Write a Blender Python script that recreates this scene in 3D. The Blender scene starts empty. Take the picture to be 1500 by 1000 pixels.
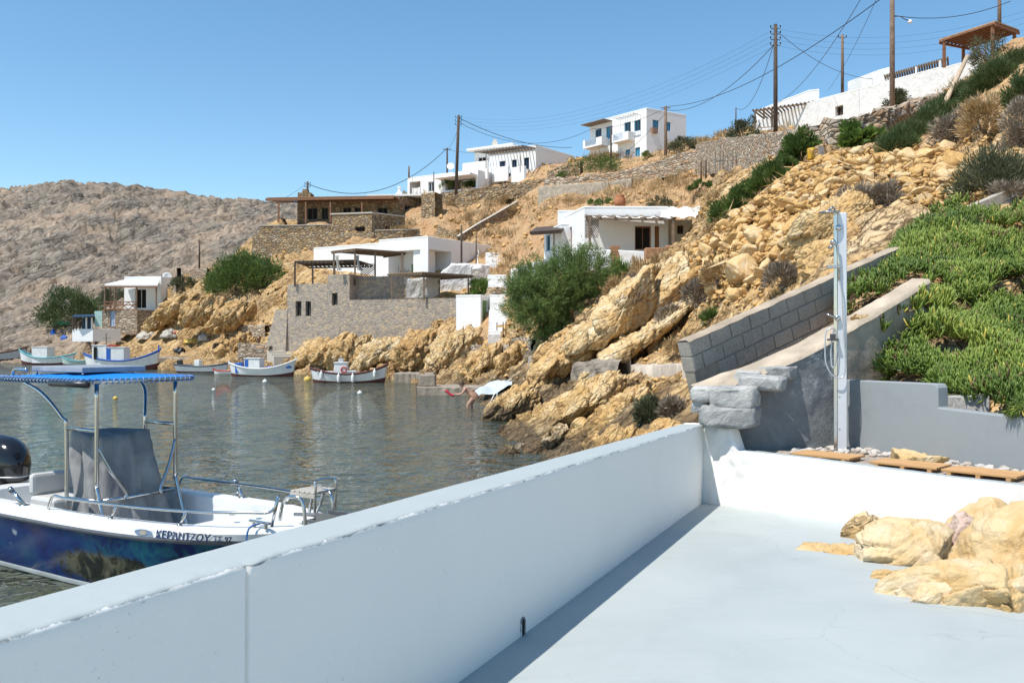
import bpy, bmesh, math, random
import numpy as np
from mathutils import Vector, Matrix, noise as mnoise
from mathutils.bvhtree import BVHTree
R = math.radians
random.seed(7); RNG = np.random.default_rng(7)
scene = bpy.context.scene
COL = scene.collection
H = 2.7; F = 1300.0

def P(px, py, Y):
    return Vector(((px - 750) / F * Y, Y, H - (py - 500) / F * Y))
def PX(px, Y): return (px - 750) / F * Y
def PZ(py, Y): return H - (py - 500) / F * Y

# ---------------------------------------------------------------- camera, world, sun
cam_d = bpy.data.cameras.new("camera"); cam = bpy.data.objects.new("camera", cam_d); COL.objects.link(cam)
cam.location = (0, 0, H); cam.rotation_euler = (R(90), 0, 0)
cam_d.sensor_width = 36; cam_d.lens = 36 * F / 1500; cam_d.clip_end = 5000; cam_d.clip_start = 0.05
scene.camera = cam
scene.view_settings.view_transform = 'Standard'; scene.view_settings.look = 'None'
scene.view_settings.exposure = 0.70; scene.view_settings.gamma = 1; scene.view_settings.use_curve_mapping = False

sv = Vector((-0.41, -0.32, 1.0)).normalized()          # towards the sun
el = math.asin(sv.z); az = math.atan2(sv.x, sv.y)
w = bpy.data.worlds.new("World"); scene.world = w; w.use_nodes = True
nt = w.node_tree; nt.nodes.clear()
sky = nt.nodes.new('ShaderNodeTexSky'); sky.sky_type = 'NISHITA'; sky.sun_disc = False
sky.sun_elevation = el; sky.sun_rotation = az; sky.air_density = 1.0; sky.dust_density = 0.0; sky.ozone_density = 1.8; sky.altitude = 0
bg = nt.nodes.new('ShaderNodeBackground'); bg.inputs[1].default_value = 0.108
wo = nt.nodes.new('ShaderNodeOutputWorld')
hsv = nt.nodes.new('ShaderNodeHueSaturation'); hsv.inputs['Saturation'].default_value = 1.16; hsv.inputs['Hue'].default_value = 0.491
nt.links.new(sky.outputs[0], hsv.inputs['Color']); nt.links.new(hsv.outputs[0], bg.inputs[0]); nt.links.new(bg.outputs[0], wo.inputs[0])
sd = bpy.data.lights.new("sun", 'SUN'); sd.energy = 3.6; sd.angle = R(0.53); sd.color = (1.0, 0.955, 0.88)
so = bpy.data.objects.new("sun", sd); COL.objects.link(so); so.location = (0, 0, 80)
so.rotation_euler = sv.to_track_quat('Z', 'Y').to_euler()

# ---------------------------------------------------------------- numpy noise
def _h(ix, iy, iz, s):
    h = (ix.astype(np.uint32) * np.uint32(374761393)) ^ (iy.astype(np.uint32) * np.uint32(668265263)) ^ (iz.astype(np.uint32) * np.uint32(2246822519)) ^ np.uint32((s * 3266489917) & 0xffffffff)
    h = (h ^ (h >> np.uint32(15))) * np.uint32(2246822519)
    h = (h ^ (h >> np.uint32(13))) * np.uint32(3266489917)
    h = h ^ (h >> np.uint32(16))
    return h.astype(np.float32) * np.float32(1 / 4294967296.0)
def vnoise(p, s=0):
    i = np.floor(p).astype(np.int64); f = (p - i).astype(np.float32); f = f * f * f * (f * (f * 6 - 15) + 10)
    out = 0
    for dx in (0, 1):
        wx = f[:, 0] if dx else 1 - f[:, 0]
        for dy in (0, 1):
            wy = f[:, 1] if dy else 1 - f[:, 1]
            for dz in (0, 1):
                wz = f[:, 2] if dz else 1 - f[:, 2]
                out = out + wx * wy * wz * _h(i[:, 0] + dx, i[:, 1] + dy, i[:, 2] + dz, s)
    return out * 2 - 1
def fbm(p, o=4, s=0, g=0.5):
    a = 1; t = 0; out = 0
    for k in range(o):
        out = out + a * vnoise(p * (2.03 ** k), s + k); t += a; a *= g
    return out / t
def slabs(p, s=0):
    """broken, faceted blocks: every random cell gets its own offset and tilt; also the crack distance"""
    i = np.floor(p).astype(np.int64); n = len(p)
    d1 = np.full(n, 9, np.float32); d2 = np.full(n, 9, np.float32); val = np.zeros(n, np.float32)
    for dx in (-1, 0, 1):
        for dy in (-1, 0, 1):
            for dz in (-1, 0, 1):
                cx, cy, cz = i[:, 0] + dx, i[:, 1] + dy, i[:, 2] + dz
                r1, r2, r3 = _h(cx, cy, cz, s), _h(cx, cy, cz, s + 11), _h(cx, cy, cz, s + 23)
                vx = (p[:, 0] - cx - r1).astype(np.float32); vy = (p[:, 1] - cy - r2).astype(np.float32); vz = (p[:, 2] - cz - r3).astype(np.float32)
                d = np.sqrt(vx * vx + vy * vy + vz * vz)
                v = (r3 * 7.3 % 1.0) - .5 + vx * ((r1 * 5.1 % 1) - .5) * 1.6 + vy * ((r2 * 3.7 % 1) - .5) * 1.6 + vz * ((r1 * 9.7 % 1) - .5) * 1.6
                near = d < d1
                d2 = np.where(near, d1, np.minimum(d2, d)); val = np.where(near, v, val); d1 = np.where(near, d, d1)
    return val, d2 - d1

# ---------------------------------------------------------------- materials
MATS = {}
class NT:
    def __init__(s, name):
        s.m = bpy.data.materials.new(name); s.m.use_nodes = True; s.t = s.m.node_tree; s.t.nodes.clear()
        s.out = s.n('ShaderNodeOutputMaterial'); MATS[name] = s.m
    def n(s, typ, **kw):
        x = s.t.nodes.new(typ)
        for k, v in kw.items(): setattr(x, k, v)
        return x
    def l(s, a, b): s.t.links.new(a, b)
    def val(s, inp, v):
        if hasattr(v, 'links') or hasattr(v, 'is_linked'): s.l(v, inp)
        else: inp.default_value = v
    def coord(s, kind='Object', scale=(1, 1, 1), rot=(0, 0, 0)):
        c = s.n('ShaderNodeTexCoord'); mp = s.n('ShaderNodeMapping')
        mp.inputs['Scale'].default_value = scale; mp.inputs['Rotation'].default_value = rot
        s.l(c.outputs[kind], mp.inputs[0]); return mp.outputs[0]
    def world(s, scale=(1, 1, 1), rot=(0, 0, 0)):
        c = s.n('ShaderNodeNewGeometry'); mp = s.n('ShaderNodeMapping')
        mp.inputs['Scale'].default_value = scale; mp.inputs['Rotation'].default_value = rot
        s.l(c.outputs['Position'], mp.inputs[0]); return mp.outputs[0]
    def noise(s, vec, scale, detail=4, rough=.55, dist=0):
        x = s.n('ShaderNodeTexNoise'); s.l(vec, x.inputs['Vector']); x.inputs['Scale'].default_value = scale
        x.inputs['Detail'].default_value = detail; x.inputs['Roughness'].default_value = rough; x.inputs['Distortion'].default_value = dist
        return x.outputs[0]
    def vor(s, vec, scale, feature='F1', rnd=1.0):
        x = s.n('ShaderNodeTexVoronoi', feature=feature); s.l(vec, x.inputs['Vector']); x.inputs['Scale'].default_value = scale
        x.inputs['Randomness'].default_value = rnd
        return x
    def ramp(s, fac, stops, interp='LINEAR'):
        x = s.n('ShaderNodeValToRGB'); x.color_ramp.interpolation = interp
        e = x.color_ramp.elements
        while len(e) < len(stops): e.new(.5)
        for el_, (p_, c) in zip(e, stops):
            el_.position = p_; el_.color = (c, c, c, 1) if isinstance(c, (int, float)) else (*c, 1)
        s.l(fac, x.inputs[0]); return x.outputs[0]
    def mix(s, fac, a, b, mode='MIX'):
        x = s.n('ShaderNodeMix', data_type='RGBA', blend_type=mode); x.clamp_factor = True
        s.val(x.inputs[0], fac)
        for i_, v in ((6, a), (7, b)):
            if isinstance(v, tuple): x.inputs[i_].default_value = (*v, 1) if len(v) == 3 else v
            else: s.l(v, x.inputs[i_])
        return x.outputs[2]
    def math(s, op, a, b=0.0):
        x = s.n('ShaderNodeMath', operation=op); s.val(x.inputs[0], a); s.val(x.inputs[1], b); return x.outputs[0]
    def cracks(s, vec, scale, width=.05):
        """thin broken joints of a rock: factor of the crack, tone of each block, height"""
        wob = s.noise(vec, scale * 1.3, 4, .6); add = s.n('ShaderNodeVectorMath', operation='MULTIPLY_ADD')
        cmb = s.n('ShaderNodeCombineXYZ')
        for k in range(3): s.l(wob, cmb.inputs[k])
        s.l(cmb.outputs[0], add.inputs[0]); add.inputs[1].default_value = (.55 / scale,) * 3; s.l(vec, add.inputs[2])
        e = s.vor(add.outputs[0], scale, 'DISTANCE_TO_EDGE').outputs['Distance']; f = s.vor(add.outputs[0], scale)
        sep = s.n('ShaderNodeSeparateColor'); s.l(f.outputs['Color'], sep.inputs[0])
        on = s.ramp(s.noise(vec, scale * .55, 3, .6), [(.42, 0.0), (.55, 1.0)])
        c = s.math('MULTIPLY', s.ramp(e, [(width * .35, 1.0), (width, 0.0)]), on)
        return c, sep.outputs[0], s.ramp(e, [(0, 0.0), (.16, 1.0)])
    def bump(s, h, strength=.5, dist=.02, nrm=None):
        x = s.n('ShaderNodeBump'); x.inputs['Strength'].default_value = strength; x.inputs['Distance'].default_value = dist
        s.l(h, x.inputs['Height'])
        if nrm is not None: s.l(nrm, x.inputs['Normal'])
        return x.outputs[0]
    def pbr(s, col, rough=.8, nrm=None, metal=0, spec=.3, **kw):
        b = s.n('ShaderNodeBsdfPrincipled')
        if isinstance(col, tuple): b.inputs['Base Color'].default_value = (*col, 1)
        else: s.l(col, b.inputs['Base Color'])
        s.val(b.inputs['Roughness'], rough); b.inputs['Metallic'].default_value = metal
        b.inputs['Specular IOR Level'].default_value = spec
        if nrm is not None: s.l(nrm, b.inputs['Normal'])
        for k, v in kw.items(): s.val(b.inputs[k], v)
        s.l(b.outputs[0], s.out.inputs[0]); return b

def m_plain(name, col, rough=.6, metal=0, spec=.4, var=.25, scale=6, bump=.15, bd=.01, coord='Object'):
    t = NT(name); v = t.coord(coord)
    n1 = t.noise(v, scale, 5, .6)
    c = t.mix(t.ramp(n1, [(.3, 0.0), (.7, 1.0)]), tuple(x * (1 - var) for x in col), tuple(min(1, x * (1 + var * .6)) for x in col))
    t.pbr(c, rough, t.bump(t.noise(v, scale * 4, 6, .6), bump, bd) if bump else None, metal, spec)
    return t.m

def m_plaster(name, col=(.80, .80, .785), stain=(.62, .59, .54), rough=.85, big=.6, bump=.35, bd=.015, cov=.72):
    t = NT(name); v = t.world()
    n1 = t.noise(v, big, 6, .65, .4); n2 = t.noise(v, big * 7, 5, .6)
    st = t.math('MULTIPLY', t.ramp(n1, [(cov - .2, 0.0), (cov + .1, 1.0)]), t.ramp(n2, [(.35, 0.2), (.7, 1.0)]))
    c = t.mix(t.math('MULTIPLY', st, .75), col, stain)
    c = t.mix(t.ramp(n2, [(.4, 0.0), (.62, .12)]), c, tuple(x * .8 for x in col))
    h = t.math('ADD', t.noise(v, 3.0, 4, .5), t.math('MULTIPLY', t.noise(v, 22, 6, .6), .35))
    t.pbr(c, rough, t.bump(h, bump, bd), 0, .25)
    return t.m

def m_stone(name, cols, gap=(.06, .05, .04), scale=3.0, flat=1.7, bump=.9, bd=.05, mortar=None, gapw=.09, var=.5):
    """dry stone or rubble masonry: irregular stones, each with its own tone"""
    t = NT(name); c = t.coord('Object', (1, 1, flat))
    wob = t.noise(c, scale * 1.5, 3, .5)
    add = t.n('ShaderNodeVectorMath', operation='ADD'); t.l(c, add.inputs[0])
    sc = t.n('ShaderNodeVectorMath', operation='SCALE'); comb = t.n('ShaderNodeCombineXYZ')
    for k in range(3): t.l(wob, comb.inputs[k])
    t.l(comb.outputs[0], sc.inputs[0]); sc.inputs['Scale'].default_value = .3 / scale; t.l(sc.outputs[0], add.inputs[1])
    v1 = t.vor(add.outputs[0], scale); ve = t.vor(add.outputs[0], scale, 'DISTANCE_TO_EDGE')
    sep = t.n('ShaderNodeSeparateColor'); t.l(v1.outputs['Color'], sep.inputs[0])
    n = len(cols); base = t.ramp(sep.outputs[0], [((k + .0) / n, cols[k]) for k in range(n)], 'CONSTANT')
    fine = t.noise(c, scale * 6, 6, .65)
    base = t.mix(t.ramp(fine, [(.3, var), (.6, 0.0)]), base, t.mix(1.0, base, (.45, .42, .4), 'MULTIPLY'))
    e = ve.outputs['Distance']
    g = t.ramp(e, [(gapw * .3, 1.0), (gapw, 0.0)])
    col = t.mix(g, base, gap if mortar is None else mortar)
    hh = t.math('ADD', t.ramp(e, [(0, 0.0), (.22, 1.0)]), t.math('MULTIPLY', fine, .5))
    t.pbr(col, .9, t.bump(hh, bump, bd), 0, .2)
    return t.m

def m_leaf(name, dark, light, tip=None, rough=.55, trans=.25):
    """leaves: every leaf has its own tone, stored with the mesh"""
    t = NT(name); a = t.n('ShaderNodeAttribute', attribute_name='tone')
    c = t.ramp(a.outputs['Fac'], [(0.0, dark), (.75 if tip else 1.0, light)] + ([(1.0, tip)] if tip else []))
    b = t.n('ShaderNodeBsdfPrincipled'); t.l(c, b.inputs['Base Color']); b.inputs['Roughness'].default_value = rough
    b.inputs['Specular IOR Level'].default_value = .3
    tr = t.n('ShaderNodeBsdfTranslucent'); t.l(c, tr.inputs[0]); mx = t.n('ShaderNodeMixShader'); mx.inputs[0].default_value = trans
    t.l(b.outputs[0], mx.inputs[1]); t.l(tr.outputs[0], mx.inputs[2]); t.l(mx.outputs[0], t.out.inputs[0])
    return t.m

# ---------------------------------------------------------------- objects
def tag(o, label=None, cat=None, group=None, kind=None):
    if label: o['label'] = label
    if cat: o['category'] = cat
    if group: o['group'] = group
    if kind: o['kind'] = kind
    return o
def empty(name, loc=(0, 0, 0), rz=0, label=None, cat=None, group=None):
    o = bpy.data.objects.new(name, None); COL.objects.link(o); o.location = loc; o.rotation_euler = (0, 0, rz)
    o.empty_display_size = .2
    return tag(o, label, cat, group)
def copy_tree(o, parent=None):
    c = o.copy(); COL.objects.link(c)
    if parent is not None: c.parent = parent; c.matrix_parent_inverse = o.matrix_parent_inverse
    for ch in [x for x in bpy.data.objects if x.parent == o]: copy_tree(ch, c)
    return c

def link(name, me, mats, parent=None, smooth=False, bevel=0, seg=2, loc=None):
    o = bpy.data.objects.new(name, me); COL.objects.link(o)
    for m in (mats if isinstance(mats, (list, tuple)) else [mats]): me.materials.append(m)
    if smooth: me.polygons.foreach_set('use_smooth', [True] * len(me.polygons))
    if parent is not None: o.parent = parent
    if loc is not None: o.location = loc
    if bevel:
        b = o.modifiers.new('bevel', 'BEVEL'); b.width = bevel; b.segments = seg; b.limit_method = 'ANGLE'; b.angle_limit = R(40)
    return o

class MB:
    def __init__(s): s.v = []; s.f = []; s.mi = []; s.cur = 0
    def add(s, vs, fs):
        k = len(s.v); s.v += [tuple(x) for x in vs]
        s.f += [tuple(k + i for i in f) for f in fs]; s.mi += [s.cur] * len(fs); return s
    def box(s, a, b, M=None):
        (x0, y0, z0), (x1, y1, z1) = a, b
        if x0 > x1: x0, x1 = x1, x0
        if y0 > y1: y0, y1 = y1, y0
        if z0 > z1: z0, z1 = z1, z0
        vs = [(x0, y0, z0), (x1, y0, z0), (x1, y1, z0), (x0, y1, z0), (x0, y0, z1), (x1, y0, z1), (x1, y1, z1), (x0, y1, z1)]
        if M is not None: vs = [M @ Vector(q) for q in vs]
        return s.add(vs, [(3, 2, 1, 0), (4, 5, 6, 7), (0, 1, 5, 4), (1, 2, 6, 5), (2, 3, 7, 6), (3, 0, 4, 7)])
    def hexa(s, q): return s.add(q, [(3, 2, 1, 0), (4, 5, 6, 7), (0, 1, 5, 4), (1, 2, 6, 5), (2, 3, 7, 6), (3, 0, 4, 7)])
    def bar(s, a, b, wd, ht=None, up=(0, 0, 1)):
        a = Vector(a); b = Vector(b); ht = ht or wd; d = (b - a).normalized(); u = Vector(up)
        if abs(d.dot(u)) > .95: u = Vector((0, 1, 0))
        x = d.cross(u).normalized() * wd / 2; y = x.cross(d).normalized() * ht / 2
        return s.hexa([a - x - y, a + x - y, b + x - y, b - x - y, a - x + y, a + x + y, b + x + y, b - x + y])
    def tube(s, pts, r, n=8, caps=True):
        pts = [Vector(p) for p in pts]; rr = r if isinstance(r, (list, tuple)) else [r] * len(pts)
        k0 = len(s.v); prev = None
        for i, p in enumerate(pts):
            d = (pts[min(i + 1, len(pts) - 1)] - pts[max(i - 1, 0)]).normalized()
            if prev is None:
                u = Vector((0, 0, 1)) if abs(d.z) < .9 else Vector((0, 1, 0)); x = d.cross(u).normalized()
            else: x = (prev - d * prev.dot(d)).normalized()
            prev = x; y = d.cross(x)
            for j in range(n):
                a = 2 * math.pi * j / n; s.v.append(tuple(p + (x * math.cos(a) + y * math.sin(a)) * rr[i]))
        for i in range(len(pts) - 1):
            for j in range(n):
                a, b = k0 + i * n + j, k0 + i * n + (j + 1) % n
                s.f.append((a, b, b + n, a + n)); s.mi.append(s.cur)
        if caps:
            s.f.append(tuple(k0 + j for j in reversed(range(n)))); s.mi.append(s.cur)
            e = k0 + (len(pts) - 1) * n; s.f.append(tuple(e + j for j in range(n))); s.mi.append(s.cur)
        return s
    def lathe(s, prof, c=(0, 0, 0), n=16, M=None):
        c = Vector(c); k0 = len(s.v)
        for r, z in prof:
            for j in range(n):
                a = 2 * math.pi * j / n; q = Vector((r * math.cos(a), r * math.sin(a), z))
                s.v.append(tuple(c + (M @ q if M is not None else q)))
        for i in range(len(prof) - 1):
            for j in range(n):
                a, b = k0 + i * n + j, k0 + i * n + (j + 1) % n
                s.f.append((a, b, b + n, a + n)); s.mi.append(s.cur)
        s.f.append(tuple(k0 + j for j in reversed(range(n)))); s.mi.append(s.cur)
        e = k0 + (len(prof) - 1) * n; s.f.append(tuple(e + j for j in range(n))); s.mi.append(s.cur)
        return s
    def grid(s, fn, nu, nv, closeu=False):
        k0 = len(s.v)
        for i in range(nu):
            for j in range(nv): s.v.append(tuple(fn(i / (nu - (0 if closeu else 1)), j / (nv - 1))))
        for i in range(nu if closeu else nu - 1):
            for j in range(nv - 1):
                a = k0 + i * nv + j; b = k0 + ((i + 1) % nu) * nv + j
                s.f.append((a, b, b + 1, a + 1)); s.mi.append(s.cur)
        return s
    def mesh(s, name):
        me = bpy.data.meshes.new(name); me.from_pydata(s.v, [], s.f); me.update()
        if any(s.mi): me.polygons.foreach_set('material_index', s.mi)
        return me
    def build(s, name, mats, parent=None, smooth=False, bevel=0, seg=2, base=None, fix=True):
        """base: world point that becomes the origin of a top-level mesh"""
        off = None
        if base is not None:
            off = Vector(base); s.v = [(x - off.x, y - off.y, z - off.z) for x, y, z in s.v]
        me = s.mesh(name)
        if fix:
            bm = bmesh.new(); bm.from_mesh(me); bmesh.ops.recalc_face_normals(bm, faces=bm.faces); bm.to_mesh(me); bm.free()
        return link(name, me, mats, parent, smooth, bevel, seg, off)

def np_mesh(name, verts, quads):
    me = bpy.data.meshes.new(name); verts = np.asarray(verts, np.float32); quads = np.asarray(quads, np.int32)
    me.vertices.add(len(verts)); me.vertices.foreach_set('co', verts.ravel())
    k = quads.shape[1]
    me.loops.add(quads.size); me.loops.foreach_set('vertex_index', quads.ravel())
    me.polygons.add(len(quads)); me.polygons.foreach_set('loop_start', np.arange(0, quads.size, k, dtype=np.int32))
    me.polygons.foreach_set('loop_total', np.full(len(quads), k, np.int32))
    me.update(calc_edges=True); me.validate(); return me
def set_attr(me, name, vals, dom='POINT', typ='FLOAT'):
    a = me.attributes.new(name, typ, dom)
    a.data.foreach_set('value' if typ == 'FLOAT' else 'color', np.asarray(vals, np.float32).ravel())

def leaves(cent, axis, length, width, tone, cross=False):
    """leaf blades as lens-shaped quads: centre (root), axis, size arrays -> verts, quads, tones"""
    n = len(cent); ax = axis / np.linalg.norm(axis, axis=1, keepdims=True)
    rv = RNG.normal(size=(n, 3)); sd_ = np.cross(ax, rv); sd_ /= np.linalg.norm(sd_, axis=1, keepdims=True)
    L = np.asarray(length).reshape(-1, 1); W = np.asarray(width).reshape(-1, 1)
    mid = cent + ax * L * .5
    v = np.stack([cent, mid + sd_ * W * .5, cent + ax * L, mid - sd_ * W * .5], 1).reshape(-1, 3)
    q = np.arange(4 * n).reshape(n, 4)
    return v, q, np.repeat(tone, 4)
# ================================================================ TERRAIN
# hillside cross-sections: for a bearing (px) a list of (distance, height cue py)
SEC = {
 -700: [(3,1300),(60,640),(135,529),(150,500),(230,420),(360,300),(520,262),(900,330)],
 -250: [(3,1300),(60,640),(128,528),(140,505),(170,470),(240,400),(340,320),(440,272),(600,300),(900,360)],
 0:    [(3,1300),(60,640),(116,530),(121,516),(128,500),(145,480),(180,430),(230,370),(290,310),(345,271),(420,290),(900,380)],
 100:  [(3,1300),(60,630),(110,532),(114,520),(120,500),(128,478),(140,455),(180,410),(230,350),(290,300),(345,265),(420,290),(900,380)],
 200:  [(3,1300),(55,630),(96,537),(99,524),(106,505),(113,488),(119,458),(140,440),(180,400),(230,345),(290,300),(345,270),(420,295),(900,380)],
 270:  [(3,1300),(50,640),(84,542),(87,533),(93,515),(99,475),(105,440),(113,412),(128,408),(180,385),(230,340),(290,302),(345,277),(420,300),(900,380)],
 340:  [(3,1300),(48,640),(80,545),(83,532),(89,512),(94,480),(99,440),(104,418),(112,392),(128,385),(160,372),(220,330),(280,305),(345,283),(420,305),(900,380)],
 400:  [(3,1300),(46,640),(78,546),(80,536),(84,515),(90,462),(97,425),(102,405),(105,378),(110,332),(114,326),(135,330),(180,335),(250,310),(345,289),(420,315),(900,380)],
 450:  [(3,1300),(46,640),(76,548),(78,537),(82,512),(87,440),(93,398),(100,388),(104,372),(109,330),(114,324),(130,322),(200,330),(345,300),(900,380)],
 520:  [(3,1300),(44,640),(71,549),(74,530),(79,512),(83,432),(90,405),(99,372),(104,350),(109,328),(114,322),(128,312),(160,312),(300,330),(900,390)],
 600:  [(3,1300),(42,640),(64,553),(68,533),(73,515),(78,492),(82,436),(90,405),(99,362),(105,345),(110,325),(116,308),(124,288),(145,285),(300,330),(900,390)],
 650:  [(3,1300),(36,650),(55,563),(60,543),(66,525),(72,508),(80,440),(88,405),(96,372),(103,345),(110,316),(117,294),(124,277),(145,275),(300,330),(900,390)],
 700:  [(3,1250),(28,640),(44,580),(48,562),(54,543),(62,520),(69,497),(77,455),(84,418),(92,380),(101,345),(110,308),(117,286),(124,270),(150,268),(300,320),(900,390)],
 745:  [(3,1250),(18,740),(33,606),(37,580),(41,565),(48,548),(56,520),(65,480),(72,445),(80,412),(90,375),(100,340),(110,302),(117,280),(126,262),(150,262),(300,310),(900,390)],
 800:  [(3,1250),(13,850),(23.5,649),(26,618),(29,590),(33,562),(38,540),(45,505),(52,468),(58,432),(62,405),(66,385),(76,342),(88,310),(98,287),(109,264),(117,250),(126,240),(150,250),(300,300),(900,390)],
 860:  [(3,1250),(11,880),(18.5,690),(20.5,660),(23,622),(26,588),(28.5,566),(31,557),(34,520),(38,480),(44,452),(52,430),(58,400),(64,388),(74,330),(86,300),(97,276),(108,254),(117,240),(126,232),(150,240),(300,300),(900,390)],
 930:  [(3,1250),(10,880),(15,722),(16.5,690),(18.5,645),(21,600),(24,563),(27,547),(29,535),(32,490),(36,435),(40,412),(48,405),(56,394),(64,385),(72,322),(84,290),(96,264),(108,242),(116,230),(126,226),(150,236),(300,300),(900,390)],
 1000: [(3,1250),(9.5,860),(12.8,735),(14.3,690),(16,645),(18.5,595),(21,558),(23.5,545),(26,522),(29,475),(33,425),(38,392),(46,375),(54,368),(61,352),(68,318),(80,282),(94,250),(106,228),(115,214),(126,212),(150,222),(300,300),(900,390)],
 1060: [(3,1250),(9.5,830),(12,700),(14,630),(16,585),(18.5,545),(21,500),(24,455),(27.5,405),(31,355),(34,312),(38,292),(46,280),(58,262),(70,245),(85,228),(100,212),(112,202),(126,204),(150,220),(900,390)],
 1130: [(3,1250),(9.5,790),(11.3,690),(12.5,600),(14,560),(16.5,505),(19.5,445),(23,390),(27,325),(31,268),(34.5,250),(42,240),(52,228),(62,214),(74,198),(86,190),(100,186),(150,200),(900,390)],
 1200: [(3,1250),(9.8,760),(11.2,640),(12,560),(13.2,510),(15,448),(17.5,395),(20.5,345),(24.5,280),(29,233),(32,222),(40,214),(52,204),(62,200),(72,197),(84,188),(100,180),(150,190),(900,390)],
 1260: [(3,1250),(9.8,730),(10.9,640),(11.1,520),(12.1,452),(13.1,432),(14.3,412),(16.5,372),(20,312),(24.5,252),(29,220),(32,212),(42,200),(54,192),(64,188),(78,180),(100,172),(150,190),(900,390)],
 1330: [(3,1250),(9.2,735),(10.2,650),(10.45,560),(11.4,470),(12.4,420),(13.6,385),(15,352),(17,322),(20,286),(25,234),(29,210),(33,198),(42,182),(54,176),(64,170),(78,160),(100,150),(150,190),(900,390)],
 1400: [(3,1250),(8.6,745),(9.6,660),(9.9,586),(11,510),(12.2,440),(13.4,380),(14.8,325),(16.8,306),(20,280),(24,228),(28,185),(33,164),(42,150),(54,138),(64,130),(80,125),(150,180),(900,390)],
 1460: [(3,1250),(8.2,755),(9.1,670),(9.4,598),(10.6,525),(12,450),(13.4,378),(15,325),(17,290),(20,262),(24,196),(28,150),(33,126),(42,108),(54,94),(64,86),(80,84),(150,170),(900,390)],
 1540: [(3,1250),(7.8,770),(8.7,670),(9.0,600),(10.4,525),(12,440),(13.6,360),(15.4,300),(17.5,268),(20,235),(24,160),(28,100),(33,70),(42,50),(54,40),(64,40),(80,60),(150,160),(900,390)],
 1700: [(3,1250),(7,790),(8,680),(8.4,600),(10,510),(12,410),(14,310),(17,220),(21,150),(26,70),(32,20),(42,0),(60,0),(80,20),(150,150),(900,390)],
 2100: [(3,1200),(6,850),(7,680),(7.5,590),(9,480),(12,330),(15,200),(20,80),(26,0),(34,-60),(50,-60),(80,-20),(150,120),(900,380)],
 2700: [(3,1100),(5,850),(6,680),(6.5,580),(8,450),(12,250),(15,120),(20,0),(26,-80),(34,-120),(50,-100),(80,-40),(150,120),(900,380)],
}
cols = sorted(SEC)
Ys = np.concatenate([np.geomspace(3, 9, 16, endpoint=False), np.geomspace(9, 42, 380, endpoint=False), np.geomspace(42, 132, 270, endpoint=False),
                     np.geomspace(132, 420, 300, endpoint=False), np.geomspace(420, 900, 12)])
pxs = np.concatenate([np.arange(-700, -40, 12), np.arange(-40, 1560, 3.0), np.arange(1560, 2701, 12)])
NR, NC = len(Ys), len(pxs)
prof = np.array([np.interp(np.log(Ys), np.log([a for a, _ in SEC[c]]), [H - (b - 500) / F * a for a, b in SEC[c]]) for c in cols])   # cols x NR
# smooth interpolation between the sections (cosine-eased linear)
Z0 = np.zeros((NR, NC))
idx = np.clip(np.searchsorted(cols, pxs, 'right') - 1, 0, len(cols) - 2)
c0 = np.array(cols)[idx]; c1 = np.array(cols)[idx + 1]; tt = np.clip((pxs - c0) / (c1 - c0), 0, 1)
Z0 = (prof[idx] * (1 - tt)[:, None] + prof[idx + 1] * tt[:, None]).T
def smooth(a, axis, n):
    for _ in range(n):
        b = np.roll(a, 1, axis); c = np.roll(a, -1, axis)
        sl = [slice(None)] * 2; sl[axis] = slice(1, -1); sl = tuple(sl)
        o = a.copy(); o[sl] = (a[sl] * 2 + b[sl] + c[sl]) / 4; a = o
    return a
Z0 = smooth(Z0, 0, 10); Z0 = smooth(Z0, 1, 20)
X0 = ((pxs[None, :] - 750) / F) * Ys[:, None]
Y0 = np.repeat(Ys[:, None], NC, 1)
def zbase(x, y):
    """smooth hillside height below displacement"""
    px = x / y * F + 750; i = np.interp(y, Ys, np.arange(NR)); j = np.interp(px, pxs, np.arange(NC))
    i0 = int(min(i, NR - 2)); j0 = int(min(j, NC - 2)); a = i - i0; b = j - j0
    return Z0[i0, j0] * (1 - a) * (1 - b) + Z0[i0 + 1, j0] * a * (1 - b) + Z0[i0, j0 + 1] * (1 - a) * b + Z0[i0 + 1, j0 + 1] * a * b

P3 = np.stack([X0, Y0, Z0], -1)
du = np.gradient(P3, axis=1); dv = np.gradient(P3, axis=0)
N3 = np.cross(du, dv); N3 /= np.linalg.norm(N3, axis=-1, keepdims=True)
Pf = P3.reshape(-1, 3); PXg = np.repeat(pxs[None, :], NR, 0)
def sstep(x, a, b): t = np.clip((x - a) / (b - a), 0, 1); return t * t * (3 - 2 * t)
far = sstep(Y0, 120, 150) * (1 - sstep(PXg, 430, 560)) + sstep(Y0, 200, 240)
far = np.maximum(np.clip(far, 0, 1), sstep(Y0, 108, 116) * (1 - sstep(PXg, 150, 260)))
# soil: the earthy, grassy hillside between the houses and the upper slope
pyg = 500 - (Z0 - H) * F / Y0
soil = sstep(Y0, 60, 72) * sstep(PXg, 640, 720) + sstep(Y0, 38, 46) * sstep(PXg, 1040, 1140) + sstep(Y0, 98, 106) * sstep(PXg, 420, 470)
upper = sstep(PXg, 1290, 1350) * sstep(Y0, 21, 25)
soil = np.clip(soil + .55 * upper, 0, 1) * (1 - far)
rubz = sstep(PXg, 1000, 1060) * (1 - sstep(PXg, 1380, 1440)) * sstep(Y0, 18, 22) * (1 - sstep(Y0, 33, 38))
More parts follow.
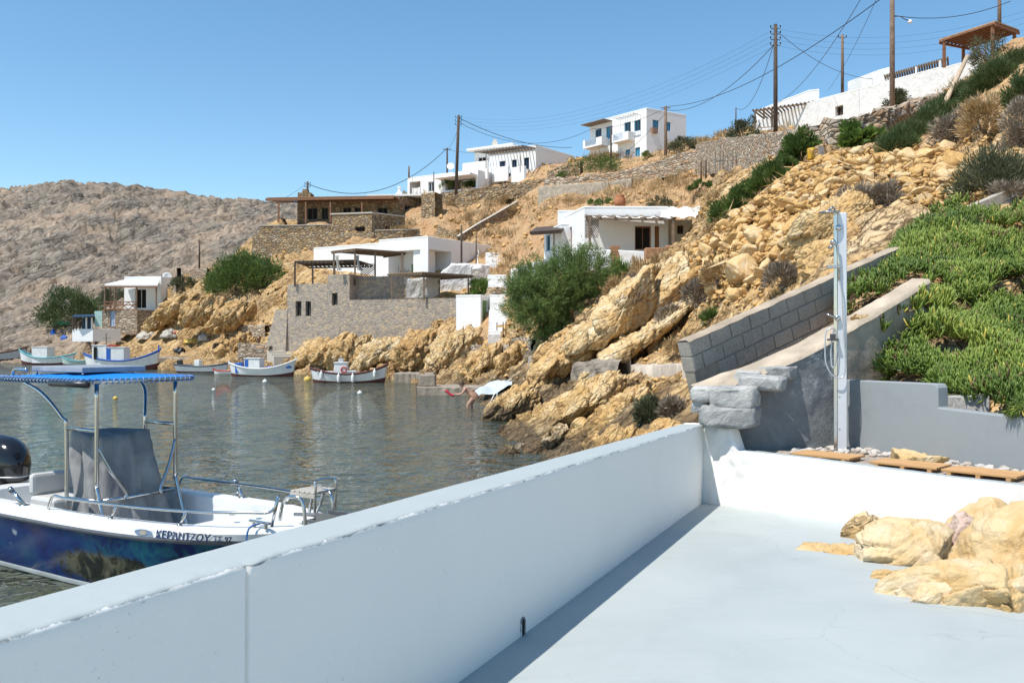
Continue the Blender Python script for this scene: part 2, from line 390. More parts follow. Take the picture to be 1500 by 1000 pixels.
# rock relief: bedding planes that climb to the right, cut into blocks
ca, sa = math.cos(R(38)), math.sin(R(38))
def bedded(p, s): return np.stack([(p[:, 0] * ca + p[:, 2] * sa) * s[0], p[:, 1] * s[1], (-p[:, 0] * sa + p[:, 2] * ca) * s[2]], 1)
amp = np.interp(Y0.ravel(), [3, 9, 13, 30, 60, 110, 300, 420], [0, .02, .2, .72, 1.05, 1.15, 1.35, 1.2])
warp = fbm(Pf * .25, 3, 5)[:, None] * np.array([1.2, 1.0, 1.2])
scl = np.interp(Y0.ravel(), [3, 15, 40, 110, 300], [1.2, .95, .55, .36, .14])
relief = np.zeros(len(Pf)); crack = np.zeros(len(Pf)); pw = Pf + warp
bands = [(0, .95), (1, .5), (2, .34), (3, .26)]
lev = np.interp(Y0.ravel(), [10, 24, 70, 200], [0, 1, 2, 3])
for k, sc in bands:
    wgt = np.clip(1 - np.abs(lev - k), 0, 1); sel = wgt > 0
    q = pw[sel]
    v1, e1 = slabs(bedded(q, (sc * .62, sc * .6, sc * 1.15)), 31 + k)
    v2, e2 = slabs(bedded(q, (sc * 1.7, sc * 1.6, sc * 3.2)), 51 + k)
    v3, e3 = slabs(bedded(q, (sc * 4.5, sc * 4.5, sc * 8)), 71 + k)
    fine = fbm(bedded(q, (sc * 6, sc * 6, sc * 16)), 4, 91)
    ff = [1, 1, .9, .45][k]
    rr = v1 * 1.0 + v2 * .42 * ff + v3 * .16 * ff + fine * .10 * ff - .35 * (1 - sstep(e1, 0, .10)) - .16 * (1 - sstep(e2, 0, .12))
    relief[sel] += wgt[sel] * rr
    crack[sel] += wgt[sel] * np.maximum((1 - sstep(e1, 0, .07)), .7 * (1 - sstep(e2, 0, .08)))
soft = fbm(Pf * np.interp(Y0.ravel(), [3, 40, 120], [1.0, .5, .3])[:, None], 5, 17)
sw = soil.ravel()
pathz = (np.exp(-((Y0 - 27.0) / 2.0) ** 2) * sstep(PXg, 820, 900) * (1 - sstep(PXg, 1010, 1050))).ravel()
k_amp = np.where(True, 1 - .72 * sw - .55 * rubz.ravel(), 1) * (1 - .85 * pathz)
bed_plants = (sstep(PXg, 1225, 1270) * sstep(Y0, 9.3, 10) * (1 - sstep(Y0, 14.5, 16.5))).ravel()
bld = sstep(PXg, 425, 450) * (1 - sstep(PXg, 700, 730)) * sstep(Y0, 79, 81) * (1 - sstep(Y0, 100, 104)) + sstep(PXg, 790, 815) * (1 - sstep(PXg, 1000, 1030)) * sstep(Y0, 54, 56) * (1 - sstep(Y0, 66, 70))
k_amp = k_amp * (1 - .85 * np.clip(bld, 0, 1)).ravel()
k_amp = np.maximum(k_amp, .1) * (1 - .8 * bed_plants)
fr_ = far.ravel(); bigq = bedded(Pf, (.022, .022, .075)) + fbm(Pf * .02, 3, 44)[:, None] * .8
ledge = (1 - np.abs(fbm(bigq, 4, 61)) * 2.2).clip(0, 1) ** 3; vb, eb = slabs(bedded(Pf + warp * 3, (.045, .045, .13)), 88)
disp = relief * amp * k_amp + soft * amp * .5 * (.4 + sw) + fr_ * sstep(Z0.ravel(), 4, 14) * (ledge * 2.6 + vb * 1.0 - 2.4)
D = Pf + N3.reshape(-1, 3) * disp[:, None]
D[:, 2] = np.where((Pf[:, 2] < -.25), Pf[:, 2] * 1.0 + soft * .15 + np.clip(relief, -.5, .6) * .2, D[:, 2])
# keep the ground under the terrace, the deck and the planted bed well below them
X_, Y_ = D[:, 0], D[:, 1]
e_line = (Y_ - 10.35) * 1.2 + (X_ - 2.23) * 1.44           # <0 on the terrace side of the low wall
w_line = (X_ - 2.23) - (.417) * (Y_ - 10.35)                # >0 right of the parapet
gx0, gy0, gx1, gy1 = (1236 - 750) / F * 10.55, 10.55, (1500 - 750) / F * 8.55, 8.55
gl = math.hypot(gx1 - gx0, gy1 - gy0); gux, guy = (gx1 - gx0) / gl, (gy1 - gy0) / gl
g_u = (X_ - gx0) * gux + (Y_ - gy0) * guy; g_d = (X_ - gx0) * guy - (Y_ - gy0) * gux           # g_d < 0 on the terrace side
s_d = (X_ - 2.77) * -.485 + (Y_ - 10.0) * .874
under = (w_line > -.6) & ((e_line < 1.0) | ((g_u > 0) & (g_d * (1 if ((5 - gx0) * guy - (20 - gy0) * gux) > 0 else -1) < .12)) | ((g_u <= 0) & (s_d < .12)))
D[:, 2] = np.where(under, np.minimum(D[:, 2], .25), D[:, 2])
rowi, coli = np.meshgrid(np.arange(NR - 1), np.arange(NC - 1), indexing='ij')
aidx = (rowi * NC + coli).ravel(); quads = np.stack([aidx, aidx + 1, aidx + NC + 1, aidx + NC], 1)
me = np_mesh('terrain', D, quads)
rgba = np.zeros((len(D), 4), np.float32)
rgba[:, 0] = far.ravel(); rgba[:, 1] = sw; rgba[:, 2] = np.clip(crack, 0, 1) * (1 - sw); rgba[:, 3] = 1
set_attr(me, 'zone', rgba, 'POINT', 'FLOAT_COLOR')

# ---- ground material
def m_ground():
    t = NT('ground_rock'); v = t.world()
    a = t.n('ShaderNodeAttribute', attribute_name='zone'); s = t.n('ShaderNodeSeparateColor'); t.l(a.outputs['Color'], s.inputs[0])
    bed = t.world((1.0, 1.0, 1.0), (0, R(38), 0))
    mp = t.n('ShaderNodeMapping'); mp.inputs['Scale'].default_value = (1, 1, 3.2); t.l(bed, mp.inputs[0]); bv = mp.outputs[0]
    n1 = t.noise(bv, .45, 7, .62, .5); n2 = t.noise(bv, 2.6, 7, .65, .3); n3 = t.noise(v, 9, 6, .65); nb = t.noise(v, .11, 5, .6)
    och = t.ramp(n1, [(.22, (.38, .22, .09)), (.40, (.52, .32, .13)), (.52, (.60, .395, .18)), (.66, (.65, .48, .27)), (.82, (.68, .57, .41))])
    och = t.mix(t.ramp(n2, [(.26, .6), (.42, 0.0)]), och, (.30, .17, .07))
    ck, cell, ch = t.cracks(bv, .8, .06); ck2, cell2, ch2 = t.cracks(bv, 2.6, .07)
    och = t.mix(t.math('MULTIPLY', t.math('ABSOLUTE', t.math('SUBTRACT', cell, .5)), .6), och, t.mix(t.ramp(cell, [(.5, 0.0), (.51, 1.0)]), (.33, .22, .13), (.66, .53, .36)))
    och = t.mix(t.ramp(nb, [(.54, 0.0), (.68, .35)]), och, (.44, .35, .26))
    och = t.mix(t.math('MAXIMUM', t.math('MULTIPLY', ck, .9), t.math('MULTIPLY', ck2, .75)), och, (.11, .065, .03))
    och = t.mix(t.ramp(n3, [(.55, 0.0), (.8, .35)]), och, (.70, .60, .44))
    gn1 = t.noise(bv, .16, 8, .68, .6); gry = t.ramp(gn1, [(.24, (.105, .09, .075)), (.40, (.205, .175, .142)), (.55, (.30, .255, .205)), (.75, (.40, .345, .28))])
    gck, gcell, gch = t.cracks(bv, .22, .09)
    gry = t.mix(t.math('MULTIPLY', gck, .8), gry, (.05, .045, .04))
    gry = t.mix(t.ramp(n2, [(.26, .5), (.42, 0.0)]), gry, (.13, .11, .09)); nbig = t.noise(v, .028, 6, .65, .8)
    gry = t.mix(t.ramp(t.math('ADD', t.math('MULTIPLY', nb, .45), t.math('MULTIPLY', nbig, .55)), [(.47, 0.0), (.57, .8)]), gry, t.mix(t.ramp(gn1, [(.35, 0.0), (.7, 1.0)]), (.36, .26, .18), (.52, .405, .30)))
    hs = t.noise(v, .9, 6, .7)
    gry = t.mix(t.ramp(t.noise(v, .33, 5, .75), [(.62, 0.0), (.66, .7)]), gry, (.085, .08, .04))
    soil = t.ramp(n2, [(.25, (.28, .15, .07)), (.45, (.44, .25, .12)), (.6, (.53, .345, .19)), (.8, (.62, .48, .32))])
    soil = t.mix(t.ramp(t.noise(v, .35, 6, .7), [(.45, 0.0), (.62, .8)]), soil, t.mix(n3, (.40, .25, .12), (.60, .45, .28)))
    soil = t.mix(t.ramp(hs, [(.58, 0.0), (.68, .5)]), soil, (.15, .13, .05))
    col = t.mix(s.outputs[1], och, soil); col = t.mix(s.outputs[0], col, gry)
    col = t.mix(t.math('MULTIPLY', s.outputs[2], .75), col, t.mix(s.outputs[0], (.13, .07, .03), (.07, .06, .05)))
    # the dark, weed-stained tide band and the bottom below it
    g = t.n('ShaderNodeNewGeometry'); sx = t.n('ShaderNodeSeparateXYZ'); t.l(g.outputs['Position'], sx.inputs[0])
    zz = t.math('ADD', sx.outputs[2], t.math('MULTIPLY', t.math('SUBTRACT', n1, .5), 2.6))
    nearw = t.ramp(t.math('DIVIDE', sx.outputs[1], 100), [(.40, 1.0), (.62, .25)])
    tide = t.math('MULTIPLY', t.ramp(t.math('DIVIDE', t.math('ADD', zz, 1), 4), [(.30, 1.0), (.52, .92), (.70, 0.0)]), nearw)
    tide = t.math('MULTIPLY', tide, t.ramp(n2, [(.35, 1.0), (.75, .55)]))
    col = t.mix(tide, col, t.mix(n3, (.035, .028, .022), (.10, .075, .05)))
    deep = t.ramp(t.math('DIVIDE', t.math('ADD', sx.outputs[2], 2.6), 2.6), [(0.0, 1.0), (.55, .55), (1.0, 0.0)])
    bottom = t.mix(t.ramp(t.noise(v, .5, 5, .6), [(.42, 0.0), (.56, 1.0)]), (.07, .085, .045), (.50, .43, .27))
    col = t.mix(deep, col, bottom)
    h = t.math('ADD', t.math('ADD', t.math('MULTIPLY', n2, .6), t.math('MULTIPLY', n3, .3)), t.math('ADD', t.math('MULTIPLY', ch, .8), t.math('MULTIPLY', ch2, .4)))
    h = t.math('ADD', h, t.math('MULTIPLY', s.outputs[0], t.math('ADD', t.math('MULTIPLY', gch, 1.8), t.math('MULTIPLY', gn1, 3))))
    t.pbr(col, .92, t.bump(h, .9, .13), 0, .15)
    return t.m
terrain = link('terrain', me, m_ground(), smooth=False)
tag(terrain, 'ochre rocky hillside rising from the bay to the grey bare hill beyond', 'hillside', kind='structure')
BVH = BVHTree.FromPolygons([tuple(q) for q in D], [tuple(q) for q in quads])
def hit(px, py, ymin=None):
    """point of the hillside on a line of sight"""
    o = Vector((0, 0, H)); d = Vector(((px - 750) / F, 1, -(py - 500) / F))
    st = o + d * (ymin or 3.0)
    loc, nrm, i, ds = BVH.ray_cast(st, d.normalized())
    if loc is None and py < 700: return hit(px, py + 3, ymin)
    return loc, (nrm if nrm is None or nrm.z > 0 else -nrm)
def ground(x, y):
    loc, nrm, i, ds = BVH.ray_cast(Vector((x, y, 400)), Vector((0, 0, -1)))
    return loc.z if loc is not None else zbase(x, y)

# ================================================================ WATER
def m_water():
    t = NT('sea_water'); v = t.world((1, 1, 1))
    mp = t.n('ShaderNodeMapping'); mp.inputs['Scale'].default_value = (1.0, 1.15, 1); mp.inputs['Rotation'].default_value = (0, 0, R(-14)); t.l(v, mp.inputs[0])
    w1 = t.noise(mp.outputs[0], 1.25, 2, .5, .5); w2 = t.noise(mp.outputs[0], 3.4, 2, .5, .3); w3 = t.noise(v, .35, 3, .5)
    h = t.math('ADD', t.math('ADD', w1, t.math('MULTIPLY', w2, .30)), t.math('MULTIPLY', w3, .5))
    nb = t.bump(h, 1.0, .24)
    fr = t.n('ShaderNodeFresnel'); fr.inputs['IOR'].default_value = 1.75; t.l(nb, fr.inputs['Normal'])
    gl = t.n('ShaderNodeBsdfGlossy'); gl.inputs['Roughness'].default_value = .02; t.l(nb, gl.inputs['Normal'])
    tr = t.n('ShaderNodeBsdfTransparent'); tr.inputs[0].default_value = (.80, .86, .76, 1)
    df = t.n('ShaderNodeBsdfDiffuse'); df.inputs[0].default_value = (.115, .135, .092, 1)
    m1 = t.n('ShaderNodeMixShader'); m1.inputs[0].default_value = .42; t.l(tr.outputs[0], m1.inputs[1]); t.l(df.outputs[0], m1.inputs[2])
    m2 = t.n('ShaderNodeMixShader'); t.l(fr.outputs[0], m2.inputs[0]); t.l(m1.outputs[0], m2.inputs[1]); t.l(gl.outputs[0], m2.inputs[2])
    t.l(m2.outputs[0], t.out.inputs[0]); return t.m
wb = MB().add([(-700, -60, 0), (260, -60, 0), (260, 480, 0), (-700, 480, 0)], [(0, 1, 2, 3)])
sea = wb.build('water', m_water(), fix=False); tag(sea, 'rippled green blue water of the small bay', 'sea', kind='structure')
# ================================================================ SHARED MATERIALS
WHITE = m_plaster('white_limewash')
WHITE_OLD = m_plaster('weathered_limewash', (.78, .775, .75), (.45, .42, .37), cov=.58, bump=.9, bd=.05, big=.9)
GREYP = m_plaster('grey_masonry_paint', (.285, .305, .312), (.20, .215, .22), rough=.7, big=1.2, bump=.25, bd=.008)
WOOD = m_plain('weathered_timber', (.20, .145, .10), .85, var=.4, scale=5, bump=.4)
WOOD_D = m_plain('dark_pole_timber', (.085, .06, .045), .85, var=.4, scale=4, bump=.4)
WOOD_R = m_plain('red_brown_timber', (.24, .115, .06), .7, var=.3, scale=5)
STEEL = m_plain('polished_steel', (.58, .58, .57), .18, 1.0, .5, .08, 8, 0)
BLACK = m_plain('black_plastic', (.018, .018, .02), .35, 0, .5, .2, 4, .05)
GLASS = m_plain('dark_window_glass', (.02, .024, .028), .08, 0, .6, .2, 2, 0)
DARK = m_plain('dark_interior', (.022, .019, .017), .9, 0, .1, .3, 1, 0)
BLUEP = m_plain('blue_painted_wood', (.03, .19, .36), .5, var=.25)
DBLUE = m_plain('dark_blue_painted_wood', (.012, .035, .075), .5, var=.25)
GREENP = m_plain('green_painted_wood', (.22, .33, .14), .6, var=.2)
REDP = m_plain('dark_red_painted_wood', (.16, .035, .03), .6, var=.2)
STONE_G = m_stone('grey_rubble_masonry', [(.29, .255, .215), (.36, .315, .265), (.46, .38, .29), (.31, .27, .235), (.52, .41, .28), (.39, .345, .30)], scale=3.3, flat=1.4, mortar=(.36, .30, .235), gapw=.13, bump=.5, bd=.04, var=.45)
STONE_O = m_stone('ochre_dry_stone', [(.44, .29, .15), (.33, .235, .14), (.50, .36, .20), (.38, .32, .24), (.28, .20, .125), (.54, .41, .26)], gap=(.15, .105, .065), scale=2.3, flat=2.2, bump=1, bd=.09, gapw=.09)
STONE_P = m_stone('pale_dry_stone', [(.46, .36, .26), (.36, .28, .20), (.55, .45, .33), (.42, .36, .29), (.48, .32, .20), (.60, .51, .40)], gap=(.20, .155, .11), scale=1.6, flat=2.8, bump=1, bd=.10, gapw=.09)
CONC = m_plain('bare_concrete', (.40, .345, .275), .95, 0, .15, .3, 3, .6, .02)

# rock for loose boulders and outcrops
def m_rock(name, cols, crev=(.13, .07, .03), stain=None, scale=1.0, ck_=1.0):
    t = NT(name); bed = t.coord('Object', (1, 1, 1), (0, R(38), 0))
    mp = t.n('ShaderNodeMapping'); mp.inputs['Scale'].default_value = (1, 1, 2.6); t.l(bed, mp.inputs[0]); bv = mp.outputs[0]; v = t.coord('Object')
    ob = t.n('ShaderNodeObjectInfo')
    n1 = t.noise(bv, 1.3 * scale, 7, .62, .5); n2 = t.noise(bv, 6 * scale, 7, .68, .2); n3 = t.noise(v, 26 * scale, 5, .65)
    n = len(cols); c = t.ramp(t.math('ADD', n1, t.math('MULTIPLY', t.math('SUBTRACT', ob.outputs['Random'], .5), .28)), [(.25 + .5 * k / (n - 1), cols[k]) for k in range(n)])
    c = t.mix(t.ramp(n2, [(.26, .6), (.40, 0.0)]), c, crev)
    ck, cell, ch = t.cracks(bv, 1.5 * scale, .05); ck2, cell2, ch2 = t.cracks(bv, 5 * scale, .07)
    c = t.mix(t.math('MULTIPLY', t.math('ABSOLUTE', t.math('SUBTRACT', cell, .5)), .45 * ck_), c, t.mix(t.ramp(cell, [(.5, 0.0), (.51, 1.0)]), tuple(x * .62 for x in cols[1]), cols[-1]))
    c = t.mix(t.math('MAXIMUM', t.math('MULTIPLY', ck, .85 * ck_), t.math('MULTIPLY', ck2, .6 * ck_)), c, tuple(x * .75 for x in crev))
    c = t.mix(t.ramp(n3, [(.55, 0.0), (.75, .3)]), c, (.72, .63, .5))
    if stain:
        g = t.n('ShaderNodeNewGeometry'); sx = t.n('ShaderNodeSeparateXYZ'); t.l(g.outputs['Position'], sx.inputs[0])
        zz = t.math('ADD', sx.outputs[2], t.math('MULTIPLY', t.math('SUBTRACT', n1, .5), 2.4))
        c = t.mix(t.ramp(t.math('DIVIDE', zz, 2), [(.10, .92), (stain, 0.0)]), c, t.mix(n3, (.03, .025, .02), (.10, .075, .05)))
    h = t.math('ADD', t.math('ADD', t.math('MULTIPLY', n2, .6), t.math('MULTIPLY', n3, .3)), t.math('ADD', t.math('MULTIPLY', ch, .7 * ck_), t.math('MULTIPLY', ch2, .3 * ck_)))
    t.pbr(c, .92, t.bump(h, .9, .05 / scale), 0, .15); return t.m
OCHRE = m_rock('ochre_rock', [(.40, .235, .095), (.53, .33, .135), (.61, .41, .19), (.66, .50, .28), (.69, .58, .42)])
OCHRE_P = m_rock('pale_ochre_rock', [(.46, .285, .105), (.55, .37, .17), (.61, .455, .25), (.65, .52, .345), (.68, .59, .45)], crev=(.34, .20, .08), scale=1.6, ck_=.22)
OCHRE_W = m_rock('tide_stained_rock', [(.34, .19, .075), (.50, .30, .11), (.58, .38, .16), (.62, .45, .23), (.64, .53, .37)], stain=.42)
GREY_ST = m_rock('grey_limestone', [(.20, .20, .195), (.32, .32, .31), (.44, .43, .41), (.54, .52, .48)], crev=(.10, .10, .10), scale=2, ck_=.2)
PEBBLE = m_rock('pale_pebble', [(.50, .36, .27), (.60, .52, .45), (.70, .66, .61), (.74, .72, .69)], crev=(.36, .29, .23), scale=4, ck_=.2)

PINKR = m_rock('pinkish_rock', [(.40, .27, .21), (.50, .36, .29), (.57, .44, .37), (.62, .52, .45)], crev=(.32, .2, .13), scale=2, ck_=.2)
def rock_mesh(r, seed, detail=4, amp=.22, cell=1.3, strat=2.2, cuts=9, sq=.0):
    """a boulder: ball cut by flat faces, then broken along bedding planes"""
    bm = bmesh.new(); bmesh.ops.create_icosphere(bm, subdivisions=detail, radius=1)
    v = np.array([x.co[:] for x in bm.verts]); f = [tuple(q.index for q in x.verts) for x in bm.faces]; bm.free()
    rg = np.random.default_rng(seed)
    for k in range(cuts):
        n = rg.normal(size=3); n /= np.linalg.norm(n); d = rg.uniform(.5, .82)
        o = v @ n - d; v = v - np.where(o > 0, o, 0)[:, None] * n * .92
    r = np.array(r); p = v * r; m = r.mean()
    q = p / m * cell + rg.uniform(0, 50, 3)
    s1, e1 = slabs(bedded(q, (.75, .75, strat * .75)), seed); s2, e2 = slabs(bedded(q, (2.4, 2.4, strat * 2.4)), seed + 5)
    fn = fbm(q * 3, 4, seed)
    nrm = v / np.linalg.norm(v, axis=1, keepdims=True)
    dd = (s1 * 1.0 + s2 * .28 - .3 * (1 - sstep(e1, 0, .12)) - .14 * (1 - sstep(e2, 0, .14)) + fn * .22) * amp * m
    return p + nrm * dd[:, None], f
def rock(name, loc, r, seed, mat, rz=0, tilt=0, label=None, cat='rock', group=None, **kw):
    p, f = rock_mesh(r, seed, **kw)
    M = np.array((Matrix.Rotation(rz, 3, 'Z') @ Matrix.Rotation(tilt, 3, 'Y')))
    me = np_mesh(name, p @ M.T, np.array(f))
    o = link(name, me, mat); o.location = loc
    return tag(o, label, cat, group)

# ================================================================ TERRACE
def fz(y): return 1.164 - .0323 * y
def floor_at(px, py):
    Y = 1.536 / ((py - 500) / F - .0323); return Vector((PX(px, Y), Y, fz(Y)))
WD = Vector((.417, 1, -.0323)); WN = Vector((-.923, .385, 0)); WC = Vector((2.23, 10.35, .83))
ED = Vector((1.2, -1.44, 0)).normalized(); EN = Vector((-.768, -.640, 0))      # the low wall: direction, outward face

def m_paint(name):
    """limewash wall whose coping is brushed over with the grey-blue floor paint"""
    t = NT(name); v = t.world(); a = t.n('ShaderNodeAttribute', attribute_name='edge')
    n1 = t.noise(v, 9, 5, .65); n2 = t.noise(v, 45, 5, .7); n3 = t.noise(v, 1.3, 6, .6, .5)
    white = t.mix(t.ramp(n3, [(.45, 0.0), (.75, .25)]), (.80, .782, .742), (.68, .668, .64))
    spots = t.math('MULTIPLY', t.ramp(n2, [(.62, 0.0), (.68, 1.0)]), t.ramp(t.noise(v, 2.2, 3, .5), [(.52, 0.0), (.64, .8)]))
    white = t.mix(spots, white, (.48, .49, .49))
    grey = t.mix(n3, (.34, .382, .383), (.39, .428, .424))
    grey = t.mix(t.ramp(n1, [(.6, 0.0), (.8, .4)]), grey, (.45, .485, .49))
    e = t.math('ADD', a.outputs['Fac'], t.math('MULTIPLY', t.math('SUBTRACT', n1, .5), .05))
    e = t.math('ADD', e, t.math('MULTIPLY', t.math('SUBTRACT', n2, .5), .02))
    col = t.mix(t.ramp(t.math('MULTIPLY', e, 60), [(.0, 0.0), (.12, 1.0)]), white, grey)
    ee = t.math('ABSOLUTE', t.math('ADD', a.outputs['Fac'], t.math('MULTIPLY', t.math('SUBTRACT', n1, .5), .018)))
    crack = t.math('MULTIPLY', t.ramp(ee, [(.0015, 1.0), (.005, 0.0)]), t.ramp(t.noise(v, 3.1, 4, .6), [(.50, 0.0), (.60, .9)]))
    col = t.mix(crack, col, (.09, .09, .09))
    h = t.math('ADD', t.noise(v, 4, 5, .55), t.math('MULTIPLY', n2, .25))
    t.pbr(col, .72, t.bump(h, .55, .012), 0, .3); return t.m
PAINT = m_paint('parapet_paint')

def section_wall(name, along, sec, pos, noise_amp, edge_i, parent=None, groove=None, mat=None):
    """sweep a cross-section along a wall and roughen it like hand-trowelled plaster; pos(t, n, z) -> point"""
    s = np.array(sec); d = np.r_[0, np.cumsum(np.linalg.norm(np.diff(s, axis=0), axis=1))]
    T, J = np.meshgrid(along, np.arange(len(s)), indexing='ij')
    base = np.array([[tuple(pos(t, n, z)) for n, z in sec] for t in along])
    flat = base.reshape(-1, 3)
    nz = fbm(flat * 1.6, 3, 3) * noise_amp + fbm(flat * 11, 4, 9) * noise_amp * .35
    off = np.array([pos(0, 1, 0) - pos(0, 0, 0)]).reshape(3)
    sg = np.sign(s[:, 0] - (s[:, 0].min() + s[:, 0].max()) / 2)[None, :].repeat(len(along), 0).ravel()
    flat = flat + off[None, :] * (nz * sg)[:, None]; flat[:, 2] += nz * .8
    if groove is not None: flat = groove(flat, T.ravel(), J.ravel(), s, d)
    n = len(s); i, j = np.meshgrid(np.arange(len(along) - 1), np.arange(n - 1), indexing='ij'); a = (i * n + j).ravel()
    k = len(flat); caps = []
    me = np_mesh(name, flat, np.stack([a, a + 1, a + n + 1, a + n], 1))
    set_attr(me, 'edge', np.tile(d - d[edge_i], len(along)))
    o = link(name, me, mat or PAINT, parent, smooth=True); return o

# parapet between terrace and sea
sec = [(0, z) for z in np.linspace(-.35, .80, 26)] + [(0, .83), (0, .855), (.001, .884), (.004, .893), (.011, .8985), (.03, .9)]
ei = len(sec) - 3
sec += [(n, .9) for n in np.linspace(.06, .245, 9)] + [(.262, .896), (.272, .885), (.275, .87), (.276, .8), (.28, .3), (.29, -.5), (.30, -1.5), (.31, -3.6)]
def wpos(t, n, z): return WC + WD * t + WN * n + Vector((0, 0, z))
tj = -7.43
def groove(flat, T, J, s, d):
    g = np.exp(-((T - tj) / .0075) ** 2) * (J < ei + 2); flat = flat + np.outer(g * .024, np.array(WN))
    b = np.exp(-((T - tj - .03) / .05) ** 2 - ((d[J] - d[ei]) / .018) ** 2); flat = flat - np.outer(b * .012, np.array(WN))
    edge = np.exp(-((d[J] - d[ei] - .02) / .03) ** 2); jag = fbm(np.stack([T * 14, T * 0, T * 0], 1), 4, 2)
    flat[:, 2] += edge * jag * .005; return flat
along = np.concatenate([np.linspace(-14, -9, 60, endpoint=False), np.linspace(-9, tj - .12, 90, endpoint=False), np.linspace(tj - .12, tj + .12, 80, endpoint=False), np.linspace(tj + .12, -4, 180, endpoint=False), np.linspace(-4, .02, 130)])
par = empty('parapet_wall', tuple(WC), 0, 'white rendered sea wall with grey painted coping running along the terrace', 'wall')
pm = section_wall('parapet_body', along, sec, lambda t, n, z: wpos(t, n, z) - WC, .0022, ei, par, groove)
# arched drain slot at its foot: a flat face, its inner shade painted dark
t_ = floor_at(768, 930); td = (t_.y - WC.y); dr = MB()
c = wpos(td, -.004, .0) - WC; w2 = Vector((.385, .923, 0))
arch = [(-.028, 0), (.028, 0), (.028, .075)] + [(.028 * math.cos(a), .075 + .028 * math.sin(a)) for a in np.linspace(.3, 2.84, 7)] + [(-.028, .075)]
front = [c + w2 * x + Vector((0, 0, z)) for x, z in arch]; back = [q - WN * .0015 + WN * .002 for q in front]
k = len(arch); dr.add(front, [tuple(range(k))]); dr.build('drain_shade', DARK, par, fix=False)
rim = MB(); rim.tube([q + Vector((0, 0, .0)) for q in front[1:]] + [front[0]], .006, 6, False); rim.build('drain_rim', PAINT, par, True)

# painted floor
def m_floor():
    t = NT('floor_paint'); v = t.world()
    n1 = t.noise(v, .8, 6, .6, .6); n2 = t.noise(v, 7, 6, .65); n3 = t.noise(v, 60, 4, .6)
    c = t.mix(t.ramp(n1, [(.3, 0.0), (.7, 1.0)]), (.345, .376, .37), (.42, .448, .436))
    c = t.mix(t.ramp(n2, [(.55, 0.0), (.8, .35)]), c, (.42, .455, .46))
    brush = t.noise(t.world((1.2, 9, 1), (0, 0, R(24))), 1.6, 5, .6)
    c = t.mix(t.ramp(brush, [(.5, 0.0), (.75, .35)]), c, (.41, .45, .46))
    hair, _c, _h2 = t.cracks(v, .75, .006); c = t.mix(t.math('MULTIPLY', hair, .35), c, (.24, .27, .28)); stn = t.ramp(t.noise(v, 1.7, 7, .72, 1.0), [(.56, 0.0), (.72, .30)]); c = t.mix(stn, c, (.33, .36, .35))
    wear = t.math('MULTIPLY', t.ramp(t.noise(t.world((.8, 3.5, 1)), 3.0, 6, .7), [(.66, 0.0), (.72, .8)]), t.ramp(n1, [(.50, 0.0), (.62, 1.0)]))
    c = t.mix(wear, c, (.62, .62, .58))
    dirt = t.math('MULTIPLY', t.ramp(t.noise(t.world((1, 4, 1)), 9, 5, .7), [(.70, 0.0), (.74, .8)]), t.ramp(t.noise(v, .9, 3, .5), [(.58, 0.0), (.66, 1.0)]))
    c = t.mix(dirt, c, (.25, .16, .10))
    t.pbr(c, .55, t.bump(t.math('ADD', n2, t.math('MULTIPLY', n3, .2)), .3, .006), 0, .35); return t.m
fl = MB()
a0 = WC + WD * .05 + WN * .05; b0 = WC + WD * -17 + WN * .05; e1 = WC + ED * 7; e1.z = fz(e1.y)
q = [(b0.x, b0.y, fz(b0.y)), (14, b0.y, fz(b0.y)), (14, e1.y, fz(e1.y)), (e1.x, e1.y, fz(e1.y)), (a0.x + .05, a0.y, fz(a0.y))]
fl.add(q, [tuple(range(5))]).build('terrace_floor', m_floor(), fix=False).__setitem__('kind', 'structure')

# low white wall across the end of the terrace
def hw(t): return .90 - .255 * sstep(np.array(t), .36, .47) - .03 * sstep(np.array(t), 1.0, 3.0)
ET = np.concatenate([np.linspace(-.30, .9, 90, endpoint=False), np.linspace(.9, 7, 170)])
lw = empty('low_wall', tuple(WC), 0, 'low rough white wall across the far end of the terrace', 'wall')
secl = [(0, z) for z in np.linspace(-.3, .93, 34)] + [(.004, .965), (.012, .985), (.03, .997), (.05, 1.0), (.10, 1.0), (.15, 1.0), (.17, .99), (.18, .95), (.18, .5), (.18, -.3)]
def lpos(t, n, z):
    p = ED * t - EN * n; zz = z if z < 0 else z * float(hw(t))
    f0 = fz(WC.y + p.y) - WC.z
    return Vector((p.x, p.y, f0 * (1 - max(0, min(1, z))) + (-.03 * 0) + zz))
sl = np.array(secl); dl = np.r_[0, np.cumsum(np.linalg.norm(np.diff(sl, axis=0), axis=1))]
base = np.array([[tuple(lpos(t, n, z)) for n, z in secl] for t in ET]).reshape(-1, 3)
TT = np.repeat(ET, len(secl)); rough = .006 + .022 * (1 - sstep(TT, .35, .8))
nz = fbm(base * 2.2, 3, 8) * rough * 1.2 + fbm(base * 9, 5, 4) * rough * .9
base = base + np.outer(nz, np.array(EN)); base[:, 2] += nz * .7
zc = np.tile(np.clip(sl[:, 1], 0, 1), len(ET)); base += np.outer(.05 * (1 - zc) ** 3, np.array(EN))
n = len(secl); i, j = np.meshgrid(np.arange(len(ET) - 1), np.arange(n - 1), indexing='ij'); a = (i * n + j).ravel()
me = np_mesh('wall_body', base, np.stack([a, a + 1, a + n + 1, a + n], 1))
ed = np.tile(dl - dl[36], len(ET)); ed = np.where(TT < .5, -1, ed); set_attr(me, 'edge', ed)
link('wall_body', me, PAINT, lw, smooth=True)

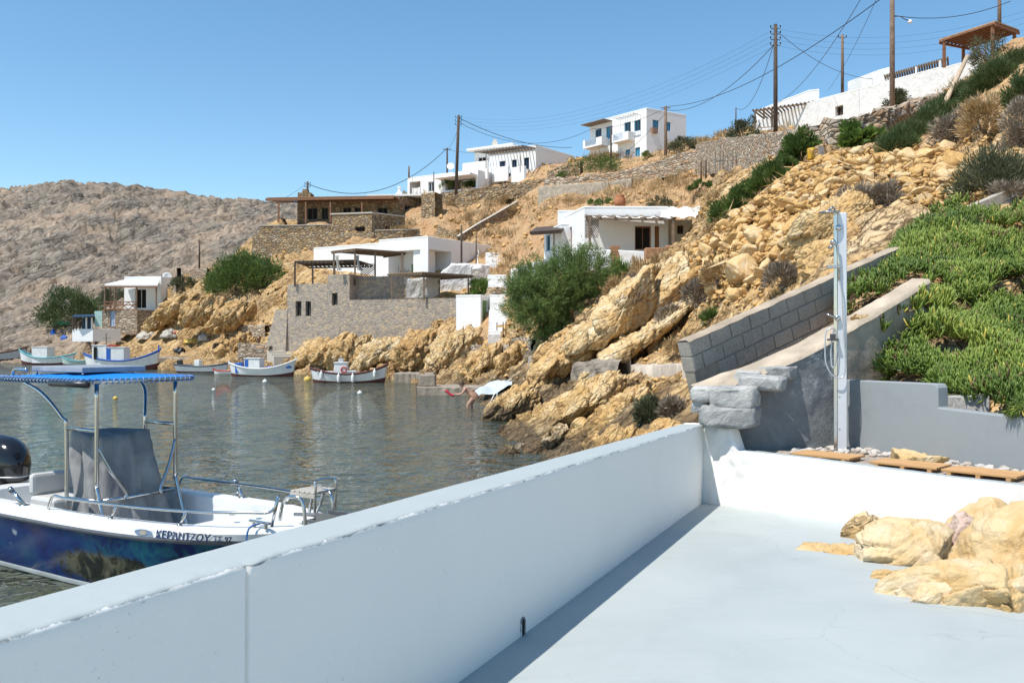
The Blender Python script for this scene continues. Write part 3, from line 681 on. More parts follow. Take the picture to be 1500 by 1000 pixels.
# stacked grey stones on the corner
pier = empty('stone_pier', tuple(wpos(0, 0, .9)), 0, 'rough grey stones stacked on the white corner of the terrace', 'stone pier')
def pstone(px0, px1, py0, py1, Y, dpt, seed):
    p0, p1 = P(px0, py1, Y), P(px1, py0, Y); cx = (p0 + p1) / 2; r = ((p1.x - p0.x) / 2 * 1.12, dpt, (p1.z - p0.z) / 2 * 1.22)
    v, f = rock_mesh((1, 1, 1), seed, 4, .05, 1.6, 3, 0)
    v = np.sign(v) * np.abs(v) ** .36; v = v / np.abs(v).max(0) * np.array(r)
    rg = np.random.default_rng(seed); v = v + fbm(v * 9, 4, seed)[:, None] * .030 + fbm(v * 24, 3, seed + 2)[:, None] * .008
    rot = np.array(Matrix.Rotation(R(-28 + rg.uniform(-6, 6)), 3, 'Z') @ Matrix.Rotation(R(rg.uniform(-3, 3)), 3, 'Y'))
    me = np_mesh('stone', v @ rot.T + np.array(cx + Vector((0, dpt * .8, 0)) - Vector(wpos(0, 0, .9))), np.array(f))
    link('stone', me, GREY_ST, pier)
for k, s in enumerate([(1037, 1113, 597, 624, 9.98, .22), (1052, 1112, 569, 598, 9.98, .2), (1019, 1050, 569, 588, 10.25, .16), (1022, 1042, 588, 602, 10.3, .14),
                       (1092, 1150, 553, 571, 10.1, .16), (1084, 1118, 545, 560, 10.35, .15), (1120, 1166, 538, 555, 10.35, .15)]): pstone(*s, 300 + k)

# ---- sloping wall: grey rendered foot, bare concrete beyond, sandy top
RW = [(1046, 572, 10.42), (1096, 551, 10.36), (1142, 535, 10.42), (1188, 514, 10.52), (1240, 484, 10.74), (1284, 459, 11.0), (1330, 431, 11.35), (1362, 410, 11.65)]
top_f = [P(*q) for q in RW]; back_d = Vector((-.50, .87, 0)).normalized()
SAND = m_plain('sandy_mortar', (.46, .38, .29), .95, 0, .1, .35, 2.5, .8, .03)
def m_patchpaint():
    t = NT('patchy_slate_render'); v = t.world(); n1 = t.noise(v, 3.2, 7, .7, .4); n2 = t.noise(v, 14, 6, .7); n3 = t.noise(v, 1.1, 3, .5)
    c = t.mix(t.ramp(n1, [(.35, 0.0), (.65, 1.0)]), (.18, .192, .198), (.25, .262, .265))
    g = t.n('ShaderNodeNewGeometry'); sx = t.n('ShaderNodeSeparateXYZ'); t.l(g.outputs['Position'], sx.inputs[0])
    hi = t.ramp(t.math('DIVIDE', sx.outputs[2], 3), [(.66, 0.0), (.78, 1.0)])
    fl_ = t.math('MULTIPLY', t.ramp(n2, [(.52, 0.0), (.57, 1.0)]), t.math('MULTIPLY', t.ramp(n1, [(.45, 0.0), (.58, 1.0)]), hi))
    c = t.mix(fl_, c, (.56, .57, .56))
    c = t.mix(t.ramp(n2, [(.64, 0.0), (.70, .6)]), c, (.08, .08, .08))
    t.pbr(c, .8, t.bump(t.math('ADD', n1, t.math('MULTIPLY', n2, .5)), .9, .03), 0, .2); return t.m
rw = empty('sloping_wall', tuple(top_f[0]), 0, 'sloping wall with sandy top, slate grey render below and bare concrete higher up', 'wall')
o_ = top_f[0]
def face(i0, i1, zb, name, mat, off):
    g = MB(); pts = []
    for i in range(i0, i1):
        for k in range(12): pts.append(top_f[i].lerp(top_f[i + 1], k / 12))
    pts.append(top_f[i1])
    def fn(u, v):
        p = pts[min(len(pts) - 1, int(round(u * (len(pts) - 1))))]; q = Vector((p.x, p.y, p.z - .02 + (zb - p.z) * v))
        nn = mnoise.fractal(q * 3, 1, 2, 4) * .022
        return q + Vector((.485, -.874, 0)) * (off + nn) - o_
    g.grid(fn, len(pts), 26); return g.build(name, mat, rw, True)
face(0, 4, 1.2, 'rendered_face', m_patchpaint(), .0)
face(4, 7, 1.6, 'concrete_face', CONC, -.004)
tp = MB()
def fn(u, v):
    x = u * 7; i = min(6, int(x)); p = top_f[i].lerp(top_f[i + 1], x - i); wd = .42 - .16 * u
    q = p + back_d * (wd * v) + Vector((.485, -.874, 0)) * .02 * (1 - v)
    q.z += .015 + .02 * v + mnoise.fractal(q * 4, 1, 2, 4) * .012 - (.05 if v == 0 else 0)
    return q - o_
tp.grid(fn, 90, 12).build('sandy_top', SAND, rw, True)
for k, (px, py, r) in enumerate([(1262, 470, .14), (1284, 478, .16), (1302, 462, .12), (1318, 446, .11), (1270, 492, .15), (1296, 492, .17), (1312, 474, .13), (1330, 452, .1), (1332, 468, .12), (1314, 492, .12)]):
    p = P(px, py, 11.0 + (px - 1262) / 70 * .75); v, f = rock_mesh((r, r * .7, r * .62), 500 + k, 3, .16, 1.4)
    me = np_mesh('stone', v + np.array(p - o_ + Vector((.485, -.874, 0)) * .0), np.array(f)); link('stone', me, [OCHRE, GREY_ST, OCHRE][k % 3], rw)

# ---- cinder block wall
bw = empty('block_wall', tuple(P(1012, 560, 11.0)), 0, 'sloping wall of bare grey cinder blocks climbing behind the shower', 'wall')
A = P(1008, 500, 11.0); B = P(1318, 362, 13.7); bd = (B - A); hl = bd.length; bx = bd.normalized(); bh = Vector((bd.x, bd.y, 0)).normalized(); byv = Vector((-bh.y, bh.x, 0)); bz = byv.cross(bx) * -1
if bz.z < 0: bz = -bz
M = Matrix(((bx.x, byv.x, bz.x, A.x), (bx.y, byv.y, bz.y, A.y), (bx.z, byv.z, bz.z, A.z), (0, 0, 0, 1)))
Mo = Matrix.Translation(-Vector(bw.location)) @ M
def m_block():
    t = NT('cinder_block'); v = t.coord('Object'); n1 = t.noise(v, 2.2, 5, .6); n2 = t.noise(v, 55, 3, .7); n3 = t.noise(v, 1.1, 2, .5)
    c = t.mix(t.ramp(n1, [(.3, 0.0), (.7, 1.0)]), (.39, .35, .30), (.50, .445, .38))
    c = t.mix(t.ramp(n3, [(.5, 0.0), (.56, .8)]), c, (.50, .42, .34))
    c = t.mix(t.ramp(n2, [(.35, .6), (.5, 0.0)]), c, (.10, .095, .09))
    t.pbr(c, .95, t.bump(n2, .8, .012), 0, .1); return t.m
BLK = m_block(); mb = MB()
mb.box((.01, .02, -.78), (hl, .18, -.03), Mo); mb.build('mortar', CONC, bw)
mb = MB(); rb = random.Random(4); top_h = 0
for row in range(4):
    x = -.0 if row % 2 == 0 else -.2
    z1 = -row * .2 - .012
    while x < hl:
        x0 = max(x, 0 if row < 2 else .45 * (row - 1)); x1 = min(x + .39, hl)
        if x1 - x0 > .05: mb.box((x0 + .004, .0 + rb.uniform(-.004, .004), z1 - .188), (x1 - .004, .2, z1), Mo)
        x += .4
mb.build('blocks', BLK, bw, bevel=.008, seg=1)
mb = MB(); mb.grid(lambda u, v: Mo @ Vector((u * hl, -.012 + .224 * v, .008 + mnoise.fractal(Vector((u * 14, v * 2, 3)), 1, 2, 3) * .012 - (.02 if v in (0, 1) else 0))), 110, 8).build('mortar_cap', m_plain('sandy_cap', (.40, .325, .245), .95, 0, .1, .3, 3, .8, .02), bw, True)
uw = empty('block_wall', tuple(P(1430, 320, 15.9)), 0, 'short block wall rising out of the ice plant at the right edge', 'wall')
A = P(1418, 304, 16.1); B = P(1600, 225, 17.2); d_ = (B - A); hh = Vector((d_.x, d_.y, 0)).normalized(); n_ = Vector((-hh.y, hh.x, 0))
mb = MB(); o2 = Vector(uw.location)
for k in range(6):
    p0 = A.lerp(B, k / 6); p1 = A.lerp(B, (k + 1) / 6 - .006)
    for r_ in range(3):
        dz = Vector((0, 0, -.2 * r_)); lo = Vector((0, 0, -.19 - .2 * r_))
        mb.hexa([p0 + lo - o2, p1 + lo - o2, p1 + lo + n_ * .2 - o2, p0 + lo + n_ * .2 - o2, p0 + dz - o2, p1 + dz - o2, p1 + dz + n_ * .2 - o2, p0 + dz + n_ * .2 - o2])
mb.build('blocks', BLK, uw, bevel=.008, seg=1)

# ---- grey painted retaining wall with its step
gw0 = Vector((PX(1236, 10.55), 10.55, 1.40)); gw1 = Vector((PX(1500, 8.55), 8.55, 1.40)); gd = (gw1 - gw0); gl_ = gd.length; gu = gd.normalized(); gn = Vector((gu.y, -gu.x, 0))
if gn.y > 0: gn = -gn
tb = 1.0
for k in range(60):                       # where the step stands on the wall
    q = gw0 + gu * (k * .04)
    if q.x / q.y * F + 750 > 1372: tb = k * .04; break
prof = [(0, -.3), (0, PZ(556, 10.55) - 1.4), (tb - .05, PZ(562, (gw0 + gu * tb).y) - 1.4), (tb - .02, PZ(563.5, (gw0 + gu * tb).y) - 1.4), (tb, PZ(568, (gw0 + gu * tb).y) - 1.4), (tb + .005, PZ(597, (gw0 + gu * tb).y) - 1.4), (gl_, PZ(612, 8.55) - 1.4), (gl_ + 4, PZ(612, 8.55) - 1.42), (gl_ + 4, -.3)]
mb = MB(); k = len(prof)
fr = [gu * x + Vector((0, 0, z)) for x, z in prof]; bk = [q - gn * .16 for q in fr]
mb.add(fr + bk, [tuple(range(k)), tuple(reversed(range(k, 2 * k)))] + [(i, (i + 1) % k, k + (i + 1) % k, k + i) for i in range(k)])
gwall = mb.build('retaining_wall', GREYP, None, bevel=.012, base=(0, 0, 0)); gwall.location = gw0
tag(gwall, 'smooth grey painted retaining wall with one step, below the ice plant', 'wall')
cb = MB(); c0 = P(1386, 600, 9.75); c1 = P(1450, 600, 9.45); nn = Vector((.3, 1, 0)).normalized()
cb.hexa([c0 - Vector((0, 0, .1)), c1 - Vector((0, 0, .1)), c1 + nn * .3 - Vector((0, 0, .1)), c0 + nn * .3 - Vector((0, 0, .1)), c0 + Vector((0, 0, .155)), c1 + Vector((0, 0, .155)), c1 + nn * .3 + Vector((0, 0, .155)), c0 + nn * .3 + Vector((0, 0, .155))])
tag(cb.build('concrete_kerb', m_plain('pebbled_concrete', (.46, .44, .42), .95, var=.45, scale=30, bump=.8), None, bevel=.02, base=tuple(c0)), 'pale pebbled concrete kerb lying behind the step of the grey wall', 'kerb')

# ---- strip behind the low wall: gravel bed, duckboards, pebbles, a rock
DZ = 1.43
st = MB(); s0 = WC + ED * .1 - EN * .17; s1 = WC + ED * 7 - EN * .17
g0 = gw0 - gu * 1.6; g1 = gw0 + gu * (gl_ + 4)
st.add([(s0.x, s0.y, DZ), (s1.x, s1.y, DZ), (g1.x, g1.y, DZ), (g0.x + .35, g0.y - .1, DZ)], [(0, 1, 2, 3)])
st.build('gravel_bed', m_plain('gravel', (.50, .42, .34), .95, var=.5, scale=22, bump=.9, bd=.03), fix=False)['kind'] = 'structure'
def m_deck():
    t = NT('teak_slats'); v = t.coord('Object', (1.5, 22, 22)); n1 = t.noise(v, 3, 6, .65); n2 = t.noise(t.coord('Object', (.7, 9, 1)), 2, 2, .5)
    c = t.ramp(n1, [(.3, (.36, .185, .07)), (.55, (.50, .28, .115)), (.75, (.58, .36, .17))]); c = t.mix(t.ramp(n2, [(.4, 0.0), (.6, .3)]), c, (.62, .42, .23))
    t.pbr(c, .6, t.bump(n1, .3, .004), 0, .3); return t.m
DECK = m_deck(); ea = math.atan2(ED.y, ED.x)
decks = []
for k, (tt_, nn_, ra, lab) in enumerate([(1.02, .21, R(5), 'wooden duckboard nearest the shower post'), (1.92, .22, R(4), 'wooden duckboard in the middle of the row behind the low wall'), (2.64, .22, R(3), 'wooden duckboard nearest the right edge, behind the low wall')]):
    d0 = empty('duckboard', tuple(WC + ED * tt_ - EN * nn_ + Vector((0, 0, DZ + .034 - WC.z))), ea + ra, lab, 'duckboard', 'duckboards')
    sl_ = MB(); be = MB()
    for i in range(6): sl_.box((0, i * .066, 0), (.66, i * .066 + .058, .022))
    for i in range(3): be.box((.05 + i * .26, .0, -.03), (.09 + i * .26, .386, -.001))
    sl_.build('slats', DECK, d0, bevel=.003, seg=1); be.build('bearers', DECK, d0)
rock('rock', P(1338, 668, 9.25) + Vector((.05, .1, -.06)), (.36, .24, .15), 77, OCHRE_P, R(-50), 0, 'low pinkish rock at the foot of the grey wall, among pebbles', detail=5, amp=.14)
protos = []
for k in range(6):
    v, f = rock_mesh((1, .8, .55), 900 + k, 3, .10, 1.1, cuts=3); me = np_mesh('pebble', v, np.array(f)); me.materials.append(PEBBLE)
    me.polygons.foreach_set('use_smooth', [True] * len(me.polygons)); protos.append(me)
rp = random.Random(3); npb = 0
while npb < 190:
    u = rp.uniform(-.55, gl_ + .1); d = abs(rp.gauss(0, .17)) + .03
    q = gw0 + gu * u + gn * d
    px = q.x / q.y * F + 750
    if u < 0:
        q = P(1160 + rp.uniform(0, 85), 0, 10.15 + rp.uniform(-.18, .2)); 
    r_ = rp.uniform(.018, .052) * (1.4 if rp.random() < .15 else 1)
    if (Vector((q.x, q.y, 0)) - Vector((*P(1338, 668, 9.3).xy, 0))).length < .33: continue
    o = bpy.data.objects.new('pebble', protos[npb % 6]); COL.objects.link(o); o.location = (q.x, q.y, DZ + r_ * .4); o.scale = (r_,) * 3
    o.rotation_euler = (rp.uniform(-.3, .3), rp.uniform(-.3, .3), rp.uniform(0, 6)); npb += 1
    tag(o, 'pale pebble lying along the foot of the grey wall beside the duckboards', 'pebble', 'pebbles along the grey wall')

# ---- shower post
sp = Vector((PX(1231, 10.2), 10.2, DZ)); sh = empty('outdoor_shower', tuple(sp), R(-22), 'tall white outdoor shower column with chrome fittings and hose', 'shower')
WM = m_plain('white_enamel', (.60, .61, .64), .35, .25, .5, .05, 3, 0)
top = PZ(312, 10.2) - DZ
MB().box((-.030, -.02, 0), (.070, .045, top)).build('column', WM, sh, bevel=.006)
MB().box((-.070, -.03, .0), (-.032, .05, top + .02)).build('side_rail', STEEL, sh, bevel=.003)
hd = MB(); hd.lathe([(.002, .035), (.02, .035), (.03, .02), (.115, .012), (.12, .0), (.11, -.008), (.002, -.008)], (-.12, -.06, top + .0), 24); hd.tube([(-.06, .0, top - .02), (-.06, -.01, top + .055), (-.085, -.045, top + .07), (-.12, -.06, top + .03)], .012, 8)
hd.build('shower_head', STEEL, sh, True)
def at(py): return PZ(py, 10.2) - DZ
kb = MB(); My = Matrix.Rotation(R(90), 3, 'X')
kb.lathe([(.001, 0), (.03, 0), (.034, .01), (.034, .035), (.026, .045), (.001, .045)], (-.02, -.02, at(334)), 16, My); kb.build('upper_knob', STEEL, sh, True)
kb = MB(); kb.lathe([(.001, 0), (.03, 0), (.034, .01), (.034, .04), (.026, .05), (.001, .05)], (-.03, -.02, at(466)), 16, My); kb.tube([(-.03, -.07, at(466)), (-.12, -.09, at(461)), (-.15, -.09, at(460))], .011, 8); kb.build('mixer_tap', STEEL, sh, True)
hs = MB(); hs.tube([(-.10, -.09, at(357)), (-.07, -.095, at(354)), (-.03, -.08, at(360)), (-.015, -.075, at(385)), (-.01, -.07, at(410))], [.026, .022, .015, .013, .012], 10); hs.lathe([(.001, 0), (.035, .0), (.04, .012), (.02, .03), (.001, .03)], (-.105, -.095, at(361)), 14, Matrix.Rotation(R(150), 3, 'Y')); hs.build('hand_shower', STEEL, sh, True)
br = MB(); br.box((-.13, -.08, at(393)), (.0, -.02, at(389))); br.tube([(-.14, -.08, at(391)), (-.01, -.08, at(391))], .014, 8); br.build('shower_bracket', STEEL, sh)
dp = MB(); dp.box((-.14, -.11, at(499)), (-.02, -.02, at(496))); dp.box((-.11, -.1, at(496)), (-.05, -.04, at(489))); dp.build('soap_dish', m_plain('dark_dish', (.08, .08, .085), .4, .5), sh)
pts = [(-.01, -.07, at(410)), (.02, -.07, at(430)), (.035, -.06, at(480)), (.055, -.06, at(520)), (.05, -.07, at(545)), (.0, -.09, at(553)), (-.09, -.1, at(548)), (-.155, -.1, at(530)), (-.16, -.09, at(500)), (-.15, -.08, at(486)), (-.10, -.07, at(481)), (-.05, -.06, at(484)), (-.03, -.06, at(500)), (-.05, -.07, at(530)), (-.085, -.07, at(538)), (-.10, -.07, at(520)), (-.09, -.06, at(500)), (-.07, -.05, at(484))]
def spline(pts, k=8):
    pts = [Vector(p) for p in pts]; out = []
    for i in range(len(pts) - 1):
        p0, p1, p2, p3 = pts[max(i - 1, 0)], pts[i], pts[i + 1], pts[min(i + 2, len(pts) - 1)]
        for j in range(k):
            t = j / k; out.append(.5 * ((2 * p1) + (p2 - p0) * t + (2 * p0 - 5 * p1 + 4 * p2 - p3) * t * t + (3 * p1 - p0 - 3 * p2 + p3) * t ** 3))
    return out + [pts[-1]]
MB().tube(spline(pts), .0085, 8).build('hose', m_plain('grey_hose', (.50, .51, .52), .35, .5), sh, True)
for z in (at(580), at(627)): MB().lathe([(.001, 0), (.011, 0), (.011, .006), (.001, .006)], (-.01, -.02, z), 10, My).build('screw', STEEL, sh)

# ---- ochre outcrop breaking through the terrace floor
TR = [(1292, 792, .32, .28, .25, 0, 0, OCHRE, 'ochre brown rock at the back of the terrace outcrop'),
      (1350, 822, .60, .44, .34, 10, 0, OCHRE_P, 'broad pale rock in the middle of the terrace outcrop'),
      (1262, 812, .50, .24, .09, -8, 0, OCHRE_P, 'flat pale slab at the left tip of the terrace outcrop'),
      (1414, 812, .20, .26, .37, 0, 12, PINKR, 'pinkish upright rock wedged between yellow rocks of the terrace outcrop'),
      (1486, 818, .56, .50, .55, 20, 0, OCHRE_P, 'tallest yellow rock of the terrace outcrop, by the low wall'),
      (1345, 850, .32, .16, .10, -5, 0, OCHRE_P, 'small low rock set in grey paint in front of the broad rock'),
      (1440, 886, .62, .34, .27, -12, 0, OCHRE_P, 'ridged yellow rock at the front of the terrace outcrop'),
      (1390, 880, .30, .21, .15, 15, 0, OCHRE_P, 'smaller yellow rock at the front left of the terrace outcrop'),
      (1520, 892, .50, .40, .33, 20, 0, OCHRE_P, 'rounded rock at the right front of the terrace outcrop'),
      (1560, 860, .60, .60, .60, 40, 0, OCHRE_P, 'large rock beyond the right end of the terrace outcrop')]
for k, (px, py, rx, ry, rz_, yaw, tl, m, lab) in enumerate(TR):
    q = floor_at(px, py); q += Vector((0, ry * .55, -rz_ * .12))
    rock('rock', q, (rx, ry, rz_), 40 + k, m, R(yaw), R(tl), lab, group='rocks of the terrace outcrop', detail=6, amp=.12, cell=1.3, strat=2.0, cuts=8)
# ================================================================ HOUSES
def reach(O, d, px):
    k = (px - 750) / F; return (k * O.y - O.x) / (d.x - k * d.y)
UP = Vector((0, 0, 1))
def vec2(x, y): return Vector((x, y, 0)).normalized()
CREAM = m_plaster('cream_wall', (.66, .60, .50), (.5, .42, .32))
SHUT = m_plain('pale_blue_shutter', (.06, .27, .42), .5)

class Face:
    """a wall plane: origin, direction along it, outward normal; openings are given in the wall's own metres"""
    def __init__(s, O, d, n, W, zb, zt):
        s.O, s.d, s.n, s.W, s.zb, s.zt = Vector(O), d, n, W, zb, zt; s.open = []
    def px(s, px0, px1, py0, py1, depth=.22, kind=None):
        a, b = sorted((reach(s.O, s.d, px0), reach(s.O, s.d, px1))); y = (s.O + s.d * ((a + b) / 2)).y
        r = [max(.05, a), PZ(py1, y), min(s.W - .05, b), PZ(py0, y), depth, kind]
        r[1] = max(r[1], s.zb + .02); r[3] = min(r[3], s.zt - .05); s.open.append(r); return r
    def pt(s, x, z, dep=0): q = s.O + s.d * x - s.n * dep; return Vector((q.x, q.y, z))
    def emit(s, mb, off):
        xs = sorted({0, s.W} | {o[0] for o in s.open} | {o[2] for o in s.open}); zs = sorted({s.zb, s.zt} | {o[1] for o in s.open} | {o[3] for o in s.open})
        for i in range(len(xs) - 1):
            for j in range(len(zs) - 1):
                cx, cz = (xs[i] + xs[i + 1]) / 2, (zs[j] + zs[j + 1]) / 2
                if any(o[0] < cx < o[2] and o[1] < cz < o[3] for o in s.open): continue
                mb.add([s.pt(xs[i], zs[j]) - off, s.pt(xs[i + 1], zs[j]) - off, s.pt(xs[i + 1], zs[j + 1]) - off, s.pt(xs[i], zs[j + 1]) - off], [(0, 1, 2, 3)])
        for x0, z0, x1, z1, dep, k in s.open:
            c = [(x0, z0), (x1, z0), (x1, z1), (x0, z1)]
            for a in range(4):
                p, q = c[a], c[(a + 1) % 4]
                mb.add([s.pt(*p) - off, s.pt(*q) - off, s.pt(*q, dep) - off, s.pt(*p, dep) - off], [(0, 1, 2, 3)])
            if k is None or k == 'porch': mb.add([s.pt(*q, dep) - off for q in c], [(0, 1, 2, 3)])

def panel(face, o, parent, off, name='window', frame=None, pane=None, split=1, inset=.06):
    """joinery set back in an opening: a frame part with its pane as a sub-part"""
    x0, z0, x1, z1, dep, k = o; fr = MB(); w_ = min(.09, (x1 - x0) * .16)
    def bx(a0, b0, a1, b1, d0, d1):
        fr.hexa([face.pt(a0, b0, d1) - off, face.pt(a1, b0, d1) - off, face.pt(a1, b0, d0) - off, face.pt(a0, b0, d0) - off,
                 face.pt(a0, b1, d1) - off, face.pt(a1, b1, d1) - off, face.pt(a1, b1, d0) - off, face.pt(a0, b1, d0) - off])
    d0 = dep - .10; d1 = dep - .03; e = .004
    bx(x0 + e, z0 + e, x0 + w_, z1 - e, d0, d1); bx(x1 - w_, z0 + e, x1 - e, z1 - e, d0, d1)
    bx(x0 + w_, z1 - w_, x1 - w_, z1 - e, d0, d1); bx(x0 + w_, z0 + e, x1 - w_, z0 + w_, d0, d1)
    for i in range(1, split + 1):
        if split > 0 and split < 5:
            xm = x0 + (x1 - x0) * i / (split + 1); bx(xm - .025, z0 + w_, xm + .025, z1 - w_, d0 + .01, d1)
    f = fr.build(name, frame or BLUEP, parent)
    p = MB(); p.add([face.pt(x0 + e, z0 + e, dep - .045) - off, face.pt(x1 - e, z0 + e, dep - .045) - off, face.pt(x1 - e, z1 - e, dep - .045) - off, face.pt(x0 + e, z1 - e, dep - .045) - off], [(0, 1, 2, 3)])
    p.build('pane', pane or GLASS, f, fix=False); return f

def block(parent, off, O, f, s, W, Dp, zb, zt, mat, name='walls', parapet=.22, fo=None, so=None, roof=True, rt=.28):
    """a flat-roofed block seen on its front (along f) and its side (along s)"""
    nf = Vector((f.y, -f.x, 0)); nf = nf if nf.dot(s) < 0 else -nf; ns = Vector((s.y, -s.x, 0)); ns = ns if ns.dot(f) < 0 else -ns
    A = Face(O, f, nf, W, zb, zt); B = Face(O, s, ns, Dp, zb, zt)
    if fo: fo(A)
    if so: so(B)
    mb = MB(); A.emit(mb, off); B.emit(mb, off)
    C = Vector((O.x, O.y, 0)) + f * W; Dd = Vector((O.x, O.y, 0)) + s * Dp; E_ = C + s * Dp
    z = lambda q, h: Vector((q.x, q.y, h)) - off
    mb.add([z(C, zb), z(E_, zb), z(E_, zt), z(C, zt)], [(0, 1, 2, 3)]); mb.add([z(Dd, zb), z(E_, zb), z(E_, zt), z(Dd, zt)], [(0, 1, 2, 3)])
    w_ = mb.build(name, mat, parent, fix=False)
    if roof:
        r = MB(); O0 = Vector((O.x, O.y, 0)); n = 10; lip = .025
        ring_o = [O0 - f * lip - s * lip, C + f * lip - s * lip, E_ + f * lip + s * lip, Dd - f * lip + s * lip]; ring_i = [O0 + f * rt + s * rt, C - f * rt + s * rt, E_ - f * rt - s * rt, Dd + f * rt - s * rt]
        vs = [z(q, zt - .12) for q in ring_o] + [z(q, zt + .03) for q in ring_o] + [z(q, zt + .03) for q in ring_i] + [z(q, zt - parapet) for q in ring_i]
        fs = []
        for k in range(3):
            for i in range(4): fs.append((k * 4 + i, k * 4 + (i + 1) % 4, k * 4 + 4 + (i + 1) % 4, k * 4 + 4 + i))
        fs.append((12, 13, 14, 15)); fs.append((3, 2, 1, 0)); r.add(vs, fs).build('roof', mat, parent, bevel=.05, seg=3, fix=True)
    return A, B

def slat_roof(name, pts, parent, off, mat, n=14, th=.09, beams=True, cover=None):
    """timber pergola roof over a quad: cross poles on two long beams"""
    a, b, c, d = [Vector(q) - off for q in pts]; mb = MB()      # a-b front edge, d-c back edge
    for i in range(n):
        t = i / (n - 1); p, q = a.lerp(b, t), d.lerp(c, t); e = (q - p).normalized() * .12
        mb.bar(p - e + UP * .1, q + e + UP * .1, th, th * .8)
    if beams:
        for p, q in ((a, b), (d, c)): mb.bar(p, q, .12, .14)
    return mb.build(name, mat, parent)
def post(parent, off, px, py0, py1, Y, r=.06, mat=None, name='post', sq=True):
    p, q = P(px, py1, Y) - off, P(px, py0, Y) - off; q.x, q.y = p.x, p.y
    mb = MB(); (mb.bar(p, q, r * 2) if sq else mb.tube([p, q], r, 8)); return mb.build(name, mat or WOOD, parent)

def stone_wall(name, pts, th, mat, label, cat='wall', cap=None, batter=.0, n_sub=8, rough=.06, parent=None, off=None, group=None):
    """free-standing wall of rough stone through (px, py_top, py_bottom, Y) stations, with an uneven top"""
    S = []
    for (p0, p1) in zip(pts[:-1], pts[1:]):
        for k in range(n_sub):
            t = k / n_sub; S.append([p0[i] * (1 - t) + p1[i] * t for i in range(4)])
    S.append(list(pts[-1])); o0 = off if off is not None else P(pts[0][0], pts[0][2], pts[0][3]); top = []; bot = []
    for px, yt, yb, Y in S:
        top.append(P(px, yt, Y)); q = P(px, yb, Y); bot.append(Vector((top[-1].x, top[-1].y, q.z)))
    mb = MB(); nst = len(S)
    def nrm(i):
        d = top[min(i + 1, nst - 1)] - top[max(i - 1, 0)]; v = Vector((-d.y, d.x, 0)).normalized(); return v if v.y > 0 else -v
    def fn(u, v):
        i = min(nst - 1, int(round(u * (nst - 1)))); t, b = top[i], bot[i]; n = nrm(i); hgt = t.z - b.z
        jag = mnoise.noise(Vector((t.x * 1.7, t.y * 1.7, 2))) * rough * 1.6 * (cap is None)
        if v <= .70: w = v / .70; q = Vector((b.x, b.y, b.z + (hgt + jag) * w)) - n * (batter * hgt * (1 - w))
        elif v < .95: w = (v - .70) / .25; q = Vector((t.x, t.y, t.z + jag)) + n * (th * w) + UP * (rough * .5)
        else: q = Vector((b.x, b.y, b.z)) + n * th
        k = mnoise.fractal(q * 1.9, 1, 2, 4) * rough
        return q - n * k * (1 if v <= .72 else 0) + UP * (k if .68 < v < .96 else 0) - o0
    mb.grid(fn, nst, 22)
    o = mb.build(name, mat, parent, base=None, fix=True)
    for e in (0, nst - 1):
        c = MB(); n = nrm(e); b, t = bot[e] - o0, top[e] - o0
        c.add([b - n * (batter * (t.z - b.z)), b + n * th, t + n * th, t], [(0, 1, 2, 3)])
    if parent is None:
        o.location = o0; tag(o, label, cat, group)
        if cap is not None:
            cm = MB()
            for i in range(nst - 1):
                n = nrm(i); a, b_ = top[i] - o0, top[i + 1] - o0; e1 = n * -.05; e2 = n * (th + .05)
                cm.hexa([a + e1, b_ + e1, b_ + e2, a + e2, a + e1 + UP * .10, b_ + e1 + UP * .10, b_ + e2 + UP * .10, a + e2 + UP * .10])
            cm.build('coping', cap, o)
    return o

# ---------------------------------------------------------------- two-storey white house with blue shutters
O = P(947, 250, 118); f = vec2(-.64, .77); s = vec2(.85, .53); zt = PZ(158, 118); zb = PZ(256, 118); off = Vector((O.x, O.y, zb))
E_ = empty('white_house', tuple(off), 0, 'two storey white cube house with blue shutters and two balconies, on the skyline', 'house')
Wf = reach(O, f, 864); Ds = reach(O, s, 1005); wl = []
def fo(A):
    for q, nm, m, pn in [((872, 881, 189, 207), 'window', BLUEP, GLASS), ((888, 897, 185, 203), 'window', BLUEP, SHUT), ((914.5, 924, 179, 202), 'balcony_door', SHUT, GLASS), ((929, 938.5, 176, 192), 'window', SHUT, GLASS),
                     ((916, 923, 219, 234), 'door', BLUEP, SHUT), ((930.5, 937.5, 216, 231), 'door', BLUEP, SHUT), ((886, 892.5, 225, 237), 'door', REDP, REDP), ((873, 879, 227, 234), 'window', BLUEP, SHUT)]:
        wl.append((A, A.px(*q), nm, m, pn))
def so_(B):
    for q in [(956, 965, 176, 191), (976, 982.5, 179, 192)]: wl.append((B, B.px(*q), 'window', BLUEP, SHUT))
A, B = block(E_, off, O, f, s, Wf, Ds, zb, zt, WHITE, fo=fo, so=so_)
for w_ in wl: panel(w_[0], w_[1], E_, off, w_[2], w_[3], w_[4])
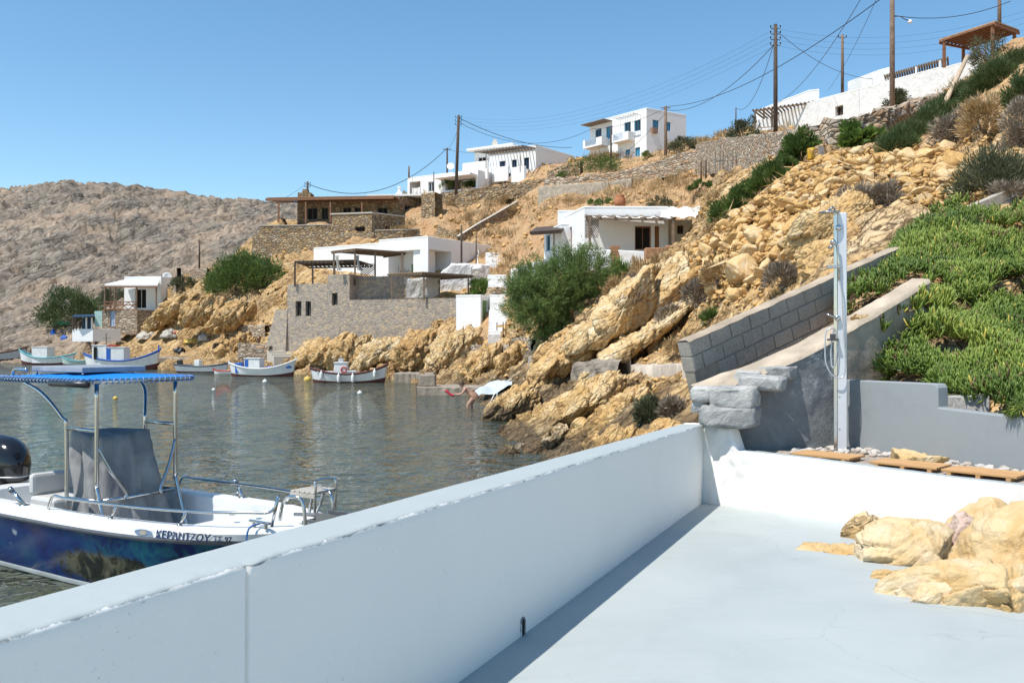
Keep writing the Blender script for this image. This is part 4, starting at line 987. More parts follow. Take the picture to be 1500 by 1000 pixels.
def balcony(px0, px1, py_t, py_b, out):
    a, b = sorted((reach(A.O, A.d, px0), reach(A.O, A.d, px1))); y = (A.O + A.d * (a + b) / 2).y; z0, z1 = PZ(py_b, y), PZ(py_t, y); m = MB()
    Q = lambda x, dz, dd: A.pt(x, dz, -dd) - off
    def bx(x0, x1_, d0, d1, h0, h1): m.hexa([Q(x0, h0, d1), Q(x1_, h0, d1), Q(x1_, h0, d0), Q(x0, h0, d0), Q(x0, h1, d1), Q(x1_, h1, d1), Q(x1_, h1, d0), Q(x0, h1, d0)])
    bx(a, b, 0.003, out, z0, z0 + .22); bx(a, a + .14, .003, out, z0 + .22, z1); bx(b - .14, b, .003, out, z0 + .22, z1); bx(a + .14, a + (b - a) * .30, out - .14, out, z0 + .22, z1); bx(b - (b - a) * .12, b - .14, out - .14, out, z0 + .22, z1)
    o = m.build('balcony', WHITE, E_); m = MB()
    def bx2(x0, x1_, h0, h1): m.hexa([Q(x0, h0, out - .05), Q(x1_, h0, out - .05), Q(x1_, h0, out - .09), Q(x0, h0, out - .09), Q(x0, h1, out - .05), Q(x1_, h1, out - .05), Q(x1_, h1, out - .09), Q(x0, h1, out - .09)])
    xa, xb = a + (b - a) * .30, b - (b - a) * .12
    for k in range(14): x = xa + (xb - xa) * (k + .5) / 14; bx2(x - .015, x + .015, z0 + .22, z1)
    bx2(xa, xb, z1 - .05, z1); m.build('railing', m_plain('pale_blue_rail', (.45, .55, .66), .5) if 'pale_blue_rail' not in MATS else MATS['pale_blue_rail'], o)
balcony(863.5, 891, 205, 217, 1.3); balcony(905, 930, 197, 209, 1.3)
m = MB(); y0 = (A.O + A.d * reach(A.O, A.d, 880)).y
xa, xb = sorted((reach(A.O, A.d, 863), reach(A.O, A.d, 897))); zz = PZ(182, y0)
m.hexa([A.pt(xa, zz, -1.7) - off, A.pt(xb, zz, -1.7) - off, A.pt(xb, zz, -.01) - off, A.pt(xa, zz, -.01) - off] + [A.pt(x_, zz + .09, d_) - off for x_, d_ in ((xa, -1.7), (xb, -1.7), (xb, -.01), (xa, -.01))])
m.build('awning', WOOD, E_)
m = MB(); xa, xb = sorted((reach(A.O, A.d, 909), reach(A.O, A.d, 938))); zz = PZ(174, 121)
for k in range(9):
    x = xa + (xb - xa) * k / 8; m.bar(A.pt(x, zz, -.002) - off, A.pt(x, zz, -1.5) - off, .08, .1)
m.bar(A.pt(xa, zz - .1, -1.4) - off, A.pt(xb, zz - .1, -1.4) - off, .1, .1); m.build('pergola_beams', WHITE, E_)
ac = MB(); x = reach(B.O, B.d, 957); zz = PZ(199, 120)
ac.hexa([B.pt(x - .45, zz, -.4) - off, B.pt(x + .45, zz, -.4) - off, B.pt(x + .45, zz, -.01) - off, B.pt(x - .45, zz, -.01) - off, B.pt(x - .45, zz + .7, -.4) - off, B.pt(x + .45, zz + .7, -.4) - off, B.pt(x + .45, zz + .7, -.01) - off, B.pt(x - .45, zz + .7, -.01) - off])
ac.build('window_box', m_plain('rusty_tin', (.36, .22, .15), .8, var=.6), E_)

# ---------------------------------------------------------------- long white house left of it
f = vec2(-.86, .51); s = vec2(.62, .78); O = P(785, 270, 122); zb = PZ(285, 122); zt = PZ(212.5, 122); off = Vector((O.x, O.y, zb))
D_ = empty('white_house', tuple(off), 0, 'long white house with a timber pergola and lower wing above the stone terrace wall', 'house')
wl = []
def fo(A):
    for q in [(767.5, 775, 231, 248), (750, 757, 234, 250), (732, 740, 236, 252)]: wl.append((A, A.px(*q), 'window', DBLUE, DBLUE))
A, B = block(D_, off, O, f, s, reach(O, f, 716), reach(O, s, 842), zb, zt, WHITE, fo=fo)
O2 = P(757, 270, 127); A2, B2 = block(D_, off, O2, f, s, reach(O2, f, 695), 6, zb, PZ(212, 127), WHITE, 'upper_block', fo=lambda A: wl.append((A, A.px(700, 712, 230, 240), 'window', WHITE, DARK)) or wl.append((A, A.px(714, 719, 231, 238), 'window', WHITE, DARK)))
O3 = P(700, 270, 119.5); A3, B3 = block(D_, off, O3, f, s, reach(O3, f, 597), 7, zb - 4, PZ(248.5, 119.5), WHITE, 'lower_wing', fo=lambda A: (wl.append((A, A.px(627, 636, 266, 281), 'window', WHITE, GLASS)), A.px(600, 616, 266, 291, 2.2, 'porch'), A.px(652, 697, 262, 277, 2.5, 'porch')))
for w_ in wl: panel(w_[0], w_[1], D_, off, w_[2], w_[3], w_[4])
def slab(parent, off, face, px0, px1, pyt, pyb, d0, d1, mat, name, bevel=0):
    a, b = sorted((reach(face.O, face.d, px0), reach(face.O, face.d, px1))); y = (face.O + face.d * (a + b) / 2).y; z0, z1 = PZ(pyb, y), PZ(pyt, y)
    m = MB().hexa([face.pt(a, z0, d1) - off, face.pt(b, z0, d1) - off, face.pt(b, z0, d0) - off, face.pt(a, z0, d0) - off, face.pt(a, z1, d1) - off, face.pt(b, z1, d1) - off, face.pt(b, z1, d0) - off, face.pt(a, z1, d0) - off])
    return m.build(name, mat, parent, bevel=bevel)
slab(D_, off, A3, 646, 699, 258.5, 261.5, -.004, -1.8, WHITE, 'porch_roof'); slab(D_, off, A, 705, 741, 246, 272, -4.5, -4.8, WHITE, 'terrace_parapet', .04); slab(D_, off, A, 741, 764, 251, 272, -3.4, -3.7, WHITE, 'terrace_parapet', .04); slab(D_, off, A2, 688, 726, 241, 252, -.6, -.85, WHITE, 'terrace_parapet', .04)
slab(D_, off, A, 766, 787, 250, 275, -3.0, -3.2, WHITE, 'terrace_parapet', .04)
slab(D_, off, A2, 690, 757, 216, 219, -.002, -1.2, WHITE, 'roof_overhang')
def quad(face, px0, px1, py, d0, d1, dz=0):
    a, b = reach(face.O, face.d, px0), reach(face.O, face.d, px1); y = (face.O + face.d * (a + b) / 2).y; z = PZ(py, y)
    return [face.pt(a, z, -d1), face.pt(b, z, -d1), face.pt(b, z + dz, -d0), face.pt(a, z + dz, -d0)]
slat_roof('pergola', quad(A, 716, 784, 226, .05, 3.6, .35), D_, off, WOOD, 16, .12)
for px_, y1 in ((712, 247), (762, 252)): post(D_, off, px_, 226, y1, 118.7, .06, WOOD)
ch = MB(); c = P(725, 216, 130) - off; ch.box((c.x - .4, c.y - .4, c.z - 1), (c.x + .4, c.y + .4, c.z + .7)); ch.box((c.x - .25, c.y - .25, c.z + .7), (c.x + .25, c.y + .25, c.z + 1.1)); ch.build('chimney', CREAM, D_)
sdsh = MB(); c = P(660, 249, 121) - off; sdsh.lathe([(.02, -.18), (.3, -.1), (.52, .02), (.5, .03), (.28, -.06), (.02, -.14)], tuple(c + Vector((0, 0, .5))), 18, Matrix.Rotation(R(70), 3, 'X')); sdsh.tube([c + Vector((0, 0, -.4)), c + Vector((0, .1, .5))], .04, 6); sdsh.build('satellite_dish', WHITE, D_, True)
cl = MB(); a = reach(A3.O, A3.d, 614.5); b = reach(A3.O, A3.d, 602.5)
cl.grid(lambda u, v: A3.pt(a + (b - a) * u, PZ(278 + 12.5 * v + 1.2 * math.sin(u * 3.1), 127), .12 + .06 * math.sin(u * 9)) - off, 14, 6)
o = cl.build('laundry_cloth', m_plain('white_cloth', (.74, .73, .71), .9), None, True); o.location = off; tag(o, 'white cloth hung across the open porch of the long white house', 'cloth')

# ---------------------------------------------------------------- stone house with red-brown pergola and terraces
O = P(585, 320, 112); f = vec2(-.995, .1); s = vec2(.44, .9); zb = PZ(335, 112); zt = PZ(287, 112); off = Vector((O.x, O.y, zb))
C_ = empty('stone_house', tuple(off), 0, 'low ochre stone house with a long red brown pergola, above stepped stone terraces', 'house'); wl = []
def fo(A):
    for q, nm in [((450, 465, 304.5, 322), 'door'), ((471, 480.5, 304, 322), 'door'), ((502, 514.5, 304, 314), 'window'), ((519, 531.5, 303.5, 314), 'window'), ((553, 568, 304, 317), 'window')]: wl.append((A, A.px(*q), nm))
A, B = block(C_, off, O, f, s, reach(O, f, 435.5), reach(O, s, 620), zb, zt, STONE_O, fo=fo, so=lambda B: wl.append((B, B.px(593, 603.5, 301, 311), 'window')))
GF = m_plain('grey_green_frame', (.10, .11, .10), .6)
for w_ in wl: panel(w_[0], w_[1], C_, off, w_[2], GF, DARK)
slat_roof('pergola', quad(A, 404, 584, 296.5, .05, 3.0, .12), C_, off, WOOD_R, 42, .1)
m = MB(); q = quad(A, 404, 584, 294.2, .02, 3.05, .12); q = [x_ - off for x_ in q]; m.hexa(q + [x_ + UP * .06 for x_ in q]); m.build('pergola_cover', m_plain('reed_mat', (.36, .25, .15), .95, var=.4, scale=9), C_)
m = MB(); q0 = quad(A, 402, 585, 296.5, .05, 3.06); m.bar(q0[0] - off, q0[1] - off, .14, .3); m.build('pergola_beam', WOOD_R, C_)
for px_ in (408, 448, 484, 530): post(C_, off, px_, 296, 326, 109.2, .09, WOOD_R)
ch = MB(); c0, c1 = P(436, 290, 114) - off, P(455, 282, 114) - off; ch.box((c0.x, c0.y, c0.z - .6), (c1.x, c0.y + 2, c1.z)); ch.box((c0.x + .5, c0.y + .4, c1.z), (c1.x - .5, c0.y + 1.4, c1.z + .5)); ch.build('chimney', STONE_O, C_)
ch = MB(); c = P(585, 281, 117) - off; ch.lathe([(.55, -.9), (.45, -.2), (.24, .0), (.18, .1), (.18, .5), (.24, .52), (.24, .66), (.05, .7)], tuple(c), 12); ch.build('chimney', WHITE, C_, True)
slab(C_, off, A, 532, 622, 280.5, 283.2, 2.0, 6, WHITE, 'roof_edge')
# stone block in front of it
O = P(545, 345, 104.5); f2 = vec2(-.97, .22); s2 = vec2(.72, .69); off = Vector((O.x, O.y, PZ(372, 104.5)))
T_ = empty('stone_annexe', tuple(off), 0, 'square stone annexe with a white edged flat roof and one small window', 'annexe'); wl = []
A, B = block(T_, off, O, f2, s2, reach(O, f2, 486), reach(O, s2, 593), PZ(372, 104.5), PZ(312.5, 104.5), STONE_O, fo=lambda A: wl.append((A, A.px(520, 535, 331.5, 345), 'window')), so=lambda B: wl.append((B, B.px(564, 570, 331, 336), 'window')), roof=False)
for w_ in wl: panel(w_[0], w_[1], T_, off, w_[2], STONE_O, DARK, 0)
m = MB(); O0 = Vector((O.x, O.y, 0)); zt = PZ(312.5, 104.5); q = [O0 - f2 * .1 - s2 * .1, O0 + f2 * (A.W + .1) - s2 * .1, O0 + f2 * (A.W + .1) + s2 * (B.W + .1), O0 - f2 * .1 + s2 * (B.W + .1)]
m.hexa([Vector((p.x, p.y, zt)) - off for p in q] + [Vector((p.x, p.y, zt + .16)) - off for p in q]); m.build('roof_slab', m_plaster('pale_screed', (.50, .45, .38), (.36, .31, .25)), T_)
SCREED = MATS['pale_screed']
stone_wall('terrace_wall', [(380, 331, 346, 107.5), (432, 330.5, 346, 107), (488, 329.5, 346, 106.5)], .6, STONE_O, 'upper ochre stone terrace wall in front of the stone house', cap=SCREED)
stone_wall('terrace_wall', [(370, 343.5, 382, 105.5), (430, 341.5, 392, 104.5), (490, 340, 402, 103.5), (548, 340, 400, 103.2)], .6, STONE_O, 'tall ochre dry stone terrace wall below the stone house', cap=None, batter=.08)
stone_wall('terrace_wall', [(549, 338, 352, 102.5), (590, 337, 352, 103), (615, 336, 350, 104)], .5, STONE_O, 'low ochre stone wall beside the stone annexe, above the white house roof', cap=SCREED)
stone_wall('stone_pillar', [(617, 283, 322, 110), (637, 282, 322, 109.2)], 2.2, STONE_O, 'square ochre stone pillar between the stone house and the long terrace wall', 'pillar')

# ---------------------------------------------------------------- big white house on the grey stone base
O = P(627, 410, 86); f = vec2(-.85, .53); s = vec2(.56, .83); zb = PZ(415, 86) - 1.2; zt = PZ(346, 86); off = Vector((O.x, O.y, zb))
A_ = empty('white_house', tuple(off), 0, 'white house with deep porches on a grey stone base above the water', 'house'); wl = []
A, B = block(A_, off, O, f, s, reach(O, f, 555), reach(O, s, 720), zb, zt, WHITE,
             fo=lambda A: A.px(569, 615.5, 367, 409, 2.4, 'porch'), so=lambda B: (B.px(628.5, 661, 367, 403, 2.0, 'porch'), wl.append((B, B.px(673.5, 677, 383, 387, .1), 'vent'))))
O2 = A.O + f * (A.W + .01) + s * .25; A2, B2 = block(A_, off, O2, f, s, reach(O2, f, 459.5), 6.5, zb - 1, PZ(356, O2.y), WHITE, 'left_wing')
for face, q, nm, mt, pn in [(A, (581, 593, 384, 405), 'door', GREENP, GREENP), (A, (609, 613, 391, 402), 'door', GREENP, DARK), (B, (640, 648, 384, 401), 'door', GREENP, DARK)]:
    a, b = sorted((reach(face.O, face.d, q[0]), reach(face.O, face.d, q[1]))); y = (face.O + face.d * (a + b) / 2).y
    panel(face, [a, PZ(q[3], y), b, PZ(q[2], y), 2.44 if face is A else 2.04, None], A_, off, nm, mt, pn)
am = MB(); a = reach(A.O, A.d, 597); am.lathe([(.02, 0), (.42, 0), (.42, .05), (.02, .05)], tuple(A.pt(a, PZ(381, 89), 2.36) - off), 16, Matrix.Rotation(R(90), 3, 'X') ); am.build('fanlight', DARK, A_)
for px_, y0 in ((675.5, 330), (692.5, 335)):
    pass
# timber pergolas of that house
def pergola(name, corners, posts, label, mat=WOOD, n=14, th=.10, extra=None):
    off = P(posts[0][0], posts[0][2], posts[0][3]); g = empty(name, tuple(off), 0, label, 'pergola')
    slat_roof('roof', [P(*c) for c in corners], g, off, mat, n, th)
    for px_, y0, y1, Y in posts: post(g, off, px_, y0, y1, Y, .07, mat)
    if extra: extra(g, off)
    return g
CLOTH = m_plain('white_canvas', (.70, .67, .62), .9, var=.12, scale=2)
REED = MATS['reed_mat']
def reed(corners, dz=.16, mat=None):
    def fn(g, off):
        m = MB(); q = [P(*c) - off + UP * dz for c in corners]; m.hexa(q + [x_ + UP * .05 for x_ in q]); m.build('reed_cover', mat or REED, g)
    return fn
def flat(z, pts): return [(px_, 500 - (z - H) * F / Y_, Y_) for px_, Y_ in pts]
c1 = flat(PZ(385, 80.5), [(432, 80.5), (522, 79.5), (545, 84.5), (452, 86)])
pergola('pergola', c1, [(432, 386, 420, 80.5), (458, 386, 418, 80.3), (490, 385, 418, 80), (520, 384, 418, 79.6)], 'low dark timber pergola over the left end of the white house terrace', WOOD_D, 16, .1, reed(c1))
c2 = flat(PZ(367, 78), [(486, 80.2), (521, 78), (594, 81.0), (562, 84)])
def curt(g, off):
    reed(c2)(g, off)
    for px_ in (493.5, 523.5):
        m = MB(); m.grid(lambda u, v: P(px_ + (u - .5) * (6 - 3.4 * math.sin(v * 3.1) + 2.2 * v) + 4 * v * v, 374 + 22 * v, 78.6 + .12 * math.sin(u * 14)) - off, 16, 8); m.build('curtain', CLOTH, g, True)
    lt = MB()
    for k in range(-6, 9):
        for dr_ in (1, -1):
            x0, y0 = 528, 386 + k * 3; x1, y1 = x0 + 21, y0 + dr_ * 21 * .8
            pts = []
            for i in range(41):
                t = i / 40; y = y0 + (y1 - y0) * t
                if 386 <= y <= 404: pts.append((x0 + 21 * t, y))
            if len(pts) > 1: lt.bar(P(*pts[0], 78.5) - off, P(*pts[-1], 78.5) - off, .05)
    lt.build('lattice', WOOD_D, g)
pergola('pergola', c2, [(489, 371, 404, 79.8), (520, 368, 404, 78.2), (549.5, 369, 406, 79.2), (589, 371, 406, 80.6)], 'timber pergola with white curtains and a lattice screen on the terrace edge', WOOD, 18, .1, curt)
c3 = flat(PZ(401.5, 76), [(569, 78), (619, 76), (692, 79.5), (645, 82)])
pergola('pergola', c3, [(574, 405, 440, 77.6), (621, 402, 440, 76.2), (643, 408, 434, 81.5), (686, 405.5, 434, 79.2)], 'weathered timber pergola over the lower patio beside the white hut', WOOD, 18, .13, reed(c3))

# grey stone base of the house
O = P(668, 470, 75.5); f = vec2(-.945, .33); s = vec2(.33, .945); zb = -.4; off = Vector((O.x, O.y, 0))
G_ = empty('stone_building', tuple(off), 0, 'massive grey rubble stone base of the white house, with three narrow windows', 'stone base')
Af = Face(O, f, Vector((-.33, -.945, 0)), reach(O, f, 512), zb, PZ(436.5, 76.5)); m = MB(); Af.emit(m, off)
e0, e1 = Af.pt(0, 0), Af.pt(Af.W, 0); zt = Af.zt
bk = Vector((.33, .945, 0)) * 9
m.add([Vector((e0.x, e0.y, zt)) - off, Vector((e1.x, e1.y, zt)) - off, Vector((e1.x + bk.x, e1.y + bk.y, zt)) - off, Vector((e0.x + bk.x, e0.y + bk.y, zt)) - off, Vector((e0.x, e0.y, zb)) - off, Vector((e0.x + bk.x, e0.y + bk.y, zb)) - off], [(0, 1, 2, 3), (0, 3, 5, 4)])
m.build('wall', STONE_G, G_, fix=False)
m = MB(); m.grid(lambda u, v: Vector((e0.x + (e1.x - e0.x) * u, e0.y + (e1.y - e0.y) * u, zt + .02)) + Vector((.33, .945, 0)) * (v * .5 - .04) - off + UP * (mnoise.noise(Vector((u * 60, v * 3, 1))) * .07), 80, 4); m.build('coping', STONE_G, G_)
O5 = P(512, 470, 0.0001 + e1.y); O5 = Vector((e1.x, e1.y, 0)) + f * .004; wl = []
def fo(A):
    for q in [(486, 494.5, 429, 447), (447.5, 455.5, 441, 463), (433, 441.5, 441, 463)]: wl.append((A, A.px(*q, .35), 'window'))
z_hi, z_lo = PZ(403, e1.y + 1.2), PZ(416.5, e1.y + 2.5)
Wm = reach(O5, f, 480); 
A6, B6 = block(G_, off, O5, f, s, Wm, 8.0, zb, z_hi, STONE_G, 'stepped_wall', fo=lambda A: wl.append((A, A.px(486, 494.5, 429, 447, .35), 'window')), roof=False)
O7 = O5 + f * (Wm + .004) + Vector((0, 0, 0)); A7, B7 = block(G_, off, O7, f, s, reach(O7, f, 421), 7.0, zb, z_lo, STONE_G, 'stepped_wall', fo=lambda A: [wl.append((A, A.px(*q, .35), 'window')) for q in [(447.5, 455.5, 441, 463), (433, 441.5, 441, 463)]], roof=False)
O8 = O7 + f * (A7.W + .004); wb_ = reach(O8, f, 404)
m = MB(); n8 = Vector((-.33, -.945, 0)); zs = PZ(453, O8.y)
q = [O8 + n8 * .5, O8 + f * (wb_ + 1.6) + n8 * .5, O8 + f * (wb_ + 1.6) + s * 5, O8 + s * 5]; q2 = [O8, O8 + f * wb_, O8 + f * wb_ + s * 5, O8 + s * 5]
m.hexa([Vector((p.x, p.y, zb)) - off for p in q] + [Vector((p.x, p.y, zs)) - off for p in q2]); m.build('buttress', STONE_G, G_)
for nm_, OO, W_, D__, zz in (('flat_top', O5, Wm, 8.0, z_hi), ('flat_top', O7, A7.W, 7.0, z_lo)):
    m = MB(); m.add([Vector((p.x, p.y, zz)) - off for p in (OO, OO + f * W_, OO + f * W_ + s * D__, OO + s * D__)], [(0, 1, 2, 3)]); m.build(nm_, SCREED, G_, fix=False)
for w_ in wl: panel(w_[0], w_[1], G_, off, 'window', GF, DARK)
# patio wall set back on the base
pw = [(512, 404, 440, 80.2), (560, 405, 441, 80.6), (600, 405.5, 441, 81)]
stone_wall('patio_wall', pw, .5, STONE_G, 'dark shaded stone wall at the back of the lower patio', rough=.04)
stone_wall('patio_wall', [(597, 409, 442, 80.3), (620, 408, 442, 80.8), (645, 406, 440, 81.5)], .5, WHITE_OLD, 'whitewashed rough stone wall at the back of the lower patio', rough=.05)
stone_wall('rough_wall', [(640, 404, 440, 82.5), (662, 386, 436, 82.6), (690, 386, 430, 83), (717, 388, 424, 84)], 1.6, WHITE_OLD, 'big lumpy whitewashed wall at the foot of the white house gable', rough=.07)
bell = MB(); c = P(699.5, 396, 82.4); bell.lathe([(.50, 0), (.48, .22), (.36, .42), (.16, .56), (.05, .6), (.04, 1.3), (.07, 1.34), (.01, 1.42)], (0, 0, 0), 14); bell.tube([(0, 0, 1.3), (.14, 0, 1.55), (.05, 0, 1.9)], .03, 6)
o = bell.build('white_dome', WHITE, None, True); o.location = c - UP * .0; tag(o, 'small white dome with a thin iron stem on the lumpy white wall', 'dome')

# white hut
O = P(704, 470, 72.5); f = vec2(-.93, .36); s = vec2(.42, .91); zb = PZ(502, 72.5); zt = PZ(432, 72.5); off = Vector((O.x, O.y, zb)); wl = []
K_ = empty('white_hut', tuple(off), 0, 'small plain white hut with a narrow green door beside the stone base', 'hut')
A, B = block(K_, off, O, f, s, reach(O, f, 668), reach(O, s, 723), zb - 1.2, zt, WHITE, so=lambda B: wl.append((B, B.px(706.5, 714.5, 440, 472), 'door')), parapet=.1)
panel(wl[0][0], wl[0][1], K_, off, 'door', GREENP, GREENP)

# ---------------------------------------------------------------- white house with canvas awning above the tamarisk
O = P(856, 390, 60); r_ = vec2(1, .02); l_ = vec2(-.22, .975); zb = PZ(400, 60); zt = PZ(302.5, 60); off = Vector((O.x, O.y, zb)); wl = []
B_ = empty('white_house', tuple(off), 0, 'white house with a canvas awning and pole pergola, above the tamarisk tree', 'house')
def fo(A):
    wl.append((A, A.px(930, 954, 331, 366, .3), 'window', WOOD_R, DARK)); wl.append((A, A.px(959, 966, 331, 370, .25), 'door', m_plain('oak_door', (.33, .14, .05), .5), MATS['oak_door']))
A, B = block(B_, off, O, r_, l_, reach(O, r_, 979), reach(O, l_, 826), zb, zt, WHITE, fo=fo, so=lambda B: wl.append((B, B.px(831, 837.5, 333, 369, .2), 'door', REDP, REDP)))
for w_ in wl[:2]: panel(w_[0], w_[1], B_, off, w_[2], w_[3], w_[4])
panel(wl[2][0], wl[2][1], B_, off, 'door', REDP, REDP); wl2 = []
O2 = A.O + r_ * (A.W + .01) + Vector((0, .5, 0)); A2, B2 = block(B_, off, O2, r_, l_, reach(O2, r_, 1014), 5, zb, PZ(322, 60.5), CREAM, 'right_wing', fo=lambda A: wl2.append(A.px(992, 1001.5, 330, 343, .2)))
panel(A2, wl2[0], B_, off, 'window', WOOD, DARK)
O3 = B.O + l_ * (B.W + .02) + Vector((-.35, 0, 0)); A3, B3 = block(B_, off, O3, r_, l_, 2.2, reach(O3, l_, 817), zb, PZ(308.5, O3.y), WHITE, 'rear_block')
O4 = P(822, 390, 63.5); A4, B4 = block(B_, off, O4, r_, l_, 1.2, reach(O4, l_, 797), zb - 1, PZ(329, 64), WHITE, 'left_annexe', so=lambda B: wl2.append(B.px(800, 806, 344, 368, .2)))
panel(B4, wl2[1], B_, off, 'door', SHUT, GLASS)
slat_roof('left_awning', [P(778, 343, 64), P(822, 340, 62), P(826, 334, 66), P(788, 336, 68)], B_, off, WOOD_D, 16, .2)
post(B_, off, 811.5, 340, 384, 63, .05, WOOD)
slat_roof('pergola', [P(858, 320, 57.4), P(989, 322, 57.2), P(979, 319, 59.9), P(858, 317, 59.9)], B_, off, WOOD, 7, .12)
post(B_, off, 864, 320, 388, 57.4, .07, WOOD); post(B_, off, 986, 322, 386, 57.2, .08, WOOD)
lt = MB()
for k in range(-7, 10):
    for dr_ in (1, -1):
        x0, y0 = 857, 320 + k * 4.2; pts = [(x0 + 20 * i / 40, y0 + dr_ * 30 * i / 40) for i in range(41)]; pts = [q for q in pts if 321 <= q[1] <= 349]
        if len(pts) > 1: lt.bar(P(*pts[0], 57.45) - off, P(*pts[-1], 57.45) - off, .045)
lt.build('lattice', WOOD, B_)
aw = MB(); c4 = [P(962, 309, 60.3), P(975, 303, 60.5), P(1036, 303, 60), P(1034, 312, 56.5), P(990, 321, 56.8)]
def fn(u, v):
    a = P(970, 304, 61).lerp(P(1036, 303, 60), u); b = P(964, 320, 57.3).lerp(P(1033, 317, 56.5), u); q = a.lerp(b, v); q.z -= .28 * math.sin(v * 3.14) * (.6 + .4 * math.sin(u * 9)) + .07 * math.sin(u * 21 + v * 3); return q - off
aw.grid(fn, 30, 12).build('canvas_awning', CLOTH, B_, True)
aw = MB(); aw.grid(lambda u, v: P(868 + 108 * u, 320, 57.5).lerp(P(868 + 108 * u, 318, 59.9), v) - off + UP * (.1 - .12 * abs(math.sin(u * 18.8))), 60, 6); aw.build('awning_strip', CLOTH, B_, True)
# its terrace
stone_wall('terrace_wall', [(826, 375, 394, 58.4), (850, 366, 392, 57.4), (900, 366, 391.5, 56.6), (975, 370, 391.5, 56.2), (1006, 372, 391.5, 56.2)], .3, WHITE, 'white rendered terrace wall of the house with the canvas awning', rough=.015)
stone_wall('terrace_wall', [(870, 391, 412, 56.1), (940, 391, 410, 55.9), (1004, 391, 408, 55.9)], .5, STONE_G, 'dark stone footing below the white terrace wall', rough=.04)
pl = MB(); oo = P(901, 388, 55.6)
for k in range(7):
    w_ = .52 + .1 * math.sin(k * 2.3); pl.box((-w_ / 2 + .04 * math.sin(k), -.25, k * .2), (w_ / 2 + .04 * math.sin(k), .25, k * .2 + .19))
o = pl.build('brick_pillar', m_plain('old_brick', (.36, .20, .11), .95, var=.5, scale=3, bump=.6), None, bevel=.02); o.location = oo - UP * .2; tag(o, 'crumbling brick pillar at the front of the white terrace wall', 'pillar')
pl = MB(); pl.box((-.55, -.3, 0), (.7, .3, 1.05)); pl.box((.72, -.28, .1), (1.3, .28, 1.2)); o = pl.build('clay_bench', MATS['old_brick'], None, bevel=.06); o.location = P(957, 388, 55.5); tag(o, 'earth coloured masonry bench on the terrace under the awning', 'bench')
for k, (px_, y0, y1, Y) in enumerate([(748, 396, 425, 68), (763, 391, 420, 67), (779, 386, 415, 66), (795, 382, 412, 65)]):
    m = MB(); a, b = P(px_, y1, Y), P(px_ + 10, y0, Y); a2 = ground(a.x, a.y + .1)
    for q in ((0, .25), (.48, .73)): m.box((q[0] * 1.1, 0, -1.0), (q[1] * 1.1, .22, b.z - a.z))
    m.box((0, .02, b.z - a.z - .001), (.82, .2, b.z - a.z + .12)); m.box((0, .02, -1), (.8, .2, .5))
    o = m.build('balustrade', WHITE, None, bevel=.03); o.location = a; o.rotation_euler = (0, 0, R(-38))
    tag(o, ['white balustrade pier lowest on the stair beside the tamarisk', 'second white balustrade pier from the foot of the stair', 'third white balustrade pier from the foot of the stair', 'white balustrade pier nearest the canvas awning house'][k], 'balustrade', 'white balustrade piers')

# ---------------------------------------------------------------- white house and wall on the ridge at the right
O = P(1200, 190, 78); d_ = (P(1441, 74, 66) - P(1200, 143, 78)); f = vec2(d_.x, d_.y); s = vec2(-.35, .94); zb = PZ(200, 78); off = Vector((O.x, O.y, zb)); wl = []
F_ = empty('white_house', tuple(off), 0, 'whitewashed stone house with a long windowless wall along the right skyline', 'house')
cut = [1200, 1256, 1288, 1377, 1441]; tops = [143, 131, 121, 98, 84]
for k in range(4):
    a, b = reach(O, f, cut[k]), reach(O, f, cut[k + 1]); Ok = O + f * (a + .003); yy = Ok.y
    zt_k = PZ((tops[k] + tops[k + 1]) / 2 + 1, (yy + (O + f * b).y) / 2)
    ff = (lambda A: wl.append((A, A.px(1223.5, 1235, 155, 169.5, .35)))) if k == 0 else None
    A, B = block(F_, off, Ok, f, s, b - a - .003, 6.5, zb - 1, zt_k, WHITE_OLD, 'wall_section', fo=ff, parapet=.15)
panel(wl[0][0], wl[0][1], F_, off, 'window', WOOD, DARK)
O2 = P(1200, 190, 81); g = vec2(-.93, .37); wl = []
A, B = block(F_, off, O2, g, s, reach(O2, g, 1184), 6, zb - 1, PZ(131, 81), WHITE, 'side_block', fo=lambda A: wl.append((A, A.px(1189.5, 1199, 147, 182, .15), 'door', CREAM, CREAM)))
O3 = P(1186, 190, 83); A3, B3 = block(F_, off, O3, g, s, reach(O3, g, 1154), 5, zb - 1, PZ(143, 83.5), WHITE, 'porch_block', fo=lambda A: (wl.append((A, A.px(1161.5, 1173, 160, 175, .2), 'window', WHITE, DARK)), wl.append((A, A.px(1174.5, 1185, 158, 175, .2), 'window', WHITE, DARK))))
for w_ in wl: panel(w_[0], w_[1], F_, off, w_[2], w_[3], w_[4])
slat_roof('pergola', [P(*q) for q in flat(PZ(151.5, 79.5), [(1103, 82.2), (1185, 79.5), (1192, 83), (1122, 86)])], F_, off, WOOD, 15, .13)
for px_, y0, y1, Y in ((1106, 163, 188, 82), (1119, 158, 186, 85.5), (1131, 160, 186, 82), (1138, 159, 186, 81)): post(F_, off, px_, y0, y1, Y, .07, WOOD)
slab(F_, off, A3, 1112, 1160, 178, 190, -1.0, -1.3, WHITE, 'porch_parapet', .03)
OT = P(1284, 125, 76); AT, BT = block(F_, off, OT, f, s, reach(OT, f, 1308), 3.5, PZ(128, 76), PZ(104, 76), WHITE_OLD, 'roof_room')
slat_roof('roof_pergola', [P(*q) for q in flat(24.9, [(1296, 74.5), (1388, 69.8), (1390, 74), (1302, 79)])], F_, off, WOOD, 26, .13)
for px_, y0, y1, Y in ((1342, 98, 112, 72), (1377, 89, 106, 70)): post(F_, off, px_, y0, y1, Y, .06, WHITE)
